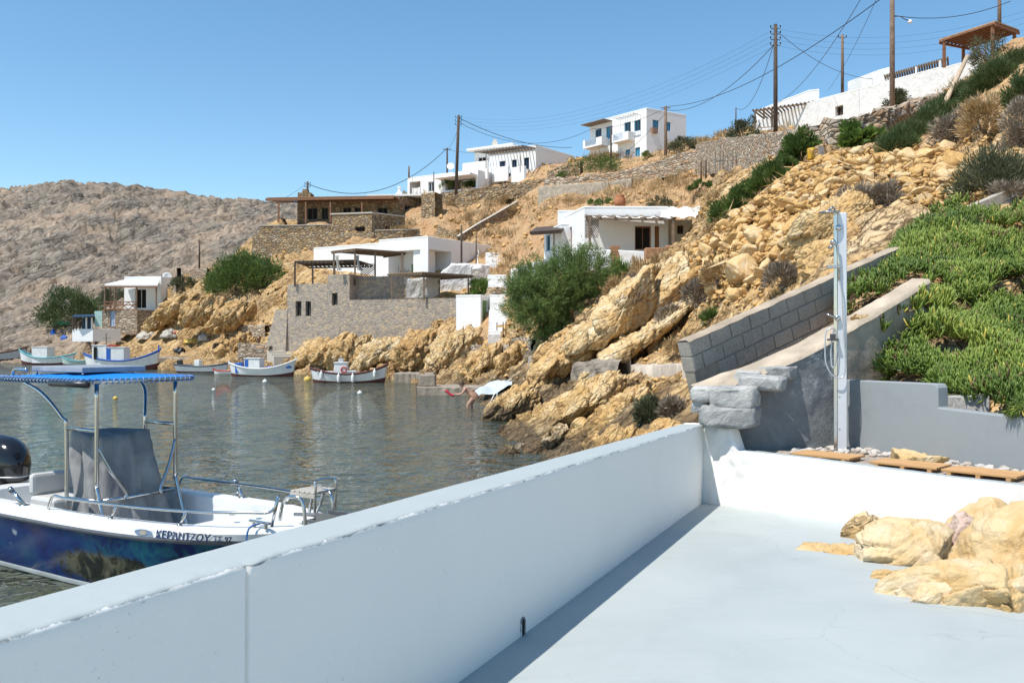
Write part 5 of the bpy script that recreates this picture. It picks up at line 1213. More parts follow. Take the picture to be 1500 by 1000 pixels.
# timber pavilion on the roof terrace
poff = P(1383, 97, 66.5)
pv = empty('pavilion', tuple(poff), 0, 'open red brown timber pavilion with a sloping slatted roof on the right skyline', 'pavilion')
cc = [P(1376, 59, 63.7), P(1458, 32, 60), P(1493, 45, 61.7), P(1420, 68, 65)]
m = MB(); q = [c - poff for c in cc]; m.hexa([q[0], q[1], q[2], q[3]] + [x_ + UP * .07 for x_ in q]); m.build('roof', m_plain('tan_boards', (.44, .27, .14), .8, var=.35, scale=4), pv)
m = MB()
for k in range(9):
    t = k / 8; m.bar(q[0].lerp(q[3], t) - UP * .08, q[1].lerp(q[2], t) - UP * .08, .07, .13)
m.bar(q[0] - UP * .2, q[3] - UP * .2, .1, .16); m.bar(q[1] - UP * .2, q[2] - UP * .2, .1, .16); m.build('rafters', WOOD_R, pv)
for px_, y0, y1, Y in ((1383, 60, 99, 63.5), (1411, 67, 92, 64.8), (1454, 36, 80, 60.3), (1486, 46, 76, 61.6)): post(pv, poff, px_, y0, y1, Y, .09, WOOD_R)

# ---------------------------------------------------------------- shack at the head of the bay
O = P(236, 440, 116); f = vec2(-.985, .17); s = vec2(.62, .78); zb = PZ(460, 116); off = Vector((O.x, O.y, zb)); wl = []
S_ = empty('white_shack', tuple(off), 0, 'small white shack with a brown verandah at the far left of the bay', 'house')
A, B = block(S_, off, O, f, s, reach(O, f, 182), reach(O, s, 254), zb, PZ(405, 116), WHITE, fo=lambda A: wl.append((A, A.px(198, 214, 423, 452, .3))))
panel(A, wl[0][1], S_, off, 'door', WHITE, DARK)
m = MB(); q = [c - off for c in (P(153, 418.5, 111.5), P(231, 418.5, 111.3), P(232, 412, 115.9), P(180, 412, 116.4))]; m.hexa(q + [x_ + UP * .18 for x_ in q]); m.build('verandah_roof', WHITE, S_)
m = MB(); m.bar(q[0] - UP * .12, q[1] - UP * .12, .12, .22); m.build('eaves_board', WOOD_R, S_)
for px_, Y in ((153.5, 111.6), (162, 112), (168, 114), (200, 111.5), (229, 111.5)): post(S_, off, px_, 418, 456, Y, .08, WOOD)
m = MB()
for a, b in (((152, 442), (200, 442)), ((152, 447), (200, 446.5)), ((152, 453), (200, 453))): m.bar(P(*a, 111.4) - off, P(*b, 111.4) - off, .12)
for k in range(4):
    x = 152 + 12 * k; m.bar(P(x, 453, 111.4) - off, P(x + 12, 443, 111.4) - off, .08); m.bar(P(x, 443, 111.4) - off, P(x + 12, 453, 111.4) - off, .08)
m.build('railing', WOOD_R, S_)
O2 = P(201, 478, 111); wl = []
A2, B2 = block(S_, off, O2, f, s, reach(O2, f, 150), 4.6, PZ(490, 111), PZ(453.5, 111), STONE_P, 'stone_base', fo=lambda A: wl.append((A, A.px(161, 168.5, 455.5, 478, .2))), roof=False)
panel(A2, wl[0][1], S_, off, 'door', m_plain('pale_blue_door', (.40, .47, .60), .6), MATS['pale_blue_door'])
m = MB(); m.add([Vector((p.x, p.y, PZ(453.5, 111))) - off for p in (O2, O2 + f * A2.W, O2 + f * A2.W + s * 4.6, O2 + s * 4.6)], [(0, 1, 2, 3)]); m.build('verandah_floor', SCREED, S_, fix=False)
dsh = MB(); c = P(245, 405, 118) - off; dsh.lathe([(.02, -.18), (.3, -.1), (.62, .02), (.6, .03), (.28, -.06), (.02, -.14)], tuple(c), 18, Matrix.Rotation(R(70), 3, 'X') @ Matrix.Rotation(R(35), 3, 'Y')); dsh.tube([c + Vector((0, .1, -1.6)), c], .05, 6); dsh.build('satellite_dish', WHITE, S_, True)
# boat store beside it
O = P(136, 495, 108); wl = []; zb = PZ(500, 108); off = Vector((O.x, O.y, zb)); L_ = empty('boat_store', tuple(off), 0, 'low blue and white boat store with open front, left of the shack', 'boat store')
A, B = block(L_, off, O, f, s, reach(O, f, 106), 3.5, zb, PZ(482, 108), WHITE, 'base', parapet=.02)
for px_ in (107, 112, 117, 126.5, 134.5): post(L_, off, px_, 465, 483, 108.4, .07, WHITE if px_ > 120 else WOOD_D)
m = MB(); q = [c - off for c in (P(105, 465, 107.5), P(137, 464, 107.5), P(139, 461.5, 112), P(110, 462, 112))]; m.hexa(q + [x_ + UP * .1 for x_ in q]); m.build('roof', DBLUE, L_)
m = MB(); m.add([P(120, 482, 110) - off, P(136, 482, 110) - off, P(136, 465.5, 110) - off, P(120, 465.5, 110) - off], [(0, 1, 2, 3)]); m.build('back_board', DBLUE, L_, fix=False)
m = MB(); m.box((-.45, 0, 0), (.45, .08, 1.9)); o = m.build('painted_board', m_plain('mint_paint', (.40, .58, .53), .7), None); o.location = P(144, 478, 109.5); tag(o, 'mint painted board standing beside the shack', 'board')
# ================================================================ WALLS AND STEPS ON THE HILLSIDE
def sw_hit(name, pts, th, mat, label, up=0.0, deg=1, **kw):
    q = []
    for px, yt, yb in pts:
        loc, _ = hit(px, yb + up); Y = loc.y if loc is not None else 100
        q.append([px, yt, yb, Y])
    fit = np.polyfit([a[0] for a in q], [a[3] for a in q], deg)
    q = [(a[0], a[1], a[2] + 14 * 60 / max(20, np.polyval(fit, a[0])), float(np.polyval(fit, a[0]))) for a in q]
    return stone_wall(name, q, th, mat, label, **kw)
sw_hit('dry_stone_wall', [(638, 285, 305), (680, 280, 298), (720, 273, 290), (760, 267, 281), (797, 262, 275)], .9, STONE_O, 'dry stone terrace wall below the long white house', rough=.14)
sw_hit('dry_stone_wall', [(797, 262, 276), (840, 259, 273), (880, 256, 268), (930, 246, 262), (976, 233, 250), (1040, 211, 236)], .8, STONE_P, 'pale dry stone wall along the ridge below the two storey house', rough=.12)
sw_hit('dry_stone_wall', [(1030, 212, 246), (1067, 204, 241), (1123, 199, 231), (1160, 197, 221), (1200, 189, 212), (1250, 176, 200), (1300, 163, 190), (1340, 152, 176), (1384, 139, 158)], .8, STONE_P, 'long pale dry stone wall climbing below the dark utility pole and the whitewashed house', rough=.14, deg=2)
sw_hit('dry_stone_wall', [(802, 250, 264), (826, 243, 260), (850, 238, 256)], .8, STONE_O, 'short stone wall at the foot of the green mound beside the two storey house', rough=.14)
sw_hit('retaining_wall', [(788, 274, 293), (830, 270, 291), (880, 267, 285), (925, 262, 272)], .4, CONC, 'bare concrete retaining wall on the hillside below the two storey house', rough=.03)
sw_hit('stair_wall', [(673, 346, 355), (700, 329, 341), (730, 312, 325), (758, 296, 312)], .45, STONE_O, 'straight sloping wall with a pale coping between the two terraces', cap=SCREED, rough=.04)
sw_hit('dry_stone_wall', [(640, 330, 345), (670, 345, 352)], .4, STONE_O, 'short ochre wall above the gable of the white house', rough=.08)
sw_hit('dry_stone_wall', [(314, 477, 490), (350, 477, 491), (388, 477, 492)], .6, STONE_P, 'low stone wall above the quay, left of the grey stone building', rough=.08)
sw_hit('dry_stone_wall', [(348, 503, 526), (372, 504, 527), (394, 506, 528)], .7, STONE_P, 'stone wall on the quay beside the lower steps', rough=.08)
sw_hit('dry_stone_wall', [(690, 506, 530), (716, 504, 527), (745, 505, 527)], .5, STONE_P, 'small stone wall below the iron stakes', rough=.07)
sw_hit('dry_stone_wall', [(748, 497, 522), (762, 495, 520), (779, 497, 521)], .5, STONE_P, 'narrow rough stone wall at the foot of the white steps', rough=.08)
sw_hit('block_wall', [(774, 522, 536), (800, 520, 534), (818, 520, 533)], .3, BLK, 'low grey block wall on the shore path', rough=.02)
# flights of steps
def steps(name, a, b, n, wd, mat, label, kind=None):
    """a, b: (px, py) of foot and head"""
    p, _ = hit(*a); q, _ = hit(*b); d = q - p; h = Vector((d.x, d.y, 0)); hn = h.normalized(); sd_ = Vector((-hn.y, hn.x, 0)) * wd / 2; m = MB()
    for k in range(n):
        p0 = h * (k / n); p1 = h * ((k + 1) / n + .02); z0 = -.8; z1 = d.z * (k + 1) / n + .08
        m.hexa([p0 - sd_ + UP * (d.z * k / n + z0), p0 + sd_ + UP * (d.z * k / n + z0), p1 + sd_ + UP * (d.z * k / n + z0), p1 - sd_ + UP * (d.z * k / n + z0), p0 - sd_ + UP * z1, p0 + sd_ + UP * z1, p1 + sd_ + UP * z1, p1 - sd_ + UP * z1])
    o = m.build(name, mat, None, bevel=.03); o.location = p; return tag(o, label, 'steps')
steps('steps', (418, 526), (397, 506), 6, 2.0, SCREED, 'pale concrete steps at the corner of the grey stone building')
steps('steps', (366, 500), (386, 478), 6, 1.6, STONE_P, 'short stone steps at the end of the low wall above the quay')
steps('steps', (734, 496), (733, 456), 9, 1.8, WHITE_OLD, 'whitewashed steps climbing beside the white hut')
steps('steps', (735, 450), (728, 405), 9, 1.8, WHITE_OLD, 'upper whitewashed steps between the lumpy white wall and the tamarisk')
steps('steps', (724, 392), (722, 372), 5, 1.6, WHITE, 'white steps at the gable end of the white house')

# quay and jetties
m = MB(); a, b = P(205, 523, 87), P(330, 523, 85); o0 = Vector((a.x, a.y, 0))
m.hexa([Vector((a.x, a.y, -1)) - o0, Vector((b.x, b.y, -1)) - o0, Vector((b.x, b.y + 7, -1)) - o0, Vector((a.x, a.y + 7, -1)) - o0, Vector((a.x, a.y, 1.15)) - o0, Vector((b.x, b.y, 1.1)) - o0, Vector((b.x, b.y + 7, 1.1)) - o0, Vector((a.x, a.y + 7, 1.15)) - o0])
o = m.build('quay', m_plain('old_quay_concrete', (.31, .26, .205), .95, var=.4, scale=1.2, bump=.8, bd=.06), None, bevel=.1); o.location = o0; tag(o, 'old concrete quay below the ochre rocks at the head of the bay', 'quay')
QC = MATS['old_quay_concrete']
def jslab(name, px0, px1, Y, dpt, zt, label, mat=QC):
    p, r = np.array([[0, 0, 0]]), None; a, b = PX(px0, Y), PX(px1, Y); nx = 40
    m = MB(); m.grid(lambda u, v: Vector((a + (b - a) * u - a, [0, .0, dpt * .5, dpt, dpt][int(round(v * 4))], [-1.2, zt, zt, zt, -1.2][int(round(v * 4))])) + Vector((0, 1, .5)) * mnoise.noise(Vector((u * 9, v * 3, px0))) * .10, nx, 5)
    for e in (0, 1):
        x = (b - a) * e; m.add([(x, 0, -1.2), (x, dpt, -1.2), (x, dpt, zt), (x, 0, zt)], [(0, 1, 2, 3)])
    o = m.build(name, mat, None, bevel=.05); o.location = (a, Y, 0); return tag(o, label, 'jetty')
jslab('jetty', 610, 704, 44.5, 2.6, .42, 'low stone jetty where the bather stands')
jslab('jetty', 577, 634, 58, 2.4, .62, 'second stone jetty farther back, below the pale rock face')
m = MB(); m.box((0, 0, 0), (.85, .7, .62)); o = m.build('mooring_block', QC, None, bevel=.06); o.location = (PX(613, 45), 45.0, .40); tag(o, 'square concrete mooring block on the end of the low jetty', 'block')
# pale path along the shore, kerb stones
m = MB(); pth = [(815, 548), (850, 551), (900, 547), (950, 545), (1000, 547), (1040, 552)]
pts = [hit(*q)[0] for q in pth]; o0 = Vector(pts[0])
def fn(u, v):
    x = u * (len(pts) - 1); i = min(len(pts) - 2, int(x)); q = pts[i].lerp(pts[i + 1], x - i) + Vector((0, (v - .5) * 2.2, 0)); q.z = max(q.z + .22, .2) + mnoise.noise(q * 2) * .05 - (.5 if v in (0, 1) else 0); return q - o0
m.grid(fn, 60, 9); o = m.build('path', m_plain('path_screed', (.50, .42, .335), .95, var=.35, scale=1.5, bump=.6, bd=.03), None, True); o.location = o0; tag(o, 'pale concrete path crossing the shore rocks', 'path', kind='structure')
sw_hit('kerb_wall', [(838, 534, 556), (870, 531, 558), (905, 532, 552)], .5, QC, 'crumbling grey kerb wall on the shore path', rough=.10)

# ================================================================ POLES AND LINES
def pole(px, y0, y1, Y, r, mat, label, arms=0, ins=0, lean=0, deep=1.0):
    b, t = P(px, y1, Y), P(px + lean, y0, Y); t.y = b.y; o = empty('utility_pole', tuple(b), 0, label, 'utility pole')
    d = t - b; MB().tube([-UP * deep, d * .5, d], [r, r * .92, r * .8], 10).build('shaft', mat, o, True)
    for k in range(ins):
        z = d.z - .3 - .42 * k; c = d * (z / d.z)
        for sx in (-1, 1):
            m = MB(); m.tube([c, c + Vector((sx * .34, 0, 0)), c + Vector((sx * .36, 0, .12))], .03, 6); m.lathe([(.02, 0), (.06, .02), (.045, .07), (.06, .1), (.02, .14)], tuple(c + Vector((sx * .36, 0, .1))), 8); m.build('insulator', BLACK, o, True)
    for k in range(arms):
        z = d.z - .2 - .5 * k; c = d * (z / d.z); m = MB(); m.bar(c + Vector((-.6, -.1, 0)), c + Vector((.6, -.1, 0)), .07, .09); m.build('crossarm', mat, o)
    return b, t
POLE_B = m_plain('brown_pole', (.19, .13, .09), .85, var=.4, scale=3, bump=.4)
_, T1 = pole(1136, 36, 198, 66, .17, WOOD_D, 'dark utility pole with a stack of insulators, before the white porch', ins=4)
_, T2 = pole(1307, -45, 192, 50, .15, POLE_B, 'tall brown pole in front of the whitewashed wall, cut by the top edge', ins=0)
_, T3 = pole(1234, 51, 132, 82, .15, POLE_B, 'brown utility pole standing behind the roof of the whitewashed house', ins=1)
_, T4 = pole(668, 169, 272, 103, .19, WOOD_D, 'dark leaning utility pole in front of the long white house', ins=3, lean=4)
_, T5 = pole(655, 217, 262, 128, .14, WOOD_D, 'short dark pole behind the lower wing of the long white house', arms=1)
_, T6 = pole(450.5, 266, 292, 117, .16, WOOD_D, 'dark pole rising behind the roof of the stone house', ins=2)
_, T7 = pole(975, 156, 238, 105, .20, POLE_B, 'grey brown pole beside the two storey house', arms=1)
_, T8 = pole(895, 186, 240, 112, .12, WOOD_D, 'slim dark post in front of the two storey house facade')
_, T9 = pole(1464, -20, 40, 74, .16, POLE_B, 'pole behind the timber pavilion roof')
_, T10 = pole(1078, 158, 182, 96, .07, WOOD_D, 'thin post on the ridge left of the dark insulator pole')
_, T11 = pole(292, 352, 392, 120, .13, WOOD_D, 'dark pole against the grey hill above the big bush')
_, T12 = pole(635.5, 252, 290, 110.5, .07, WOOD_D, 'thin pole beside the square stone pillar')
_, T13 = pole(676, 330, 388, 84.0, .10, WOOD_D, 'dark pipe standing against the white gable', deep=.3)
_, T14 = pole(697.5, 340, 390, 86.0, .06, WOOD_D, 'thin iron rod above the white gable')
_, T15 = pole(599, 243, 260, 132, .14, POLE_B, 'stub of a pole behind the left end of the long white house')
# street lamp arm on the tall pole
lo = empty('street_lamp', tuple(P(1309, 25, 49.9)), 0, 'small street lamp on a curved arm of the tall brown pole', 'street lamp')
m = MB(); m.tube(spline([(0, 0, 0), (.35, 0, .03), (.6, 0, -.12), (.85, 0, -.22)], 5), .022, 6).build('arm', WOOD_D, lo, True)
m = MB(); m.lathe([(.01, .12), (.05, .10), (.12, -.02), (.13, -.06), (.01, -.07)], (.92, 0, -.26), 12).build('lamp_head', WHITE, lo, True)
WIRE = m_plain('black_cable', (.03, .032, .036), .6, bump=0)
def wire(a, b, sag, r, label, group='overhead lines'):
    a, b = Vector(a), Vector(b); pts = []
    for k in range(29):
        t = k / 28; q = a.lerp(b, t); q.z -= sag * 4 * t * (1 - t); pts.append(q - a)
    o = MB().tube(pts, r, 5).build('power_line', WIRE, None, True); o.location = a; return tag(o, label, 'power line', group)
wire(T6 - UP * .3, T5, 3.4, .045, 'thick sagging cable from the stone house pole to the pole behind the lower wing')
wire(T4 - UP * .3, P(838, 216, 126), 1.0, .035, 'cable from the leaning dark pole to the roof of the long white house')
wire(T4 - UP * .8, P(866, 189, 121), 2.2, .024, 'cable from the leaning dark pole to the two storey house')
wire(P(866, 189, 121), T7 - UP * .2, .6, .024, 'cable crossing the facade of the two storey house')
wire(T7, T2 - UP * 1.2, 1.6, .028, 'long cable from the pole by the two storey house up to the tall brown pole')
wire(T7 - UP * .4, T1 - UP * 1.4, 1.6, .026, 'cable from the pole by the two storey house to the dark insulator pole')
wire(T7 - UP * .8, P(893, 240, 112), .5, .022, 'cable dropping from the pole to the green mound')
wire(T1 - UP * 1.0, T10, 1.9, .022, 'slack cable looping from the insulator pole down to the thin ridge post')
wire(P(1140, 150, 72), P(1272, -20, 40), .8, .016, 'cable rising to the top of the photo beyond the insulator pole')
wire(P(1213, 132, 80), P(1292, -20, 46), .5, .014, 'cable rising from the whitewashed roof to the top of the photo')
wire(T1 - UP * .4, P(1284, 116, 77), .9, .018, 'cable from the insulator pole to the roof room of the whitewashed house')
wire(T2 - UP * 2.6, P(1480, 2, 52), .5, .02, 'cable leaving the tall brown pole to the right')
for k in range(4):
    wire(T4 - UP * (.2 + .35 * k), T1 - UP * (.3 + .42 * k), 2.6, .0065, 'one of four thin parallel lines strung between the leaning pole and the insulator pole')
    wire(T1 - UP * (.3 + .42 * k), P(1520, 10 + 9 * k, 60), 1.3, .0065, 'one of four thin parallel lines running right from the insulator pole')
wire(T5, T4 - UP * 1.2, .6, .02, 'short cable between the two poles by the lower wing')
wire(T5 - UP * .2, P(716, 222, 125), .3, .02, 'cable from the pole behind the lower wing to the upper block')
wire(P(300, 316, 118), T6 - UP * .2, 1.5, .02, 'cable coming in from the left to the stone house pole')
# leaning timber, barrel, stakes
m = MB(); a, b = P(1371, 178, 33), P(1417, 83, 44); m.tube([Vector((0, 0, 0)), b - a], .105, 8); o = m.build('timber_beam', m_plain('pale_timber', (.52, .40, .27), .85, var=.3), None, True); o.location = a; tag(o, 'long pale timber beam leaning on the green slope', 'beam')
m = MB(); m.lathe([(.02, 0), (.36, 0), (.38, .1), (.36, .45), (.38, .5), (.36, .9), (.02, .92)], (0, 0, 0), 16); a, _ = hit(1189, 232); o = m.build('barrel', m_plain('yellow_plastic', (.62, .36, .02), .45), None, True); o.location = a - UP * .05; o.scale = (.42, .42, .46); tag(o, 'yellow plastic barrel among green plants on the slope', 'barrel')
m = MB(); m.box((-.14, -.03, 0), (.14, .03, .50)); a, _ = hit(1195, 234); o = m.build('metal_sheet', m_plain('rusted_sheet', (.28, .25, .23), .7, .3, var=.4), None); o.location = a + Vector((.12, -.3, -.05)); o.rotation_euler = (R(-8), R(6), R(10)); tag(o, 'grey metal sheet leaning beside the yellow barrel', 'metal sheet')
for k, (px_, y0, y1) in enumerate([(671, 484, 504), (728, 472, 498), (737, 471, 499), (741, 471, 494), (1027, 236, 268), (1034, 234, 262), (690, 475, 497)]):
    a, _ = hit(px_, y1); top_z = PZ(y0, a.y); m = MB(); m.tube([(0, 0, -.3), (0, 0, top_z - a.z)], .035 if k < 4 else .07, 6)
    o = m.build('stake', WOOD_D, None, True); o.location = a
    tag(o, ['thin iron stake on the rock below the white hut', 'iron stake at the foot of the white steps, left of a pair', 'iron stake in the middle of the group by the white steps', 'iron stake at the right of the group by the white steps', 'left grey timber post of a gate on the slope below the ridge wall', 'right grey timber post of a gate on the slope below the ridge wall', 'short iron stake between the white hut and the steps'][k], 'stake')
m = MB(); a, _ = hit(1048, 262); 
for k in range(9):
    x = k * .28; m.tube([(x, 0, -.2), (x + .05 * math.sin(k * 2), 0, 1.9 + .3 * math.sin(k * 1.7))], .035, 5)
m.tube([(0, 0, 1.2), (2.3, 0, 1.3)], .03, 5); o = m.build('stick_fence', m_plain('grey_sticks', (.20, .175, .15), .9), None); o.location = a; tag(o, 'rough fence of grey sticks below the ridge wall', 'fence')
m = MB(); m.lathe([(.05, 0), (.32, 0), (.42, .2), (.40, .55), (.30, .75), (.34, .82), (.28, .82), (.2, .7)], (0, 0, 0), 16); a, _ = hit(908, 304); o = m.build('clay_jar', m_plain('terracotta', (.42, .17, .08), .8), None, True); o.location = P(908, 303, 69); o.scale = (1.1,) * 3; tag(o, 'terracotta jar on the wall behind the canvas awning house', 'jar')
m = MB(); m.box((-.8, 0, -1.5), (.8, 1.2, .35)); o = m.build('jar_plinth', WHITE_OLD, None, bevel=.05); o.location = P(908, 303, 69) - UP * .36; tag(o, 'whitewashed plinth under the terracotta jar', 'plinth')
ov = empty('stone_oven', tuple(P(727, 440, 75) - UP * .6), 0, 'small outdoor oven of ochre stones with a dark mouth above the hut', 'oven')
m = MB(); m.grid(lambda u, v: Vector((math.cos(u * 6.283) * (1.2 - .5 * v ** 2), math.sin(u * 6.283) * (1.0 - .5 * v ** 2), -.6 + 2.3 * v)) * (1 + .08 * mnoise.noise(Vector((u * 20, v * 9, 2)))), 40, 16, True); m.add([(math.cos(k / 20 * 6.283) * .68, math.sin(k / 20 * 6.283) * .48, 1.69) for k in range(20)], [tuple(range(20))]); m.build('body', STONE_O, ov)
m = MB(); m.box((-.32, -1.05, .75), (.32, -.6, 1.15)); m.build('mouth', DARK, ov)

# ================================================================ LOOSE ROCKS
def in_poly(poly, x, y):
    c = False
    for i in range(len(poly)):
        (x1, y1), (x2, y2) = poly[i], poly[i - 1]
        if (y1 > y) != (y2 > y) and x < (x2 - x1) * (y - y1) / (y2 - y1) + x1: c = not c
    return c
RUB = [(1000, 436), (1012, 372), (1046, 336), (1090, 306), (1150, 262), (1175, 240), (1210, 228), (1300, 216), (1390, 214), (1432, 250), (1446, 292), (1400, 304), (1330, 300), (1296, 268), (1240, 272), (1215, 300), (1195, 330), (1180, 392), (1140, 400), (1090, 432), (1040, 440)]
RUBM = m_rock('rubble_stone', [(.44, .25, .09), (.54, .33, .125), (.60, .40, .18), (.64, .47, .265), (.66, .55, .39)], crev=(.36, .21, .09), scale=2.5, ck_=.1)
protos = []
for k in range(14):
    bm = bmesh.new(); rg = random.Random(700 + k)
    for i in range(15):
        v = Vector((rg.gauss(0, 1), rg.gauss(0, 1), rg.gauss(0, 1))).normalized(); bm.verts.new((v.x * rg.uniform(.8, 1.1), v.y * rg.uniform(.6, .95), v.z * rg.uniform(.42, .75)))
    bmesh.ops.convex_hull(bm, input=bm.verts); bmesh.ops.delete(bm, geom=[v for v in bm.verts if not v.link_faces], context='VERTS')
    bmesh.ops.bevel(bm, geom=list(bm.edges), offset=.09, segments=1, affect='EDGES', profile=.6); bmesh.ops.triangulate(bm, faces=bm.faces)
    bmesh.ops.subdivide_edges(bm, edges=bm.edges, cuts=1)
    for v in bm.verts: v.co += v.co.normalized() * mnoise.fractal(v.co * 3 + Vector((k * 7, 0, 0)), 1, 2, 3) * .06
    me = bpy.data.meshes.new('boulder'); bm.to_mesh(me); bm.free(); me.materials.append(RUBM); protos.append(me)
PV = {m.name: np.array([v.co[:] for v in m.vertices]) for m in protos}; PF = {m.name: np.array([p.vertices[:] for p in m.polygons]) for m in protos}
# ================================================================ PLANTS
def shrub(name, base, rad, n, leaf, wd, mat, label, cat='shrub', clump=None, up=.35, stems=None, droop=0, group=None, dens=1.0, flat=0.0, kind=None):
    """foliage: leaves set in clumps through an uneven crown; parts: foliage and stems"""
    rad = np.array(rad, float); nc = clump or max(10, n // 90)
    u = RNG.normal(size=(nc, 3)); u /= np.linalg.norm(u, axis=1, keepdims=True); u[:, 2] = np.abs(u[:, 2]) * (1 - flat) - .12
    rr = RNG.uniform(.45, 1.0, nc) ** .6; lump = 1 + .35 * fbm(u * 1.7 + RNG.uniform(0, 50), 2, 3)
    cen = u * (rr * lump)[:, None] * rad; cen[:, 2] += rad[2] * .12
    csz = RNG.uniform(.16, .34, nc) * rad.mean() * dens
    k = RNG.integers(0, nc, n); d = RNG.normal(size=(n, 3)); d /= np.linalg.norm(d, axis=1, keepdims=True)
    pos = cen[k] + d * (csz[k] * RNG.uniform(.2, 1, n) ** .5)[:, None]
    out = pos / rad; ax = d * .7 + out / (np.linalg.norm(out, axis=1, keepdims=True) + 1e-6) * .8 + RNG.normal(size=(n, 3)) * .35; ax[:, 2] += up - droop
    ct = RNG.uniform(0, 1, nc); tone = np.clip(ct[k] * .55 + RNG.uniform(0, .45, n), 0, 1)
    v, q, t = leaves(pos, ax, leaf * RNG.uniform(.6, 1.3, n), wd * RNG.uniform(.7, 1.3, n), tone)
    me = np_mesh('foliage', v, q); set_attr(me, 'tone', t)
    if kind == 'stuff': o = link(name, me, mat); o.location = base; return tag(o, label, cat, kind='stuff')
    o = empty(name, tuple(base), 0, label, cat, group); link('foliage' if cat != 'tree' else 'crown', me, mat, o)
    m = MB(); ns = stems or 7
    for i in range(ns):
        c = cen[int(RNG.integers(0, nc))] * .75; m.tube([(RNG.normal() * .05, RNG.normal() * .05, -.3 * rad[2]), tuple(c * .45 + RNG.normal(size=3) * .08 * rad), tuple(c)], [.05 * rad[2] * .7, .03 * rad[2], .012 * rad[2]], 5)
    m.build('stems' if cat != 'tree' else 'trunk', WOOD if 'dry' not in label else MATS['grey_sticks'], o, True); return o
L_TAM = m_leaf('tamarisk_leaf', (.06, .105, .028), (.235, .325, .10))
L_GRN = m_leaf('green_leaf', (.04, .075, .018), (.16, .235, .06))
L_DRK = m_leaf('dark_green_leaf', (.035, .06, .022), (.125, .17, .06))
L_OLV = m_leaf('olive_leaf', (.06, .07, .035), (.17, .18, .10))
L_DRY = m_leaf('dry_twig', (.16, .125, .09), (.36, .30, .23), trans=.05)
L_STRAW = m_leaf('straw', (.28, .18, .08), (.58, .42, .22), trans=.1)
L_FIG = m_leaf('fresh_leaf', (.05, .10, .02), (.19, .28, .06))
L_PINK = m_leaf('bougainvillea', (.25, .02, .06), (.62, .10, .24))
def sh(px, py, w_, h_, n, leaf, wd, mat, label, cat='shrub', dy=0, sink=.15, **kw):
    loc, _ = hit(px, py); Y = loc.y + dy; rx = w_ / 2 / F * Y; rz = h_ / F * Y
    return shrub(kw.pop('name', 'shrub'), loc + Vector((0, dy, -rz * sink)), (rx, rx * kw.pop('ry', .8), rz), n, leaf, wd, mat, label, cat, **kw)
for px_, py_, w_, h_, lb in [(663, 279, 30, 18, 'round green bush under the porch roof of the long white house'), (694, 277, 32, 14, 'green bush right of the leaning pole'), (741, 268, 18, 13, 'small light green bush before the stepped parapet')]:
    sh(px_, py_, w_, h_, 1500, .26, .08, L_OLV if w_ < 20 else L_GRN, lb, name='bush', sink=-.1)
sw_hit('stone_pillar', [(252, 392, 432), (258, 392, 432)], .7, STONE_P, 'tall thin stone pillar between the shack and the broad bush', rough=.03)
sw_hit('dry_stone_wall', [(264, 396, 410), (284, 394, 406), (303, 394, 404)], .6, STONE_P, 'short stone wall above the rocks, left of the broad bush', rough=.06)
# the tamarisk
tb, _ = hit(835, 503); tb = Vector((PX(828, 45), 45, zbase(PX(828, 45), 45)))
tr = empty('tamarisk_tree', tuple(tb), 0, 'big feathery green tamarisk tree below the canvas awning house', 'tree')
blobs = [(815, 425, 62, 44), (860, 400, 34, 30), (840, 385, 26, 20), (790, 432, 44, 40), (765, 445, 24, 30), (875, 430, 26, 30), (835, 455, 44, 34), (795, 470, 34, 24), (825, 485, 24, 16), (808, 494, 14, 12), (862, 455, 22, 22), (778, 412, 22, 20)]
V, Q, T = [], [], []; k0 = 0
for bx_, by_, rw_, rh_ in blobs:
    c = np.array(P(bx_, by_, 45 + RNG.uniform(-1, 1)) - tb); rd = np.array((rw_, (rw_ + rh_) / 2, rh_)) / F * 45
    nt_ = int(rw_ * rh_ * .085)
    u = RNG.normal(size=(nt_, 3)); u /= np.linalg.norm(u, axis=1, keepdims=True); cen = c + u * rd * RNG.uniform(.45, 1.0, nt_)[:, None] ** .7
    tone_c = RNG.uniform(0, 1, nt_); per = 85
    k = np.repeat(np.arange(nt_), per); n = len(k); main = u + np.array([0, 0, .55]) + RNG.normal(size=(nt_, 3)) * .3; main /= np.linalg.norm(main, axis=1, keepdims=True)
    s_ = RNG.uniform(-.3, .55, n); pos = cen[k] + main[k] * s_[:, None] + RNG.normal(size=(n, 3)) * .085
    ax = main[k] + RNG.normal(size=(n, 3)) * .55
    v, q, t = leaves(pos, ax, .20 * RNG.uniform(.6, 1.4, n), .026 * RNG.uniform(.7, 1.4, n), np.clip(tone_c[k] * .6 + RNG.uniform(0, .4, n), 0, 1))
    V.append(v); Q.append(q + k0); T.append(t); k0 += len(v)
me = np_mesh('crown', np.concatenate(V), np.concatenate(Q)); set_attr(me, 'tone', np.concatenate(T)); link('crown', me, L_TAM, tr)
m = MB()
for bx_, by_, rw_, rh_ in blobs:
    c = P(bx_, by_, 45) - tb; m.tube([Vector((RNG.normal() * .15, 0, -.6)), c * .4 + Vector((RNG.normal() * .3, RNG.normal() * .3, 0)), c], [.13, .08, .03], 6)
m.build('trunk', WOOD, tr, True)
sh(362, 424, 124, 56, 16000, .40, .10, L_GRN, 'broad rounded green bush on the ochre rocks above the quay', name='bush', sink=.05, dens=.8, up=.3)
sh(330, 424, 56, 26, 5000, .35, .09, L_GRN, 'smaller lobe of green bush at the left foot of the broad bush', name='bush')
o = sh(112, 474, 92, 50, 11000, .42, .11, L_DRK, 'dark green tree left of the white shack', 'tree', name='tree', sink=.0, dy=-1)
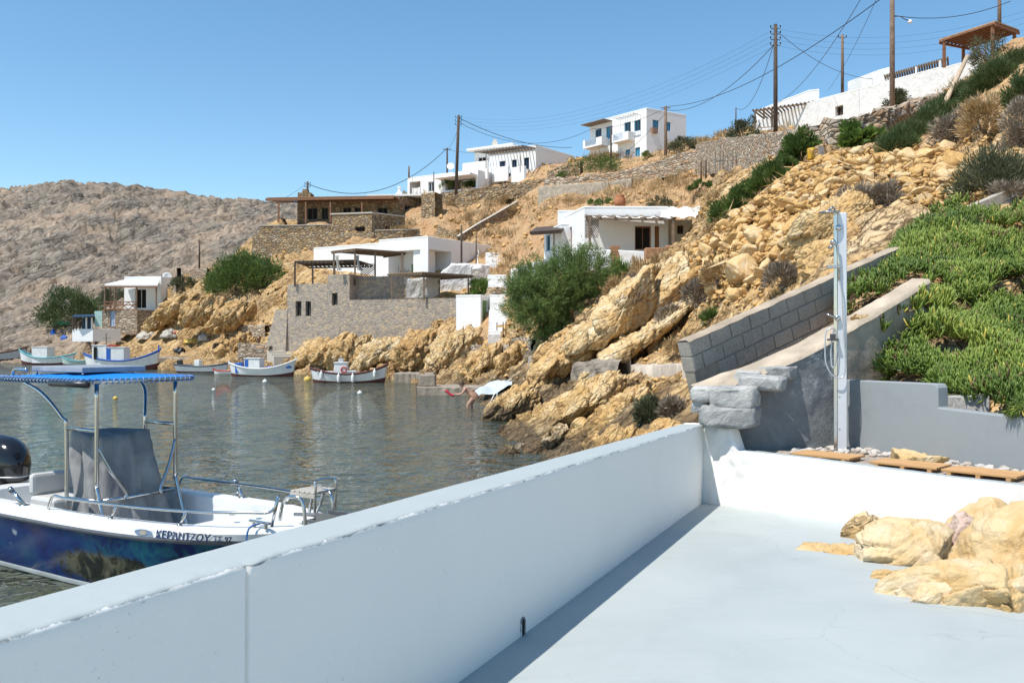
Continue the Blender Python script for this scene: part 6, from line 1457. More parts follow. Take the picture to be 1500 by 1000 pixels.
o = sh(163, 447, 70, 30, 6000, .42, .11, L_OLV, 'olive green tree behind the verandah of the white shack', 'tree', name='tree', sink=.0, dy=3)
sh(190, 478, 24, 22, 1500, .3, .08, L_OLV, 'small yellowish bush beside the pale blue door of the shack', name='bush')
sh(130, 496, 26, 14, 1200, .3, .08, L_GRN, 'low green bush beside the boat store', name='bush')
sh(268, 420, 36, 22, 1800, .3, .08, L_OLV, 'olive bush on the rocks right of the shack')
sh(1090, 214, 48, 42, 3200, .30, .07, L_OLV, 'tall airy grey green bush on the ridge wall', sink=0, name='bush')
sh(1092, 214, 54, 16, 2400, .28, .08, L_GRN, 'low green bush at the foot of the airy ridge bush', name='bush')
sh(998, 222, 46, 18, 3000, .30, .07, L_OLV, 'dark olive shrub beside the two storey house', sink=0)
sh(948, 233, 22, 10, 800, .3, .09, L_FIG, 'bright green plant below the windows of the two storey house', name='plant')
sh(877, 252, 80, 22, 4500, .26, .06, L_GRN, 'grassy green mound on top of the ridge wall', name='bush', sink=.1)
sh(832, 262, 36, 12, 1200, .26, .06, L_GRN, 'small green bush in front of the short stone wall', name='bush')
sh(1172, 234, 50, 36, 5000, .20, .07, L_GRN, 'bright green bush left of the yellow barrel', sink=0, name='bush')
sh(1030, 276, 34, 12, 1300, .24, .07, L_GRN, 'low green plants with small flowers by the gate posts', name='plant')
sh(1316, 168, 42, 34, 4200, .22, .06, L_OLV, 'rounded grey green bush in front of the whitewashed wall', sink=-.02, name='bush')
sh(1258, 212, 56, 26, 900, .42, .24, L_FIG, 'clump of prickly pear cactus on the slope', 'cactus', name='prickly_pear', up=.6)
for k, (px_, py_, w_, h_) in enumerate([(1068, 312, 50, 34), (1092, 296, 54, 36), (1118, 276, 54, 36), (1136, 262, 44, 30), (1150, 248, 30, 20)]):
    sh(px_, py_, w_, h_, 4200, .16, .035, L_GRN, ['lowest green shrub of the bank left of the rubble', 'second green shrub up the bank left of the rubble', 'middle green shrub of the bank left of the rubble', 'fourth green shrub up the bank left of the rubble', 'topmost green shrub of the bank left of the rubble'][k], group='shrubs of the bank beside the rubble', sink=.25, dens=1.1)
sh(970, 303, 44, 14, 1500, .22, .06, L_OLV, 'olive bush behind the roof of the canvas awning house', name='bush')
sh(880, 300, 40, 10, 1200, .26, .07, L_GRN, 'green bush left of the terracotta jar', name='bush')
sh(707, 432, 44, 30, 2200, .30, .10, L_FIG, 'fresh green vine beside the stone oven', name='bush')
sh(700, 446, 70, 14, 2400, .26, .07, L_GRN, 'green plants growing along the top of the stone base', name='plant')
sh(770, 414, 22, 22, 800, .22, .1, L_PINK, 'magenta bougainvillea by the white balustrade', name='bougainvillea', sink=0)
sh(916, 414, 36, 30, 900, .5, .06, L_FIG, 'reed like green plant at the dark stone footing', name='plant', up=1.0)
sh(925, 418, 30, 20, 1600, .2, .05, L_STRAW, 'dome shaped yellowish cushion shrub beside the big boulders')
sh(955, 396, 60, 16, 900, .35, .05, L_STRAW, 'straw coloured weeds in front of the masonry bench', name='dry_grass', cat='dry grass', up=1.0)
sh(1362, 96, 70, 22, 2600, .22, .08, L_GRN, 'green climbing plants above the roof pergola of the whitewashed house', name='climber', dy=0, sink=-.3)
sh(1450, 92, 70, 46, 3500, .16, .05, L_OLV, 'tangled bush on the slope below the timber pavilion', name='bush')
sh(1440, 88, 80, 52, 900, .14, .09, L_PINK, 'pink bougainvillea flowers in front of the timber pavilion', name='bougainvillea', sink=0)
for k in range(9):
    t = k / 8; px_, py_ = 1315 + 170 * t, 212 - 118 * t
    sh(px_, py_ + 4, 62, 30 + 8 * t, 6500, .20, .018, L_DRK, f'dark green sprawling shrub on the right hand bank, {["lowest of nine", "second of nine counted upward", "third of nine counted upward", "fourth of nine counted upward", "fifth of nine, halfway up", "sixth of nine counted upward", "seventh of nine counted upward", "eighth of nine counted upward", "topmost of nine"][k]}', group='shrubs of the right hand bank', sink=.4, dens=1.3, up=.7)
for k, (px_, py_, w_, h_, m_, n_, lb) in enumerate([(1455, 282, 110, 62, L_OLV, 7000, 'grey green spiny shrub above the upper block wall'), (1262, 305, 70, 30, L_DRY, 2600, 'grey dry cushion shrub on the rubble behind the shower'), (1300, 300, 44, 34, L_DRY, 1500, 'dry brown twiggy shrub right of the grey cushion shrub'), (1400, 205, 60, 40, L_DRY, 2600, 'dry twiggy shrub below the dark green bank'), (1440, 190, 60, 60, L_STRAW, 2500, 'straw coloured dry shrub on the earth bank'), (1490, 210, 40, 70, L_DRY, 2500, 'grey dead shrub hanging at the right edge'), (1480, 295, 50, 40, L_DRY, 1500, 'leafless dry shrub beside the upper block wall'),
                                       (1028, 440, 50, 36, L_DRY, 2200, 'dry grey brown shrub between the big boulder and the block wall'), (985, 480, 50, 36, L_DRY, 2200, 'lavender grey dry shrub below the big boulder'), (1055, 410, 50, 26, L_STRAW, 1500, 'dry straw shrub under the rubble'), (930, 440, 30, 34, L_DRY, 1200, 'dry grey shrub in the cleft of the big boulders'), (1150, 415, 60, 26, L_DRY, 2200, 'dry brown shrub above the cinder block wall'), (1000, 520, 60, 26, L_STRAW, 1500, 'dry yellow grass tuft by the shore path'), (1042, 470, 24, 12, L_GRN, 700, 'tiny green plant above the block wall'),
                                       (953, 612, 46, 26, L_OLV, 2600, 'grey green shrub on the shore rocks beyond the parapet'), (985, 606, 40, 24, L_DRY, 1800, 'dark dry shrub on the shore rocks near the stone pier'), (862, 580, 26, 10, L_DRY, 800, 'small dry cushion on the shore rocks'), (905, 430, 30, 20, L_STRAW, 900, 'straw tuft left of the big boulder'),
                                       (1500, 150, 60, 40, L_DRK, 3000, 'green tussock at the right edge of the bank')]):
    Yk = hit(px_, py_)[0].y; lf = .010 * Yk / 1.2
    sh(px_, py_, w_, h_, n_, max(.08, lf), max(.010, lf * .13), m_, lb, sink=.1, dens=1.1, up=.5, stems=12)
for k, (px_, py_, w_, h_) in enumerate([(655, 300, 40, 16), (690, 290, 46, 18), (735, 300, 30, 12), (590, 340, 30, 10), (760, 310, 40, 12), (830, 300, 70, 12), (940, 280, 80, 14), (990, 268, 70, 12), (700, 320, 50, 12), (640, 312, 24, 12)]):
    sh(px_, py_, w_, h_, 1400, .45, .03, L_STRAW, ['dry orange grass at the left end of the terrace wall', 'dry orange grass under the middle of the terrace wall', 'dry grass right of the sloping wall', 'dry grass beside the stone annexe', 'dry grass above the sloping wall', 'dry grass below the concrete retaining wall', 'long dry grass below the ridge wall', 'dry grass left of the gate posts', 'dry grass between terrace wall and sloping wall', 'dry grass beside the square stone pillar'][k], 'dry grass', name='dry_grass', up=1.0, sink=.3)

# tufts of dry grass and loose stones strewn over the earthy slopes
pts = []; rs_ = random.Random(5)
while len(pts) < 1300:
    x, y = rs_.uniform(560, 1480), rs_.uniform(95, 420)
    loc, n_ = hit(x, y)
    if loc is None or loc.y < 24 or loc.y > 128 or in_poly(RUB, x, y): continue
    if mnoise.fractal(loc * .16, 1, 2, 3) < -.05 + (.25 if loc.y < 45 else 0): continue
    pts.append(loc)
pts = np.array([tuple(p) for p in pts]); per = 26; k = np.repeat(np.arange(len(pts)), per); n = len(k); szz = (pts[:, 1] / 100 * RNG.uniform(.5, 1.2, len(pts)))[k]
root = pts[k] + RNG.normal(size=(n, 3)) * np.array([.42, .42, .05]) * szz[:, None]; ax = RNG.normal(size=(n, 3)) * .5 + np.array([0, 0, 1.0])
v, q, t = leaves(root, ax, .75 * szz * RNG.uniform(.5, 1.2, n), .075 * szz, np.clip(RNG.uniform(0, .6, n) + RNG.uniform(0, .4, len(pts))[k], 0, 1))
me = np_mesh('dry_grass', v, q); set_attr(me, 'tone', t); tag(link('dry_grass', me, m_leaf('bleached_grass', (.20, .135, .06), (.50, .36, .18), trans=.1)), 'dry straw coloured grass strewn over the hillside between the houses', 'grass', kind='stuff')
pts = []
while len(pts) < 1900:
    x, y = rs_.uniform(380, 1490), rs_.uniform(110, 560); loc, n_ = hit(x, y)
    if loc is None or loc.y < 14 or loc.y > 125 or loc.z < .5 or in_poly(RUB, x, y) or (loc.y < 19 and x > 1210): continue
    if mnoise.fractal(loc * .22 + Vector((9, 3, 1)), 1, 2, 3) < 0: continue
    pts.append((loc, n_))
V, Q = [], []; k0 = 0
for loc, n_ in pts:
    me = protos[rs_.randrange(14)]; r_ = rs_.uniform(1.0, 5.0) ** 1.15 / F * loc.y; vs = PV[me.name] * r_
    M_ = np.array(Matrix.Rotation(rs_.uniform(0, 6), 3, 'Z')); V.append(vs @ M_.T + np.array(loc + n_ * r_ * .2)); Q.append(PF[me.name] + k0); k0 += len(vs)
tag(link('loose_stones', np_mesh('loose_stones', np.concatenate(V), np.concatenate(Q)), RUBM), 'loose ochre stones strewn over the hillside', 'stones', kind='stuff')

# ice plant bed: thousands of fleshy fingers
def ice_plant():
    pts = []; nr = []; tries = 0
    poly = [(1238, 436), (1262, 428), (1290, 398), (1318, 366), (1330, 345), (1372, 312), (1400, 304), (1440, 318), (1520, 312), (1600, 320), (1760, 330), (1760, 700), (1545, 640), (1500, 612), (1440, 604), (1388, 590), (1374, 560), (1290, 556), (1284, 520), (1294, 492), (1332, 470), (1352, 430), (1362, 412), (1345, 408), (1290, 440), (1240, 468)]
    def inside(x, y):
        c = False
        for i in range(len(poly)):
            (x1, y1), (x2, y2) = poly[i], poly[i - 1]
            if (y1 > y) != (y2 > y) and x < (x2 - x1) * (y - y1) / (y2 - y1) + x1: c = not c
        return c
    while len(pts) < 7300:
        x, y = random.uniform(1235, 1760), random.uniform(300, 690)
        if not inside(x, y) or (x > 1540 and random.random() < .55): continue
        loc, n_ = hit(x, y, 8.3)
        if loc is None or loc.y > 20: continue
        if mnoise.fractal(loc * 1.5, 1, 2, 3) < -.40: continue
        pts.append(loc); nr.append(n_)
    pts = np.array([tuple(p) for p in pts]); nr = np.array([tuple(p) for p in nr])
    pts += nr * (.12 + .26 * fbm(pts * 1.6, 3, 6))[:, None]
    per = 7; k = np.repeat(np.arange(len(pts)), per); n = len(k)
    ct = np.clip(.5 + .9 * fbm(pts * 1.1, 3, 21), 0, 1)
    root = pts[k] + RNG.normal(size=(n, 3)) * .022
    d = nr[k] * .7 + RNG.normal(size=(n, 3)) * .55; d[:, 2] += .30; d /= np.linalg.norm(d, axis=1, keepdims=True)
    L = (RNG.uniform(.065, .175, n) * (.75 + .5 * ct[k]))[:, None]; W = RNG.uniform(.009, .017, n)[:, None]
    a = np.cross(d, RNG.normal(size=(n, 3))); a /= np.linalg.norm(a, axis=1, keepdims=True); b = np.cross(d, a)
    bend = (np.array([0, 0, 1.0]) - d * d[:, 2:3]) * .35
    rings = []
    for t, w in ((0, .65), (.5, 1.0), (.85, .7)):
        c = root + d * L * t + bend * L * t * t
        rings.append(np.stack([c + (a * math.cos(g) + b * math.sin(g)) * W * w for g in (0, 2.094, 4.189)], 1))
    tip = root + d * L * 1.04 + bend * L
    v = np.concatenate([np.concatenate(rings, 1), tip[:, None, :]], 1); v = v.reshape(-1, 3)
    f = []; base = (np.arange(n) * 10)[:, None]
    for r in (0, 3):
        for j in range(3): f.append(base + np.array([[r + j, r + (j + 1) % 3, r + 3 + (j + 1) % 3, r + 3 + j]]))
    for j in range(3): f.append(base + np.array([[6 + j, 6 + (j + 1) % 3, 9, 9]]))
    q3 = np.concatenate(f[:6]); t3 = np.concatenate(f[6:])[:, :3]
    me = bpy.data.meshes.new('ice_plant'); me.vertices.add(len(v)); me.vertices.foreach_set('co', v.astype(np.float32).ravel())
    loops = np.concatenate([q3.ravel(), t3.ravel()]); tot = np.concatenate([np.full(len(q3), 4), np.full(len(t3), 3)])
    me.loops.add(len(loops)); me.loops.foreach_set('vertex_index', loops.astype(np.int32)); me.polygons.add(len(tot))
    me.polygons.foreach_set('loop_start', np.r_[0, np.cumsum(tot)[:-1]].astype(np.int32)); me.polygons.foreach_set('loop_total', tot.astype(np.int32)); me.update(calc_edges=True)
    tone = np.clip(ct[k] * .55 + RNG.uniform(0, .33, n), 0, .8); tone = np.clip(tone, .05, .8); tone = np.where(RNG.uniform(0, 1, n) < .012, 1.0, tone); tone = np.where((RNG.uniform(0, 1, n) < .02) | (RNG.uniform(0, 1, n) < .4 * (fbm(pts * 2.3, 3, 33)[k] < -.42)), 0.0, tone)
    set_attr(me, 'tone', np.repeat(tone, 10)); return me
def m_ice():
    t = NT('ice_plant_leaf'); a = t.n('ShaderNodeAttribute', attribute_name='tone')
    c = t.ramp(a.outputs['Fac'], [(0.0, (.16, .105, .05)), (.04, (.16, .105, .05)), (.05, (.03, .06, .011)), (.42, (.12, .18, .03)), (.80, (.275, .335, .062)), (1.0, (.60, .46, .10))])
    b = t.pbr(c, .35, None, 0, .35); return t.m
L_ICE = m_ice()
tag(link('ice_plant', ice_plant(), L_ICE), 'thick mat of fleshy green ice plant with yellow tips covering the bank behind the grey wall', 'ground cover', kind='stuff')
# dead tufts hanging over the grey wall
for k, (px_, py_) in enumerate([(1480, 606), (1497, 608)]):
    Y_ = 8.75 - .1 * k; sprig = shrub('dry_sprig', P(px_, py_ - 3, Y_ - .05), (.10, .05, .10), 220, .09, .010, L_ICE, ['sprig of ice plant hanging over the grey wall near the right edge', 'second sprig of ice plant hanging over the grey wall at the right edge'][k], 'plant', clump=6, up=-.3, droop=.6)

cnt = 0; small = []; rr_ = random.Random(12); spots = []
big = [(1148, 322, 34), (1180, 338, 46), (1118, 352, 40), (1100, 372, 30), (1160, 372, 34), (1205, 282, 22), (1126, 330, 26), (1092, 398, 44), (1128, 408, 36), (1060, 390, 28), (1040, 400, 26), (1075, 412, 34), (1028, 372, 20), (1160, 300, 26), (1250, 246, 26), (1290, 240, 26), (1330, 236, 28), (1355, 232, 26), (1400, 240, 30), (1228, 238, 22), (1380, 262, 24), (1350, 285, 30), (1310, 258, 22), (1270, 262, 22)]
while cnt < 296:
    if cnt < len(big): x, y, wpx = big[cnt]
    else:
        x, y = rr_.uniform(1000, 1450), rr_.uniform(210, 440)
        if not in_poly(RUB, x, y): continue
        wpx = rr_.choice([15, 18, 20, 22, 26, 30, 36])
    loc, n_ = hit(x, y)
    if loc is None or loc.y < 14 or loc.y > 44: 
        if cnt < len(big): cnt += 1
        continue
    r_ = wpx / 2 / F * loc.y * (1.5 if cnt < len(big) else 1)
    o = bpy.data.objects.new('boulder', protos[rr_.randrange(14)]); COL.objects.link(o); o.location = loc + n_ * r_ * .25; o.scale = (r_ * rr_.uniform(.85, 1.25), r_ * rr_.uniform(.85, 1.2), r_ * rr_.uniform(.75, 1.2))
    o.rotation_euler = (rr_.uniform(-.5, .5), rr_.uniform(-.7, .2), rr_.uniform(0, 6.3)); cnt += 1
    tag(o, 'ochre boulder in the rubble slope behind the shower', 'boulder', 'boulders of the rubble slope')
V, Q = [], []; k0 = 0
while len(V) < 1500:
    x, y = rr_.uniform(995, 1455), rr_.uniform(205, 446)
    if not in_poly(RUB, x, y): continue
    loc, n_ = hit(x, y)
    if loc is None or loc.y < 14 or loc.y > 44: continue
    me = protos[rr_.randrange(14)]; r_ = rr_.uniform(3.5, 9) / F * loc.y
    vs = np.array([v.co[:] for v in me.vertices]) * r_; M_ = np.array(Matrix.Rotation(rr_.uniform(0, 6), 3, 'Z') @ Matrix.Rotation(rr_.uniform(-.6, .6), 3, 'X'))
    fs = np.array([p.vertices[:] for p in me.polygons]); V.append(vs @ M_.T + np.array(loc + n_ * r_ * .3)); Q.append(fs + k0); k0 += len(vs)
tag(link('rubble', np_mesh('rubble', np.concatenate(V), np.concatenate(Q)), RUBM), 'small ochre stones filling the rubble slope between the boulders', 'rubble', kind='stuff')
# the great boulders
def brock(px, py, Y, L, W_, T_, tilt, seed, label, mat=OCHRE, yaw=0, **kw):
    return rock('boulder', P(px, py, Y), (L, W_, T_), seed, mat, R(yaw), R(-tilt), label, 'boulder', detail=6, **{**dict(amp=.15, cell=1.6, strat=2.6, cuts=5), **kw})
brock(968, 425, 33.5, 2.0, 1.5, 1.05, 40, 11, 'great rounded ochre boulder topped by weeds, left of the rubble')
brock(905, 462, 32.5, 2.7, 1.6, .85, 42, 12, 'long sloping ochre boulder below the great rounded one')
brock(838, 512, 33, 2.0, 1.5, .85, 38, 13, 'ochre boulder running down towards the shore path')
brock(935, 500, 30.5, 2.6, 1.3, .5, 36, 14, 'low slab of rock under the long sloping boulder')
brock(1208, 345, 20.5, .95, .9, .75, 35, 15, 'big weathered boulder right behind the shower column')
brock(1240, 330, 20.5, 1.0, .9, .7, 25, 16, 'second weathered boulder right of the shower column')
brock(1275, 345, 19, .9, .8, .45, 20, 17, 'low ochre boulder below the dry cushion shrub')
brock(1222, 372, 18.5, .8, .8, .5, 30, 18, 'ochre boulder just above the cinder block wall')
# shore rocks at the foot of the hill
for k, (px_, py_, Y, L, W_, T_, tl, lb) in enumerate([(778, 625, 26.5, 1.6, 1.2, .55, 35, 'dark stained shore rock beside the water, left of the group'), (745, 598, 31, 1.2, 1.0, .5, 30, 'low black shore rock near the bather'), (835, 612, 24, 1.9, 1.3, .55, 38, 'long ochre shore rock with a black foot'), (800, 655, 22.5, 1.3, 1.0, .4, 30, 'low black rock at the waterline near the parapet'), (890, 620, 21.5, 1.5, 1.1, .45, 36, 'ochre shore rock in the middle of the slope'), (880, 668, 18.5, 1.0, .9, .4, 30, 'ochre rock just behind the parapet'), (960, 655, 17, .9, .8, .35, 30, 'ochre rock near the far end of the parapet'),
                                                   (745, 668, 21.5, .5, .4, .2, 10, 'small rock awash at the waterline'), (722, 685, 20, .35, .3, .16, 0, 'tiny rock awash behind the parapet'), (770, 575, 33, 1.5, 1.1, .5, 30, 'ochre rock at the head of the tarpaulin')]):
    brock(px_, py_, Y, L, W_, T_, tl, 60 + k, lb, OCHRE_W, amp=.2)
# rocks under the grey stone base and along the far shore
for k, (px_, py_, Y, L, W_, T_, tl, lb) in enumerate([(475, 522, 76, 3.2, 2, 1.6, 25, 'ochre rock under the left part of the grey stone building'), (512, 517, 73.5, 2.2, 1.6, 1.7, 50, 'pointed ochre rock below the joint of the grey stone building'), (560, 522, 70, 2.6, 1.8, 1.3, 30, 'ochre rock below the middle of the grey stone building'), (610, 520, 67, 2.6, 1.8, 1.6, 40, 'slanting ochre rock below the right part of the grey stone building'), (655, 525, 62, 2.8, 1.8, 1.5, 35, 'large ochre rock below the white hut'), (705, 545, 54, 2.6, 1.6, 1.1, 40, 'ochre rock above the low jetty'), (750, 535, 50, 2.4, 1.4, .9, 40, 'ochre slab left of the shore path'), (790, 556, 42, 2.2, 1.3, .7, 36, 'ochre rock right of the tarpaulin'),
                                                   (262, 452, 99, 3.0, 2.2, 1.5, 20, 'jutting ochre rock left of the broad bush'), (232, 470, 103, 2.6, 2, 1.2, 15, 'ochre rock right of the shack'), (300, 455, 95, 3, 2, 1.4, 25, 'ochre crag below the broad bush'), (340, 465, 91, 3, 2, 1.4, 25, 'ochre crag below and right of the broad bush'), (345, 515, 86, 2.2, 1.6, 1.3, 40, 'upright ochre rock on the quay'), (430, 528, 80, 1.6, 1.2, .7, 10, 'low rock beside the lower steps')]):
    brock(px_, py_, Y, L, W_, T_, tl, 80 + k, lb, OCHRE, amp=.24, cell=2.0)
# ================================================================ THE MOTOR BOAT BY THE PARAPET
BO = Vector((-1.98, 8.95, 0)); bt = empty('motor_boat', tuple(BO), R(-33), 'white and blue motor boat with blue canopy and grey covered console near the parapet', 'motor boat')
BL = 6.0
def bb(s): return float(np.interp(s, [0, .06, .2, .45, .9, 1.5, 2.2, 3, 4.5, 6.0], [0, .20, .40, .58, .76, .88, .94, .97, .97, .93]))
def bz(s): return float(np.interp(s, [0, 1, 2.5, 6], [.86, .83, .80, .78]))
HS = [(0.0, 0.0, -.42), (.30, .45, -.24), (.62, .80, -.03), (.66, .84, .01), (.70, .865, .075), (.79, .92, .32), (.86, .955, .54), (.905, .985, .645), (.915, 1.0, .665), (.925, 1.0, .68), (.93, .985, .695), (.97, .985, .76)]
def hp(s, k, side):
    """hull point: station s from the bow, section row k"""
    r, br, z0 = HS[k]; z = z0 * bz(s) / .80 if z0 > 0 else z0 * min(1, .35 + s * .35)
    h = max(0, (z + .42) / 1.22); rake = .62 * (1 - h) * max(0, 1 - s / 2.2) ** 2
    brr = br if s > 1.6 else br * (.55 + .45 * s / 1.6) if k < 6 else br * (1 - (1 - s / 1.6) * .14 * (1 - (k - 6) / 5))
    return Vector((-(s + rake), side * bb(s) * brr, z))
def m_hullart():
    t = NT('painted_hull'); v = t.coord('Object'); sx = t.n('ShaderNodeSeparateXYZ'); t.l(v, sx.inputs[0])
    n1 = t.noise(v, 1.1, 5, .6, 1.2); n2 = t.noise(v, 5, 6, .65, 1.0); n3 = t.noise(t.coord('Object', (1, 1, 2)), 2.2, 3, .5, .4)
    c = t.ramp(n1, [(.30, (.002, .006, .035)), (.45, (.003, .014, .10)), (.58, (.004, .03, .12)), (.72, (.008, .07, .11))])
    fwd = t.ramp(t.math('DIVIDE', t.math('ADD', sx.outputs[0], 5), 5), [(.40, 0.0), (.62, 1.0)])
    c = t.mix(t.math('MULTIPLY', fwd, t.ramp(n2, [(.42, 0.0), (.66, .85)])), c, (.012, .11, .13))
    # a dark fish-like shape ahead, pale coral shapes astern
    fx = t.math('DIVIDE', t.math('ADD', sx.outputs[0], 2.25), 1.05); fz_ = t.math('DIVIDE', t.math('SUBTRACT', sx.outputs[2], .27), .21)
    d = t.math('SQRT', t.math('ADD', t.math('MULTIPLY', fx, fx), t.math('MULTIPLY', fz_, fz_))); d = t.math('ADD', d, t.math('MULTIPLY', t.math('SUBTRACT', n2, .5), 1.2))
    c = t.mix(t.ramp(d, [(.75, 1.0), (1.0, 0.0)]), c, t.mix(t.ramp(n2, [(.45, 0.0), (.62, 1.0)]), (.012, .014, .010), (.10, .095, .06)))
    vo = t.vor(t.coord('Object', (1, 1, 1.1)), 5.2); aft = t.ramp(t.math('DIVIDE', t.math('ADD', sx.outputs[0], 6), 3), [(.25, 1.0), (.78, 1.0), (.86, 0.0)])
    hi = t.ramp(sx.outputs[2], [(.16, 0.0), (.26, 1.0), (.50, 1.0), (.56, 0.0)])
    bl = t.math('MULTIPLY', t.ramp(t.math('ADD', vo.outputs['Distance'], t.math('MULTIPLY', n2, .35)), [(.38, .8), (.50, 0.0)]), t.math('MULTIPLY', aft, hi))
    c = t.mix(t.math('MULTIPLY', bl, t.ramp(n3, [(.45, 0.0), (.55, 1.0)])), c, (.30, .36, .42))
    t.pbr(c, .22, None, 0, .35); return t.m
GEL = m_plain('white_gelcoat', (.76, .76, .74), .22, 0, .5, .06, 3, .05)
OFFW = m_plain('off_white_gelcoat', (.58, .57, .54), .35, 0, .5, .1, 3, .05)
NS = [0, .015, .04, .08, .14, .22, .32, .45, .6, .8, 1.0, 1.25, 1.5, 1.8, 2.1, 2.5, 3.0, 3.5, 4, 4.5, 5, 5.6]
m = MB()
for side in (-1, 1):
    for i in range(len(NS) - 1):
        for k in range(len(HS) - 1):
            q = [hp(NS[i], k, side), hp(NS[i + 1], k, side), hp(NS[i + 1], k + 1, side), hp(NS[i], k + 1, side)]
            m.cur = (3 if k < 3 else 1) if k < 4 else (0 if k < 7 else (2 if k in (7, 8, 9) else 1)); m.add(q, [(0, 1, 2, 3)])
m.cur = 1; tr_ = [hp(5.6, k, -1) for k in range(len(HS))] + [hp(5.6, k, 1) for k in reversed(range(len(HS)))]; m.add(tr_, [tuple(range(len(tr_)))])
me_ = m.mesh('hull'); bm = bmesh.new(); bm.from_mesh(me_); bmesh.ops.remove_doubles(bm, verts=bm.verts, dist=.0005); bmesh.ops.recalc_face_normals(bm, faces=bm.faces); bm.to_mesh(me_); bm.free()
hull = link('hull', me_, [m_hullart(), GEL, m_plain('rubbing_strake', (.10, .105, .12), .4), m_plain('hull_bottom_shadow', (.02, .03, .05), .6)], bt, smooth=True)  # last slot: the hull's shadow and reflection under water, painted as a dark colour
# gunwale, side decks, cockpit
m = MB(); K = len(HS) - 1; FD = 1.35
def cap(s, w, dz, side): q = hp(s, K, side); b = max(0, abs(q.y) - w); return Vector((q.x, side * b, q.z + dz))
SS = [x for x in NS if x >= .0]
for side in (-1, 1):
    for i in range(len(SS) - 1):
        a, b = SS[i], SS[i + 1]
        rows = [(0, 0), (.02, .03), (.06, .045), (.20, .045), (.225, .02)]
        for (w0, z0), (w1, z1) in zip(rows[:-1], rows[1:]): m.add([cap(a, w0, z0, side), cap(b, w0, z0, side), cap(b, w1, z1, side), cap(a, w1, z1, side)], [(0, 1, 2, 3)])
        if a >= FD - .2:                           # cockpit side down to the sole
            p, q = cap(a, .225, .02, side), cap(b, .225, .02, side); m.add([p, q, Vector((q.x, q.y * .93, .27)), Vector((p.x, p.y * .93, .27))], [(0, 1, 2, 3)])
for i in range(len(SS) - 1):
    a, b = SS[i], SS[i + 1]; p0, p1, q0, q1 = cap(a, .225, .02, -1), cap(a, .225, .02, 1), cap(b, .225, .02, -1), cap(b, .225, .02, 1)
    if b <= FD - .2 + .1: m.add([p0, q0, q1, p1], [(0, 1, 2, 3)])
    if a >= FD - .2: m.add([Vector((p0.x, p0.y * .93, .27)), Vector((q0.x, q0.y * .93, .27)), Vector((q1.x, q1.y * .93, .27)), Vector((p1.x, p1.y * .93, .27))], [(0, 1, 2, 3)])
a = 1.25; p0, p1 = cap(a, .225, .02, -1), cap(a, .225, .02, 1); m.add([p0, p1, Vector((p1.x, p1.y * .93, .27)), Vector((p0.x, p0.y * .93, .27))], [(0, 1, 2, 3)])
p0, p1 = cap(5.6, .225, .02, -1), cap(5.6, .225, .02, 1); m.add([p0, p1, Vector((p1.x, p1.y, .27)), Vector((p0.x, p0.y, .27))], [(0, 1, 2, 3)])
m.box((-5.58, -.86, .55), (-5.25, .86, .80)); m.build('deck', GEL, bt, bevel=.012)
m = MB(); m.box((-1.95, -.50, .28), (-1.28, .50, .52)); m.build('bow_locker', OFFW, bt, bevel=.04)
m = MB(); m.box((-1.92, -.46, .522), (-1.30, .46, .58)); m.build('blue_cushion', m_plain('blue_vinyl', (.02, .16, .42), .5), bt, bevel=.03)
for px_s in (2.2,): pass
m = MB()
for s_ in (.55, .95): m.lathe([(.001, 0), (.035, 0), (.035, .006), (.001, .006)], (-s_, -.25, .895), 12)
m.build('deck_fills', STEEL, bt)
# seat and console under its grey cover
m = MB(); m.box((-4.55, -.42, .27), (-4.0, .42, .78)); m.box((-4.58, -.42, .78), (-4.48, .42, 1.05)); m.build('helm_seat', OFFW, bt, bevel=.04)
def cov(u, v):
    a = u * 6.283; c, s_ = math.cos(a), math.sin(a); sq = 1 / max(abs(c), abs(s_)) ** .72
    hx, hy = (.44 - .12 * v), (.44 - .09 * v); z = .30 + 1.30 * v
    x = -3.30 + hx * c * sq - .16 * v + (.06 * (1 - v) if c > 0 else 0); y = hy * s_ * sq
    fold = (.050 * math.sin(a * 9 + v * 3) + .02 * math.sin(a * 17 - v * 5)) * (1 - v * .5) + .03 * mnoise.fractal(Vector((c * 2, s_ * 2, v * 3)), 1, 2, 3)
    if v > .96: z = 1.60 + .02 * math.sin(a * 2)
    return Vector((x + fold * c, y + fold * s_, z))
m = MB(); m.grid(cov, 90, 30, True); tp_ = [cov(k / 90, 1) for k in range(90)]; c0 = sum(tp_, Vector()) / 90 + UP * .05
k0 = len(m.v); m.v += [tuple(q) for q in tp_] + [tuple(c0)]; m.f += [(k0 + k, k0 + (k + 1) % 90, k0 + 90) for k in range(90)]; m.mi += [0] * 90
def m_cover():
    t = NT('grey_cover_cloth'); v = t.coord('Object'); n1 = t.noise(v, 2.2, 5, .6, .6); n2 = t.noise(t.coord('Object', (3, 3, .6)), 3, 4, .6)
    c = t.mix(t.ramp(n1, [(.35, 0.0), (.7, 1.0)]), (.17, .17, .175), (.31, .305, .295)); c = t.mix(t.ramp(n2, [(.5, 0.0), (.7, .4)]), c, (.36, .355, .345))
    t.pbr(c, .75, t.bump(n2, .6, .04), 0, .2); return t.m
m.build('console_cover', m_cover(), bt, True)
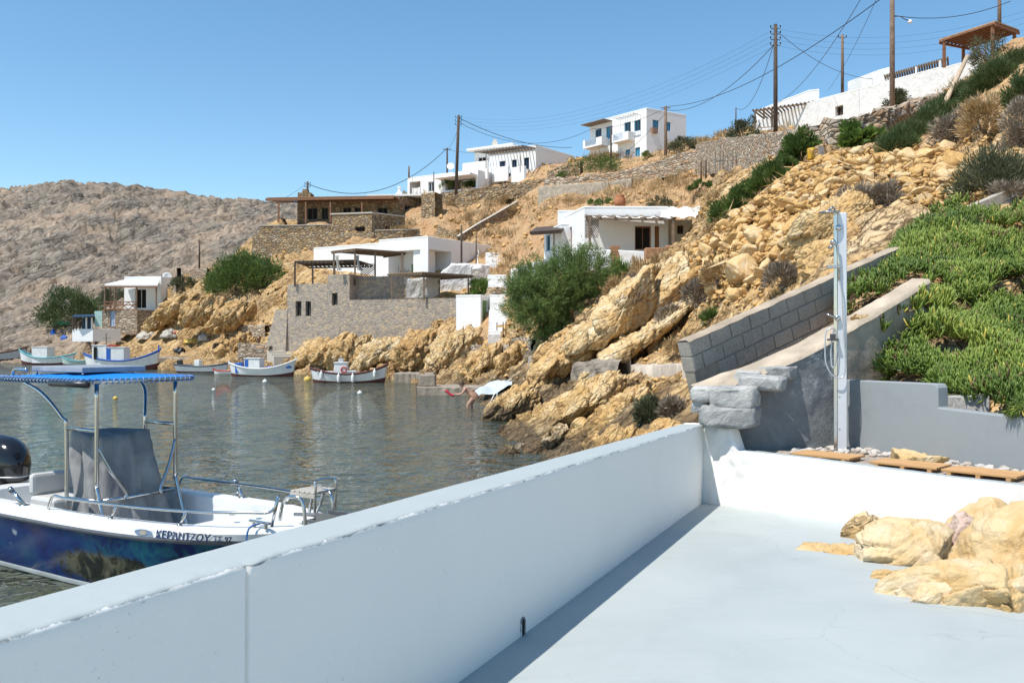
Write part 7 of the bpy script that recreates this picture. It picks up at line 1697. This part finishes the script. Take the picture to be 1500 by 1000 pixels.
# T-top frame and canopy
CZ = 2.25
m = MB(); r_ = .024
for side in (-1, 1):
    y = .52 * side; yo = .74 * side
    m.tube(spline([(-4.10, yo, CZ - .03), (-3.80, yo * .92, CZ - .16), (-3.60, y * 1.06, CZ - .45), (-3.56, y, CZ - .62), (-3.56, y, .30)], 5), r_, 8)
    m.tube(spline([(-2.95, y, CZ - .02), (-2.95, y, 1.10), (-2.94, y, 1.02), (-2.80, y, .62), (-2.68, y, .30)], 5), r_, 8)
    m.tube([(-3.56, y, 1.68), (-2.95, y, 1.68)], r_ * .9, 8); m.tube([(-3.56, y, .86), (-2.90, y, .88)], r_ * .9, 8)
    m.tube(spline([(-2.95, y, 1.50), (-2.88, y * .72, 1.18), (-2.84, y * .45, .95), (-2.82, y * .44, .88)], 5), r_ * .85, 8)
m.tube([(-2.90, -.52, .88), (-2.90, .52, .88)], r_ * .9, 8); m.build('canopy_frame', STEEL, bt, True)
m = MB(); ring = []
cw, ca0, ca1 = .75, -4.80, -2.76
for k in range(48):
    a = k / 48 * 6.283; c, s_ = math.cos(a), math.sin(a); e = .28; ring.append(Vector(((ca0 + ca1) / 2 + (ca1 - ca0) / 2 * math.copysign(abs(c) ** e, c), cw * math.copysign(abs(s_) ** e, s_), CZ)))
m.tube(ring + [ring[0]], .024, 8, False); m.tube([(-4.1, -cw, CZ), (-4.1, cw, CZ)], .02, 8); m.tube([(-3.4, -cw, CZ), (-3.4, cw, CZ)], .02, 8); m.build('canopy_rim', STEEL, bt, True)
m = MB(); m.grid(lambda u, v: Vector((ca0 + .01 + (ca1 - ca0 - .02) * u, (-cw + .01) + (2 * cw - .02) * v, CZ + .022 + .05 * math.sin(u * 3.14) * math.sin(v * 3.14) - .008 * math.sin(u * 19) ** 2)), 40, 24); m.build('canopy', m_plain('bright_blue_canvas', (.012, .20, .62), .7, 0, .2, .12, 3, .1), bt, True)
m = MB(); hx = []; per_ = [0]
for k in range(48): per_.append(per_[-1] + (ring[(k + 1) % 48] - ring[k]).length)
for j in range(1100):
    d_ = per_[-1] * j / 1100; k = min(47, int(np.searchsorted(per_, d_, 'right') - 1)); a0_ = ring[k].lerp(ring[(k + 1) % 48], (d_ - per_[k]) / (per_[k + 1] - per_[k])); dirc = Vector((a0_.x - (ca0 + ca1) / 2, a0_.y * 1.6, 0)).normalized(); ph = j / 1100 * 6.283 * 92
    hx.append(a0_ + dirc * .030 * math.cos(ph) + UP * .030 * math.sin(ph))
m.tube(hx, .007, 5)
lc = m.build('canopy_lacing', m_plain('pale_blue_rope', (.16, .27, .50), .8), bt)
m = MB(); m.tube([(-3.45, -cw - .02, CZ - .03), (-2.72, -cw - .02, CZ - .03)], .036, 8); m.build('rolled_curtain', BLACK, bt, True)
m = MB(); m.box((-4.50, -.42, CZ + .08), (-3.40, .42, CZ + .145)); m.build('solar_panel', m_plain('grey_panel', (.30, .31, .34), .35), bt, bevel=.01)
m = MB()
for y in (-.5, .45):
    m.tube(spline([(-4.80, y, CZ + .0), (-4.77, y, CZ + .08), (-4.68, y, CZ + .105), (-4.45, y, CZ + .105)], 5), .02, 8)
    m.tube([(-3.5, y * .7, CZ + .02), (-3.5, y * .7, CZ + .11)], .015, 6); m.tube([(-4.5, y * .7, CZ + .02), (-4.5, y * .7, CZ + .11)], .015, 6)
m.build('panel_brackets', STEEL, bt, True)
# rails
def rail(side):
    m = MB(); pts = []
    ss = [3.35, 3.25, 3.0, 2.2, 1.5, .9, .5, .28]
    for i, s_ in enumerate(ss): q = hp(s_, K, side); pts.append(Vector((q.x, q.y - side * .10, q.z + (.045 if i == 0 else .20))))
    e = hp(.20, K, side); pts += [Vector((e.x - .02, e.y - side * .08, e.z + .30)), Vector((e.x + .02, e.y - side * .06, e.z + .36))]
    m.tube(spline(pts, 5), .016, 8)
    for s_ in (2.2, 1.2): q = hp(s_, K, side); m.tube([(q.x, q.y - side * .10, q.z + .045), (q.x + .10, q.y - side * .10, q.z + .20)], .014, 8)
    m.tube([(e.x + .02, e.y - side * .06, e.z + .36), (e.x - .12, e.y - side * .10, e.z + .03)], .016, 8)
    for s_ in (2.2, 1.2): q = hp(s_, K, side); m.lathe([(.001, 0), (.03, 0), (.03, .012), (.001, .012)], (q.x, q.y - side * .10, q.z + .045), 10)
    m.build('bow_rail', STEEL, bt, True)
rail(-1); rail(1)
m = MB()
for y in (-.20, .20): m.tube(spline([(-.30, y, .90), (-.24, y, 1.10), (-.10, y * 1.1, 1.16), (.02, y, 1.12), (.06, y, .90), (.05, y, .74)], 5), .018, 8)
m.build('pulpit', STEEL, bt, True)
m = MB()
for k in range(5): m.box((-.36 + k * .068, .0, 1.15), (-.305 + k * .068, .33, 1.172))
m.box((-.37, .0, 1.11), (-.02, .03, 1.15)); m.box((-.37, .30, 1.11), (-.02, .33, 1.15)); m.build('bow_seat', m_plain('pale_teak', (.46, .42, .36), .6), bt, bevel=.004)
m = MB(); m.tube(spline([(-.04, .02, .90), (-.02, .02, 1.22), (-.05, .05, 1.28), (-.05, .28, 1.28), (-.02, .31, 1.22), (-.04, .31, .9)], 5), .014, 8); m.build('seat_rail', STEEL, bt, True)
m = MB(); m.box((-.1, -.09, .86), (.48, .09, .90)); m.box((.1, -.10, .90), (.46, -.075, 1.0)); m.box((.1, .075, .90), (.46, .10, 1.0)); m.lathe([(.02, -.07), (.06, -.06), (.04, 0), (.06, .06), (.02, .07)], (.42, 0, .95), 12, Matrix.Rotation(R(90), 3, 'X')); m.build('anchor_roller', m_plain('galvanised_iron', (.26, .26, .26), .45, .8), bt)
m = MB(); m.tube([(.46, .0, .92), (.1, 0, .96), (-.3, 0, .93)], .02, 6); m.bar((.44, -.12, .84), (.50, .12, .84), .06, .05); m.build('anchor', MATS['galvanised_iron'], bt)
def rodh(s_, side, name='rod_holder'):
    q = hp(s_, K, side); p = Vector((q.x, q.y - side * .10, q.z + .04)); m = MB(); m.lathe([(.001, 0), (.06, 0), (.06, .012), (.001, .012)], tuple(p), 12); m.tube([p, p + Vector((-.20, side * .05, .17))], .027, 10); m.tube([p + Vector((-.185, side * .046, .157)), p + Vector((-.22, side * .055, .187))], .034, 10); m.build(name, STEEL, bt, True)
rodh(3.85, -1); rodh(2.05, 1)
m = MB(); q = hp(.34, K, -1); p = Vector((q.x, q.y - -1 * .07, q.z + .045)); m.box((p.x - .10, p.y - .015, p.z), (p.x - .07, p.y + .015, p.z + .05)); m.box((p.x + .07, p.y - .015, p.z), (p.x + .10, p.y + .015, p.z + .05)); m.box((p.x - .15, p.y - .016, p.z + .05), (p.x + .15, p.y + .016, p.z + .075)); m.build('cleat', STEEL, bt, bevel=.006)
m = MB(); m.tube(spline([p + UP * .05, p + Vector((0, -.14, .02)), p + Vector((0, -.17, -.16)), p + Vector((.02, -.16, -.30))], 5), .010, 7); m.build('mooring_line', m_plain('blue_rope', (.05, .14, .36), .9), bt, True)
m = MB(); m.tube([p + Vector((.02 + .035 * math.cos(a), -.16, -.34 + .05 * math.sin(a))) for a in np.linspace(0, 6.28, 13)], .012, 6, False); m.build('shackle', STEEL, bt, True)
# outboard engine
om = MB()
def cowl(u, v):
    a = u * 6.283; c, s_ = math.cos(a), math.sin(a); prof = math.sin(min(1, v * 1.02) * 3.1416 * .5 + .0) if False else (1 - (max(0, v - .35) / .65) ** 2.6) ** .5 if v > .35 else .86 + .4 * v
    prof = min(prof, 1); lx, ly = .46, .28; return Vector((-5.92 + lx * c * prof - .10 * v, ly * s_ * prof, .82 + .60 * v))
om.grid(cowl, 40, 22, True); om.build('engine_cowl', m_plain('black_gloss', (.012, .012, .014), .12, 0, .6, .1, 3, 0), bt, True)
m = MB(); m.box((-6.10, -.10, -.3), (-5.80, .10, .84)); m.box((-5.85, -.16, .5), (-5.61, .16, .78)); m.build('engine_leg', BLACK, bt, bevel=.03)
m = MB(); m.tube([cowl(k / 40, .10) * 1.0 for k in range(41)], .012, 6, False); m.build('cowl_trim', MATS['grey_hose'], bt, True)
# the name on the bow
def lettering(txt, s0, h, zc, mat, name, shear=.22, bold=.0032):
    cu = bpy.data.curves.new(name, 'FONT'); cu.body = txt; cu.size = h * 1.4; cu.shear = shear; cu.offset = bold; cu.extrude = 0; cu.resolution_u = 4
    to = bpy.data.objects.new(name, cu); COL.objects.link(to); bpy.context.view_layer.update()
    me = bpy.data.meshes.new_from_object(to.evaluated_get(bpy.context.evaluated_depsgraph_get())); bpy.data.objects.remove(to)
    bm = bmesh.new(); bm.from_mesh(me); bmesh.ops.triangulate(bm, faces=bm.faces); bmesh.ops.subdivide_edges(bm, edges=[e for e in bm.edges if e.calc_length() > .05], cuts=2)
    tab = [(0, s0)]; s_ = s0; L = 0; prev = hp(s_, 10, -1)
    while s_ > .05: s_ -= .02; q = hp(s_, 10, -1); L += (q - prev).length; tab.append((L, s_)); prev = q
    xs = [a for a, _ in tab]; yy = [b for _, b in tab]; wmax = 0
    for v in bm.verts:
        x, y = v.co.x, v.co.y; wmax = max(wmax, x); sv_ = float(np.interp(x, xs, yy)); lo, hi = hp(sv_, 10, -1), hp(sv_, 11, -1); t = (zc + y - lo.z) / (hi.z - lo.z); q = lo.lerp(hi, t)
        n_ = (hp(sv_ + .03, 10, -1) - hp(sv_ - .03, 10, -1)).cross(UP).normalized(); n_ = n_ if n_.y < 0 else -n_; v.co = q + n_ * .005
    bm.to_mesh(me); bm.free(); me.materials.clear(); o = link(name, me, mat, bt); return wmax
INK = m_plain('navy_lettering', (.02, .05, .14), .5, bump=0)
wm = lettering('ΚΕΡΆΝΤΖΟΥ', 1.40, .078, .715, INK, 'name_lettering')
lettering('ΤΣ 97', 1.40 - wm * 1.0, .055, .722, INK, 'port_lettering', 0, .002)
m = MB(); s_ = 1.56; c = hp(s_, 10, -1).lerp(hp(s_, 11, -1), .60); t_ = (hp(s_ - .05, 10, -1) - hp(s_ + .05, 10, -1)).normalized(); n_ = t_.cross(UP); n_ = n_ if n_.y < 0 else -n_
m.add([c + n_ * .005 + t_ * (.13 * math.cos(a)) + UP * (.034 * math.sin(a)) for a in np.linspace(0, 6.1, 24)], [tuple(range(24))]); m.cur = 1; m.add([c + n_ * .008 + t_ * (.055 * math.cos(a)) + UP * (.024 * math.sin(a)) for a in np.linspace(0, 6.1, 16)], [tuple(range(16))]); m.build('emblem', [m_plain('blue_grey_badge', (.16, .23, .36), .4, bump=0), m_plain('tan_badge', (.40, .36, .28), .4, bump=0)], bt, fix=False)

# ================================================================ FISHING BOATS
def fishing_boat(px0, px1, wl, label, hull_c, stripe_c, deck_c, rz=0, bow=1, beam=.30, fb=.11, rise=.13, cabin=None, extras=None, name='fishing_boat', cat='fishing boat', motor=False):
    Y = H * F / (wl - 500); L = (px1 - px0) / F * Y / max(.5, math.cos(rz)); c = Vector((PX((px0 + px1) / 2, Y), Y, 0))
    o = empty(name, tuple(c), rz, label, cat, 'boats moored across the bay'); B = L * beam / 2
    def hpz(u, h, sd_):
        e = 2 * u - 1; w = max(0, 1 - abs(e) ** 2.3) if not motor or e > 0 else 1 - .18 * abs(e) ** 2; sh = L * (fb + rise * e * e * (1.25 if e * bow > 0 else .75)); z = -.25 + (sh + .25) * h
        rk = .05 * L * (h - 1) * e * (abs(e) ** 3); return Vector((bow * 0 + (e * L / 2 + rk), sd_ * B * w * (.35 + .65 * h ** .55), z))
    NU, rows = 28, [0, .2, .4, .6, .78, .90, 1.0]; m = MB()
    for sd_ in (-1, 1):
        for i in range(NU):
            for k in range(len(rows) - 1):
                m.cur = 1 if k >= 5 else (2 if k < 2 else 0); m.add([hpz(i / NU, rows[k], sd_), hpz((i + 1) / NU, rows[k], sd_), hpz((i + 1) / NU, rows[k + 1], sd_), hpz(i / NU, rows[k + 1], sd_)], [(0, 1, 2, 3)])
    bm_me = m.mesh('hull'); bm = bmesh.new(); bm.from_mesh(bm_me); bmesh.ops.remove_doubles(bm, verts=bm.verts, dist=.001); bmesh.ops.recalc_face_normals(bm, faces=bm.faces); bm.to_mesh(bm_me); bm.free()
    link('hull', bm_me, [hull_c, stripe_c, m_plain('antifouling', (.10, .03, .025), .7) if 'antifouling' not in MATS else MATS['antifouling']], o, True)
    g = MB()
    for sd_ in (-1, 1): g.tube([hpz(i / NU, 1.0, sd_) for i in range(NU + 1)], .035 + .004 * L, 6)
    for e in (0, 1): q = hpz(e, 1, 1); g.bar(q - UP * .1, q + UP * .16, .10)
    g.build('gunwale', stripe_c, o)
    d = MB()
    for i in range(NU):
        a, b = i / NU, (i + 1) / NU; d.add([hpz(a, .74, -1), hpz(b, .74, -1), hpz(b, .74, 1), hpz(a, .74, 1)], [(0, 1, 2, 3)])
    d.build('deck', deck_c, o, fix=False)
    def X(px): return (px - (px0 + px1) / 2) / F * Y
    def Zp(py): return PZ(py, Y)
    if cabin:
        for (a, b, yt, yb, wd, mat, door) in cabin:
            cb_ = MB(); cb_.box((X(a), -wd, min(Zp(yb), .2)), (X(b), wd, Zp(yt))); cb_.box((X(a) - .05, -wd - .05, Zp(yt)), (X(b) + .05, wd + .05, Zp(yt) + .06)); co = cb_.build('cabin', mat, o, bevel=.03)
            if door:
                da, db, dm = door; dd = MB(); dd.box((X(da), -wd - .025, Zp(yb) + .05), (X(db), -wd + .01, Zp(yt) - .08)); dd.build('door', dm, co)
    if extras: extras(o, X, Zp, hpz, B)
    return o
WP = m_plain('white_boat_paint', (.70, .70, .68), .4, var=.12, scale=2); GP = m_plain('grey_boat_paint', (.42, .44, .44), .5, var=.15, scale=2); TEAL = m_plain('teal_boat_paint', (.16, .42, .45), .5); RB = m_plain('royal_blue_paint', (.02, .11, .42), .45); MINT = m_plain('mint_hull_paint', (.42, .52, .46), .5); RED = m_plain('red_paint', (.45, .05, .03), .5); BRN = m_plain('brown_boat_timber', (.11, .055, .035), .6)
def ex1(o, X, Z, hpz, B):
    m = MB(); 
    for k in range(5): m.lathe([(.02, 0), (.26, .04), (.3, .12), (.2, .24), (.02, .28)], (X(396 + 7 * k), .25 * (k % 2) - .1, Z(541) + .02 * k), 10)
    m.build('blue_net_heap', RB, o, True); m = MB(); m.box((X(346), -.4, .25), (X(356), .4, Z(531))); m.build('blue_crate', RB, o, bevel=.03)
    m = MB(); m.box((X(352), -.3, Z(541)), (X(360), .3, Z(537))); m.build('red_fish_box', RED, o, bevel=.02)
def ex2(o, X, Z, hpz, B):
    for px_, u in ((472, .16), (499, .39), (519, .57), (551, .84)):
        m = MB(); q = hpz(u, 1, -1); m.lathe([(.02, 0), (.09, .05), (.11, .14), (.11, .42), (.09, .5), (.03, .55), (.02, .66)], (q.x, q.y - .12, q.z - .58), 10); m.build('fender', WP, o, True)
    m = MB(); m.tube([(X(505) + .17 * math.cos(a), -.42, Z(541) + .17 * math.sin(a)) for a in np.linspace(0, 6.28, 19)], .045, 8, False); m.build('lifebuoy', RED, o, True)
    m = MB(); m.box((X(496), -.14, Z(531)), (X(503), .14, Z(525))); m.tube([(X(500), 0, Z(531)), (X(500), 0, Z(520))], .025, 6); m.build('mast_light', GP, o)
    m = MB(); m.box((X(466), -.35, Z(546)), (X(489), .35, Z(543.5))); m.build('hatch', WP, o, bevel=.02)
def ex3(o, X, Z, hpz, B):
    m = MB(); m.box((X(162), -.5, Z(507)), (X(173), .5, Z(505))); m.build('red_awning', RED, o); m = MB(); m.tube([(X(156), 0, Z(508)), (X(156), 0, Z(488))], .05, 6); m.tube([(X(150), 0, Z(495)), (X(163), 0, Z(495))], .03, 5); m.build('mast', WOOD, o)
    m = MB(); m.tube([hpz(.97, 1, 1) + UP * .1, hpz(.97, 1, 1) + UP * .55], .07, 6); m.box((X(212), -.3, Z(526)), (X(221), .3, Z(521))); m.build('blue_winch', RB, o)
    m = MB(); m.box((X(143), -.8, Z(526)), (X(147), -.68, Z(508))); m.build('dark_doorway', DARK, o)
fishing_boat(334, 435, 551, 'white wooden fishing boat with a blue doored cabin and blue net heap', WP, WP, GP, R(-5), 1, .30, .115, .105, [(361, 384, 525, 541, .55, WP, (362, 367, RB))], ex1)
fishing_boat(455, 568, 560, 'white fishing boat with red stripe, lifebuoy and four hanging fenders', WP, MATS['antifouling'], GP, R(2), 1, .30, .115, .10, [(491, 509, 531.5, 550, .40, WP, None), (509, 521, 544, 550, .40, WP, None)], ex2)
fishing_boat(124, 234, 541, 'white fishing boat with blue trim, tall cabin and red awning', WP, RB, GP, R(3), 1, .28, .12, .12, [(140, 160, 506, 527, .7, WP, None), (160, 186, 509, 528, .8, WP, (161, 167, RB))], ex3)
fishing_boat(27, 112, 534, 'pale fishing boat with turquoise gunwale and a plain white cabin', WP, TEAL, GP, R(-3), -1, .28, .12, .11, [(52, 75, 508.5, 525, .8, WP, None)])
fishing_boat(92, 140, 535, 'small mint green rowing boat between two larger boats', MINT, TEAL, GP, R(8), -1, .34, .14, .10, name='rowing_boat', cat='rowing boat')
fishing_boat(-60, 39, 530, 'big brown topped grey boat cut off by the left edge', GP, BRN, BRN, R(4), 1, .28, .13, .08)
def ex7(o, X, Z, hpz, B):
    m = MB(); m.box((X(286), -.3, .3), (X(294), .3, Z(527))); m.build('console', WP, o, bevel=.04); m = MB(); m.box((X(259), -.22, Z(541)), (X(266), .22, Z(527))); m.box((X(262), -.1, -.4), (X(264), .1, Z(534))); m.build('outboard_engine', BLACK, o, bevel=.06)
fishing_boat(258, 336, 545, 'low dark hulled dinghy with a black outboard engine', WP, DBLUE, GP, R(-4), 1, .32, .115, .05, None, ex7, 'dinghy', 'dinghy', True)
fishing_boat(312, 352, 547, 'small red and blue rowing boat behind the white wooden fishing boat', WP, RED, RB, R(-8), 1, .36, .10, .05, name='rowing_boat', cat='rowing boat')
YEL = m_plain('yellow_buoy_plastic', (.64, .43, .09), .45)
for k, (px_, py_, r_, mt, lb) in enumerate([(169, 585, .11, YEL, 'yellow buoy floating behind the motor boat canopy'), (313, 572, .10, WP, 'white buoy floating between motor boat and dinghy'), (388, 560, .16, WP, 'white buoy floating below the white wooden fishing boat'), (450.5, 557, .26, YEL, 'yellow buoy touching the stern of the boat with fenders'), (527, 577, .13, WP, 'small pale buoy below the boat with fenders')]):
    Y = H * F / (py_ - 500 + .0); m = MB(); m.lathe([(.01, -.9), (.55, -.75), (.95, -.25), (1, .05), (.85, .55), (.4, .85), (.12, .95), (.12, 1.2), (.02, 1.25)], (0, 0, 0), 14); o = m.build('buoy', mt, None, True); o.location = (PX(px_, Y), Y, .05); o.scale = (r_,) * 3; tag(o, lb, 'buoy')
# clutter on the far shore
def heap(px, py, w_, h_, mat, label, name='net_heap', cat='net heap'):
    loc, _ = hit(px, py); rx = w_ / 2 / F * loc.y; rz_ = h_ / F * loc.y; m = MB(); sd_ = px * .37
    m.grid(lambda u, v: Vector((math.cos(u * 6.283) * rx * math.cos(v * 1.57), math.sin(u * 6.283) * rx * .8 * math.cos(v * 1.57), rz_ * math.sin(v * 1.57) - .2)) * (1 + .35 * mnoise.fractal(Vector((math.cos(u * 6.283) * 2 + sd_, math.sin(u * 6.283) * 2, v * 3)), 1, 2, 4)), 40, 14, True)
    o = m.build(name, mat, None, True); o.location = loc; return tag(o, label, cat)
NETW = m_plain('pale_net', (.50, .46, .40), .95, var=.5, scale=12, bump=.8, bd=.05)
heap(216, 494, 26, 12, NETW, 'heap of pale fishing nets right of the boat store'); heap(249, 492, 26, 12, NETW, 'second heap of pale nets nearer the low stone wall'); heap(281, 500, 24, 7, YEL, 'bright yellow fishing net on the quay'); heap(256, 486, 12, 4, RED, 'red tarpaulin bundle behind the pale nets', 'bundle', 'bundle'); heap(298, 496, 16, 9, NETW, 'small heap of pale nets beside the yellow net')
heap(262, 514, 18, 8, BLACK, 'dark engine parts lying on the quay', 'machine_parts', 'machine parts'); heap(78, 489, 8, 8, RB, 'blue plastic drum on the far left shore', 'drum', 'drum'); heap(94, 495, 10, 6, RB, 'blue crate on the rocks left of the boat store', 'crate', 'crate'); heap(92, 474, 26, 6, m_plain('green_net', (.04, .25, .16), .9), 'green fishing net under the dark tree')
# white tarpaulin and the bather
tb0 = P(690, 572, 40.5); m = MB()
def fn(u, v):
    x = u * 1.8 + .15; y = v * 1.5; z = .10 + .42 * u + .07 * math.sin(u * 9 + v * 4) + .06 * math.sin(v * 11 - u * 5) + .06 * mnoise.noise(Vector((u * 5, v * 5, 1))); return Vector((x, y, z + .1 * v - .22 * max(0, .16 - v) / .16 - .12 * max(0, .15 - u) / .15))
m.grid(fn, 50, 30); o = m.build('tarpaulin', m_plain('pale_blue_canvas', (.47, .52, .55), .8, var=.15), None, True); o.location = (PX(690, 40), 40.3, PZ(571, 40.3) - .16); tag(o, 'pale blue white tarpaulin spread over the shore rocks behind the bather', 'tarpaulin')
SKIN = m_plain('bather_skin', (.43, .255, .185), .6, 0, .3, .12, 8, 0); pb = P(694, 581, 36.0)  # even skin base colour with slight random variation
per = empty('person', (pb.x, pb.y, 0), 0, 'bather bending forward in shallow water, reaching towards a red float', 'person')
def J(px, py, dy=0): q = P(px, py, 36 + dy); return Vector((q.x - pb.x, dy, q.z))
bm = bmesh.new(); sk = bm.verts.layers.skin.verify(); vs = []
def jv(co, r, par=None):
    v = bm.verts.new(co); v[sk].radius = (r, r); 
    if par is not None: bm.edges.new((par, v))
    vs.append(v); return v
pel = jv((0, 0, .50), .150); wa = jv((-.14, 0, .60), .125, pel); chs = jv((-.30, 0, .74), .145, wa); nk = jv((-.42, 0, .85), .065, chs); h1 = jv((-.47, 0, .90), .085, nk); h2 = jv((-.52, 0, .96), .098, h1); h3 = jv((-.54, 0, 1.03), .075, h2)
for sd_ in (-1, 1):
    sh_ = jv((-.34, .17 * sd_, .77), .065, chs); el_ = jv((-.48, .22 * sd_, .58), .044, sh_); wr = jv((-.68, .16 * sd_, .56), .030, el_); pa = jv((-.74, .155 * sd_, .57), .034, wr)
    for fgi in range(4):
        a = jv((-.79, (.155 + (fgi - 1.5) * .022) * sd_, .575), .011, pa); jv((-.83 + .006 * abs(fgi - 1), (.155 + (fgi - 1.5) * .024) * sd_, .555), .009, a)
    jv((-.77, (.155 - .05) * sd_, .60), .011, pa)
    hp_ = jv((-.0, .10 * sd_, .44), .105, pel); kn = jv((-.26 if sd_ < 0 else -.12, .12 * sd_, .10), .068, hp_); ak = jv((-.12 if sd_ < 0 else .04, .12 * sd_, -.28), .042, kn); jv((-.26 if sd_ < 0 else -.10, .12 * sd_, -.34), .035, ak)
me = bpy.data.meshes.new('body'); bm.to_mesh(me); bm.free(); bo = link('body', me, SKIN, per, smooth=True)
md = bo.modifiers.new('skin', 'SKIN'); md.use_smooth_shade = True; bo.modifiers.new('sub', 'SUBSURF').levels = 2; bo.modifiers['sub'].render_levels = 2
me.skin_vertices[0].data[0].use_root = True
m = MB(); m.grid(lambda u, v: Vector((-.525 + .035 + .118 * math.cos(u * 6.283) * math.sin(.15 + v * 1.45), .112 * math.sin(u * 6.283) * math.sin(.15 + v * 1.45), .985 + .115 * math.cos(.15 + v * 1.6))), 20, 9, True); m.add([(-.48 + .01 * math.cos(a), .01 * math.sin(a), 1.098) for a in (0, 1.5, 3, 4.5)], [(0, 1, 2, 3)]); m.build('hair', m_plain('brown_hair', (.06, .035, .02), .7), per, True)
m = MB(); m.tube([(.04, 0, .36), (.02, 0, .46), (-.04, 0, .54), (-.09, 0, .60)], [.19, .195, .17, .14], 16, False); sk_o = m.build('swimwear', m_plain('tan_swimwear', (.34, .18, .12), .8), per, True); sk_o.scale = (.92, 1.0, 1)
m = MB(); m.grid(lambda u, v: Vector((-.36 + .36 * u, (v - .5) * .34, .22 - .20 * u + .025 * math.sin(u * 7) + .02 * math.cos(v * 6))), 20, 10)
for k in range(0): pass
o = m.build('float_mat', m_plain('red_float', (.50, .03, .05), .5), None, True); md = o.modifiers.new('thick', 'SOLIDIFY'); md.thickness = .06; o.location = (pb.x - .80, 36.0, .50); tag(o, 'red float held out over the water by the bather', 'float')
# wood props among shore rocks
m = MB(); m.tube([(0, 0, 0), (.35, 0, .75)], .02, 5); m.tube([(.12, 0, 0), (.45, .05, .72)], .015, 5); o = m.build('white_pole', WP, None, True); q, _ = hit(712, 603); o.location = q; tag(o, 'two thin white sticks propped on the dark shore rock', 'sticks')
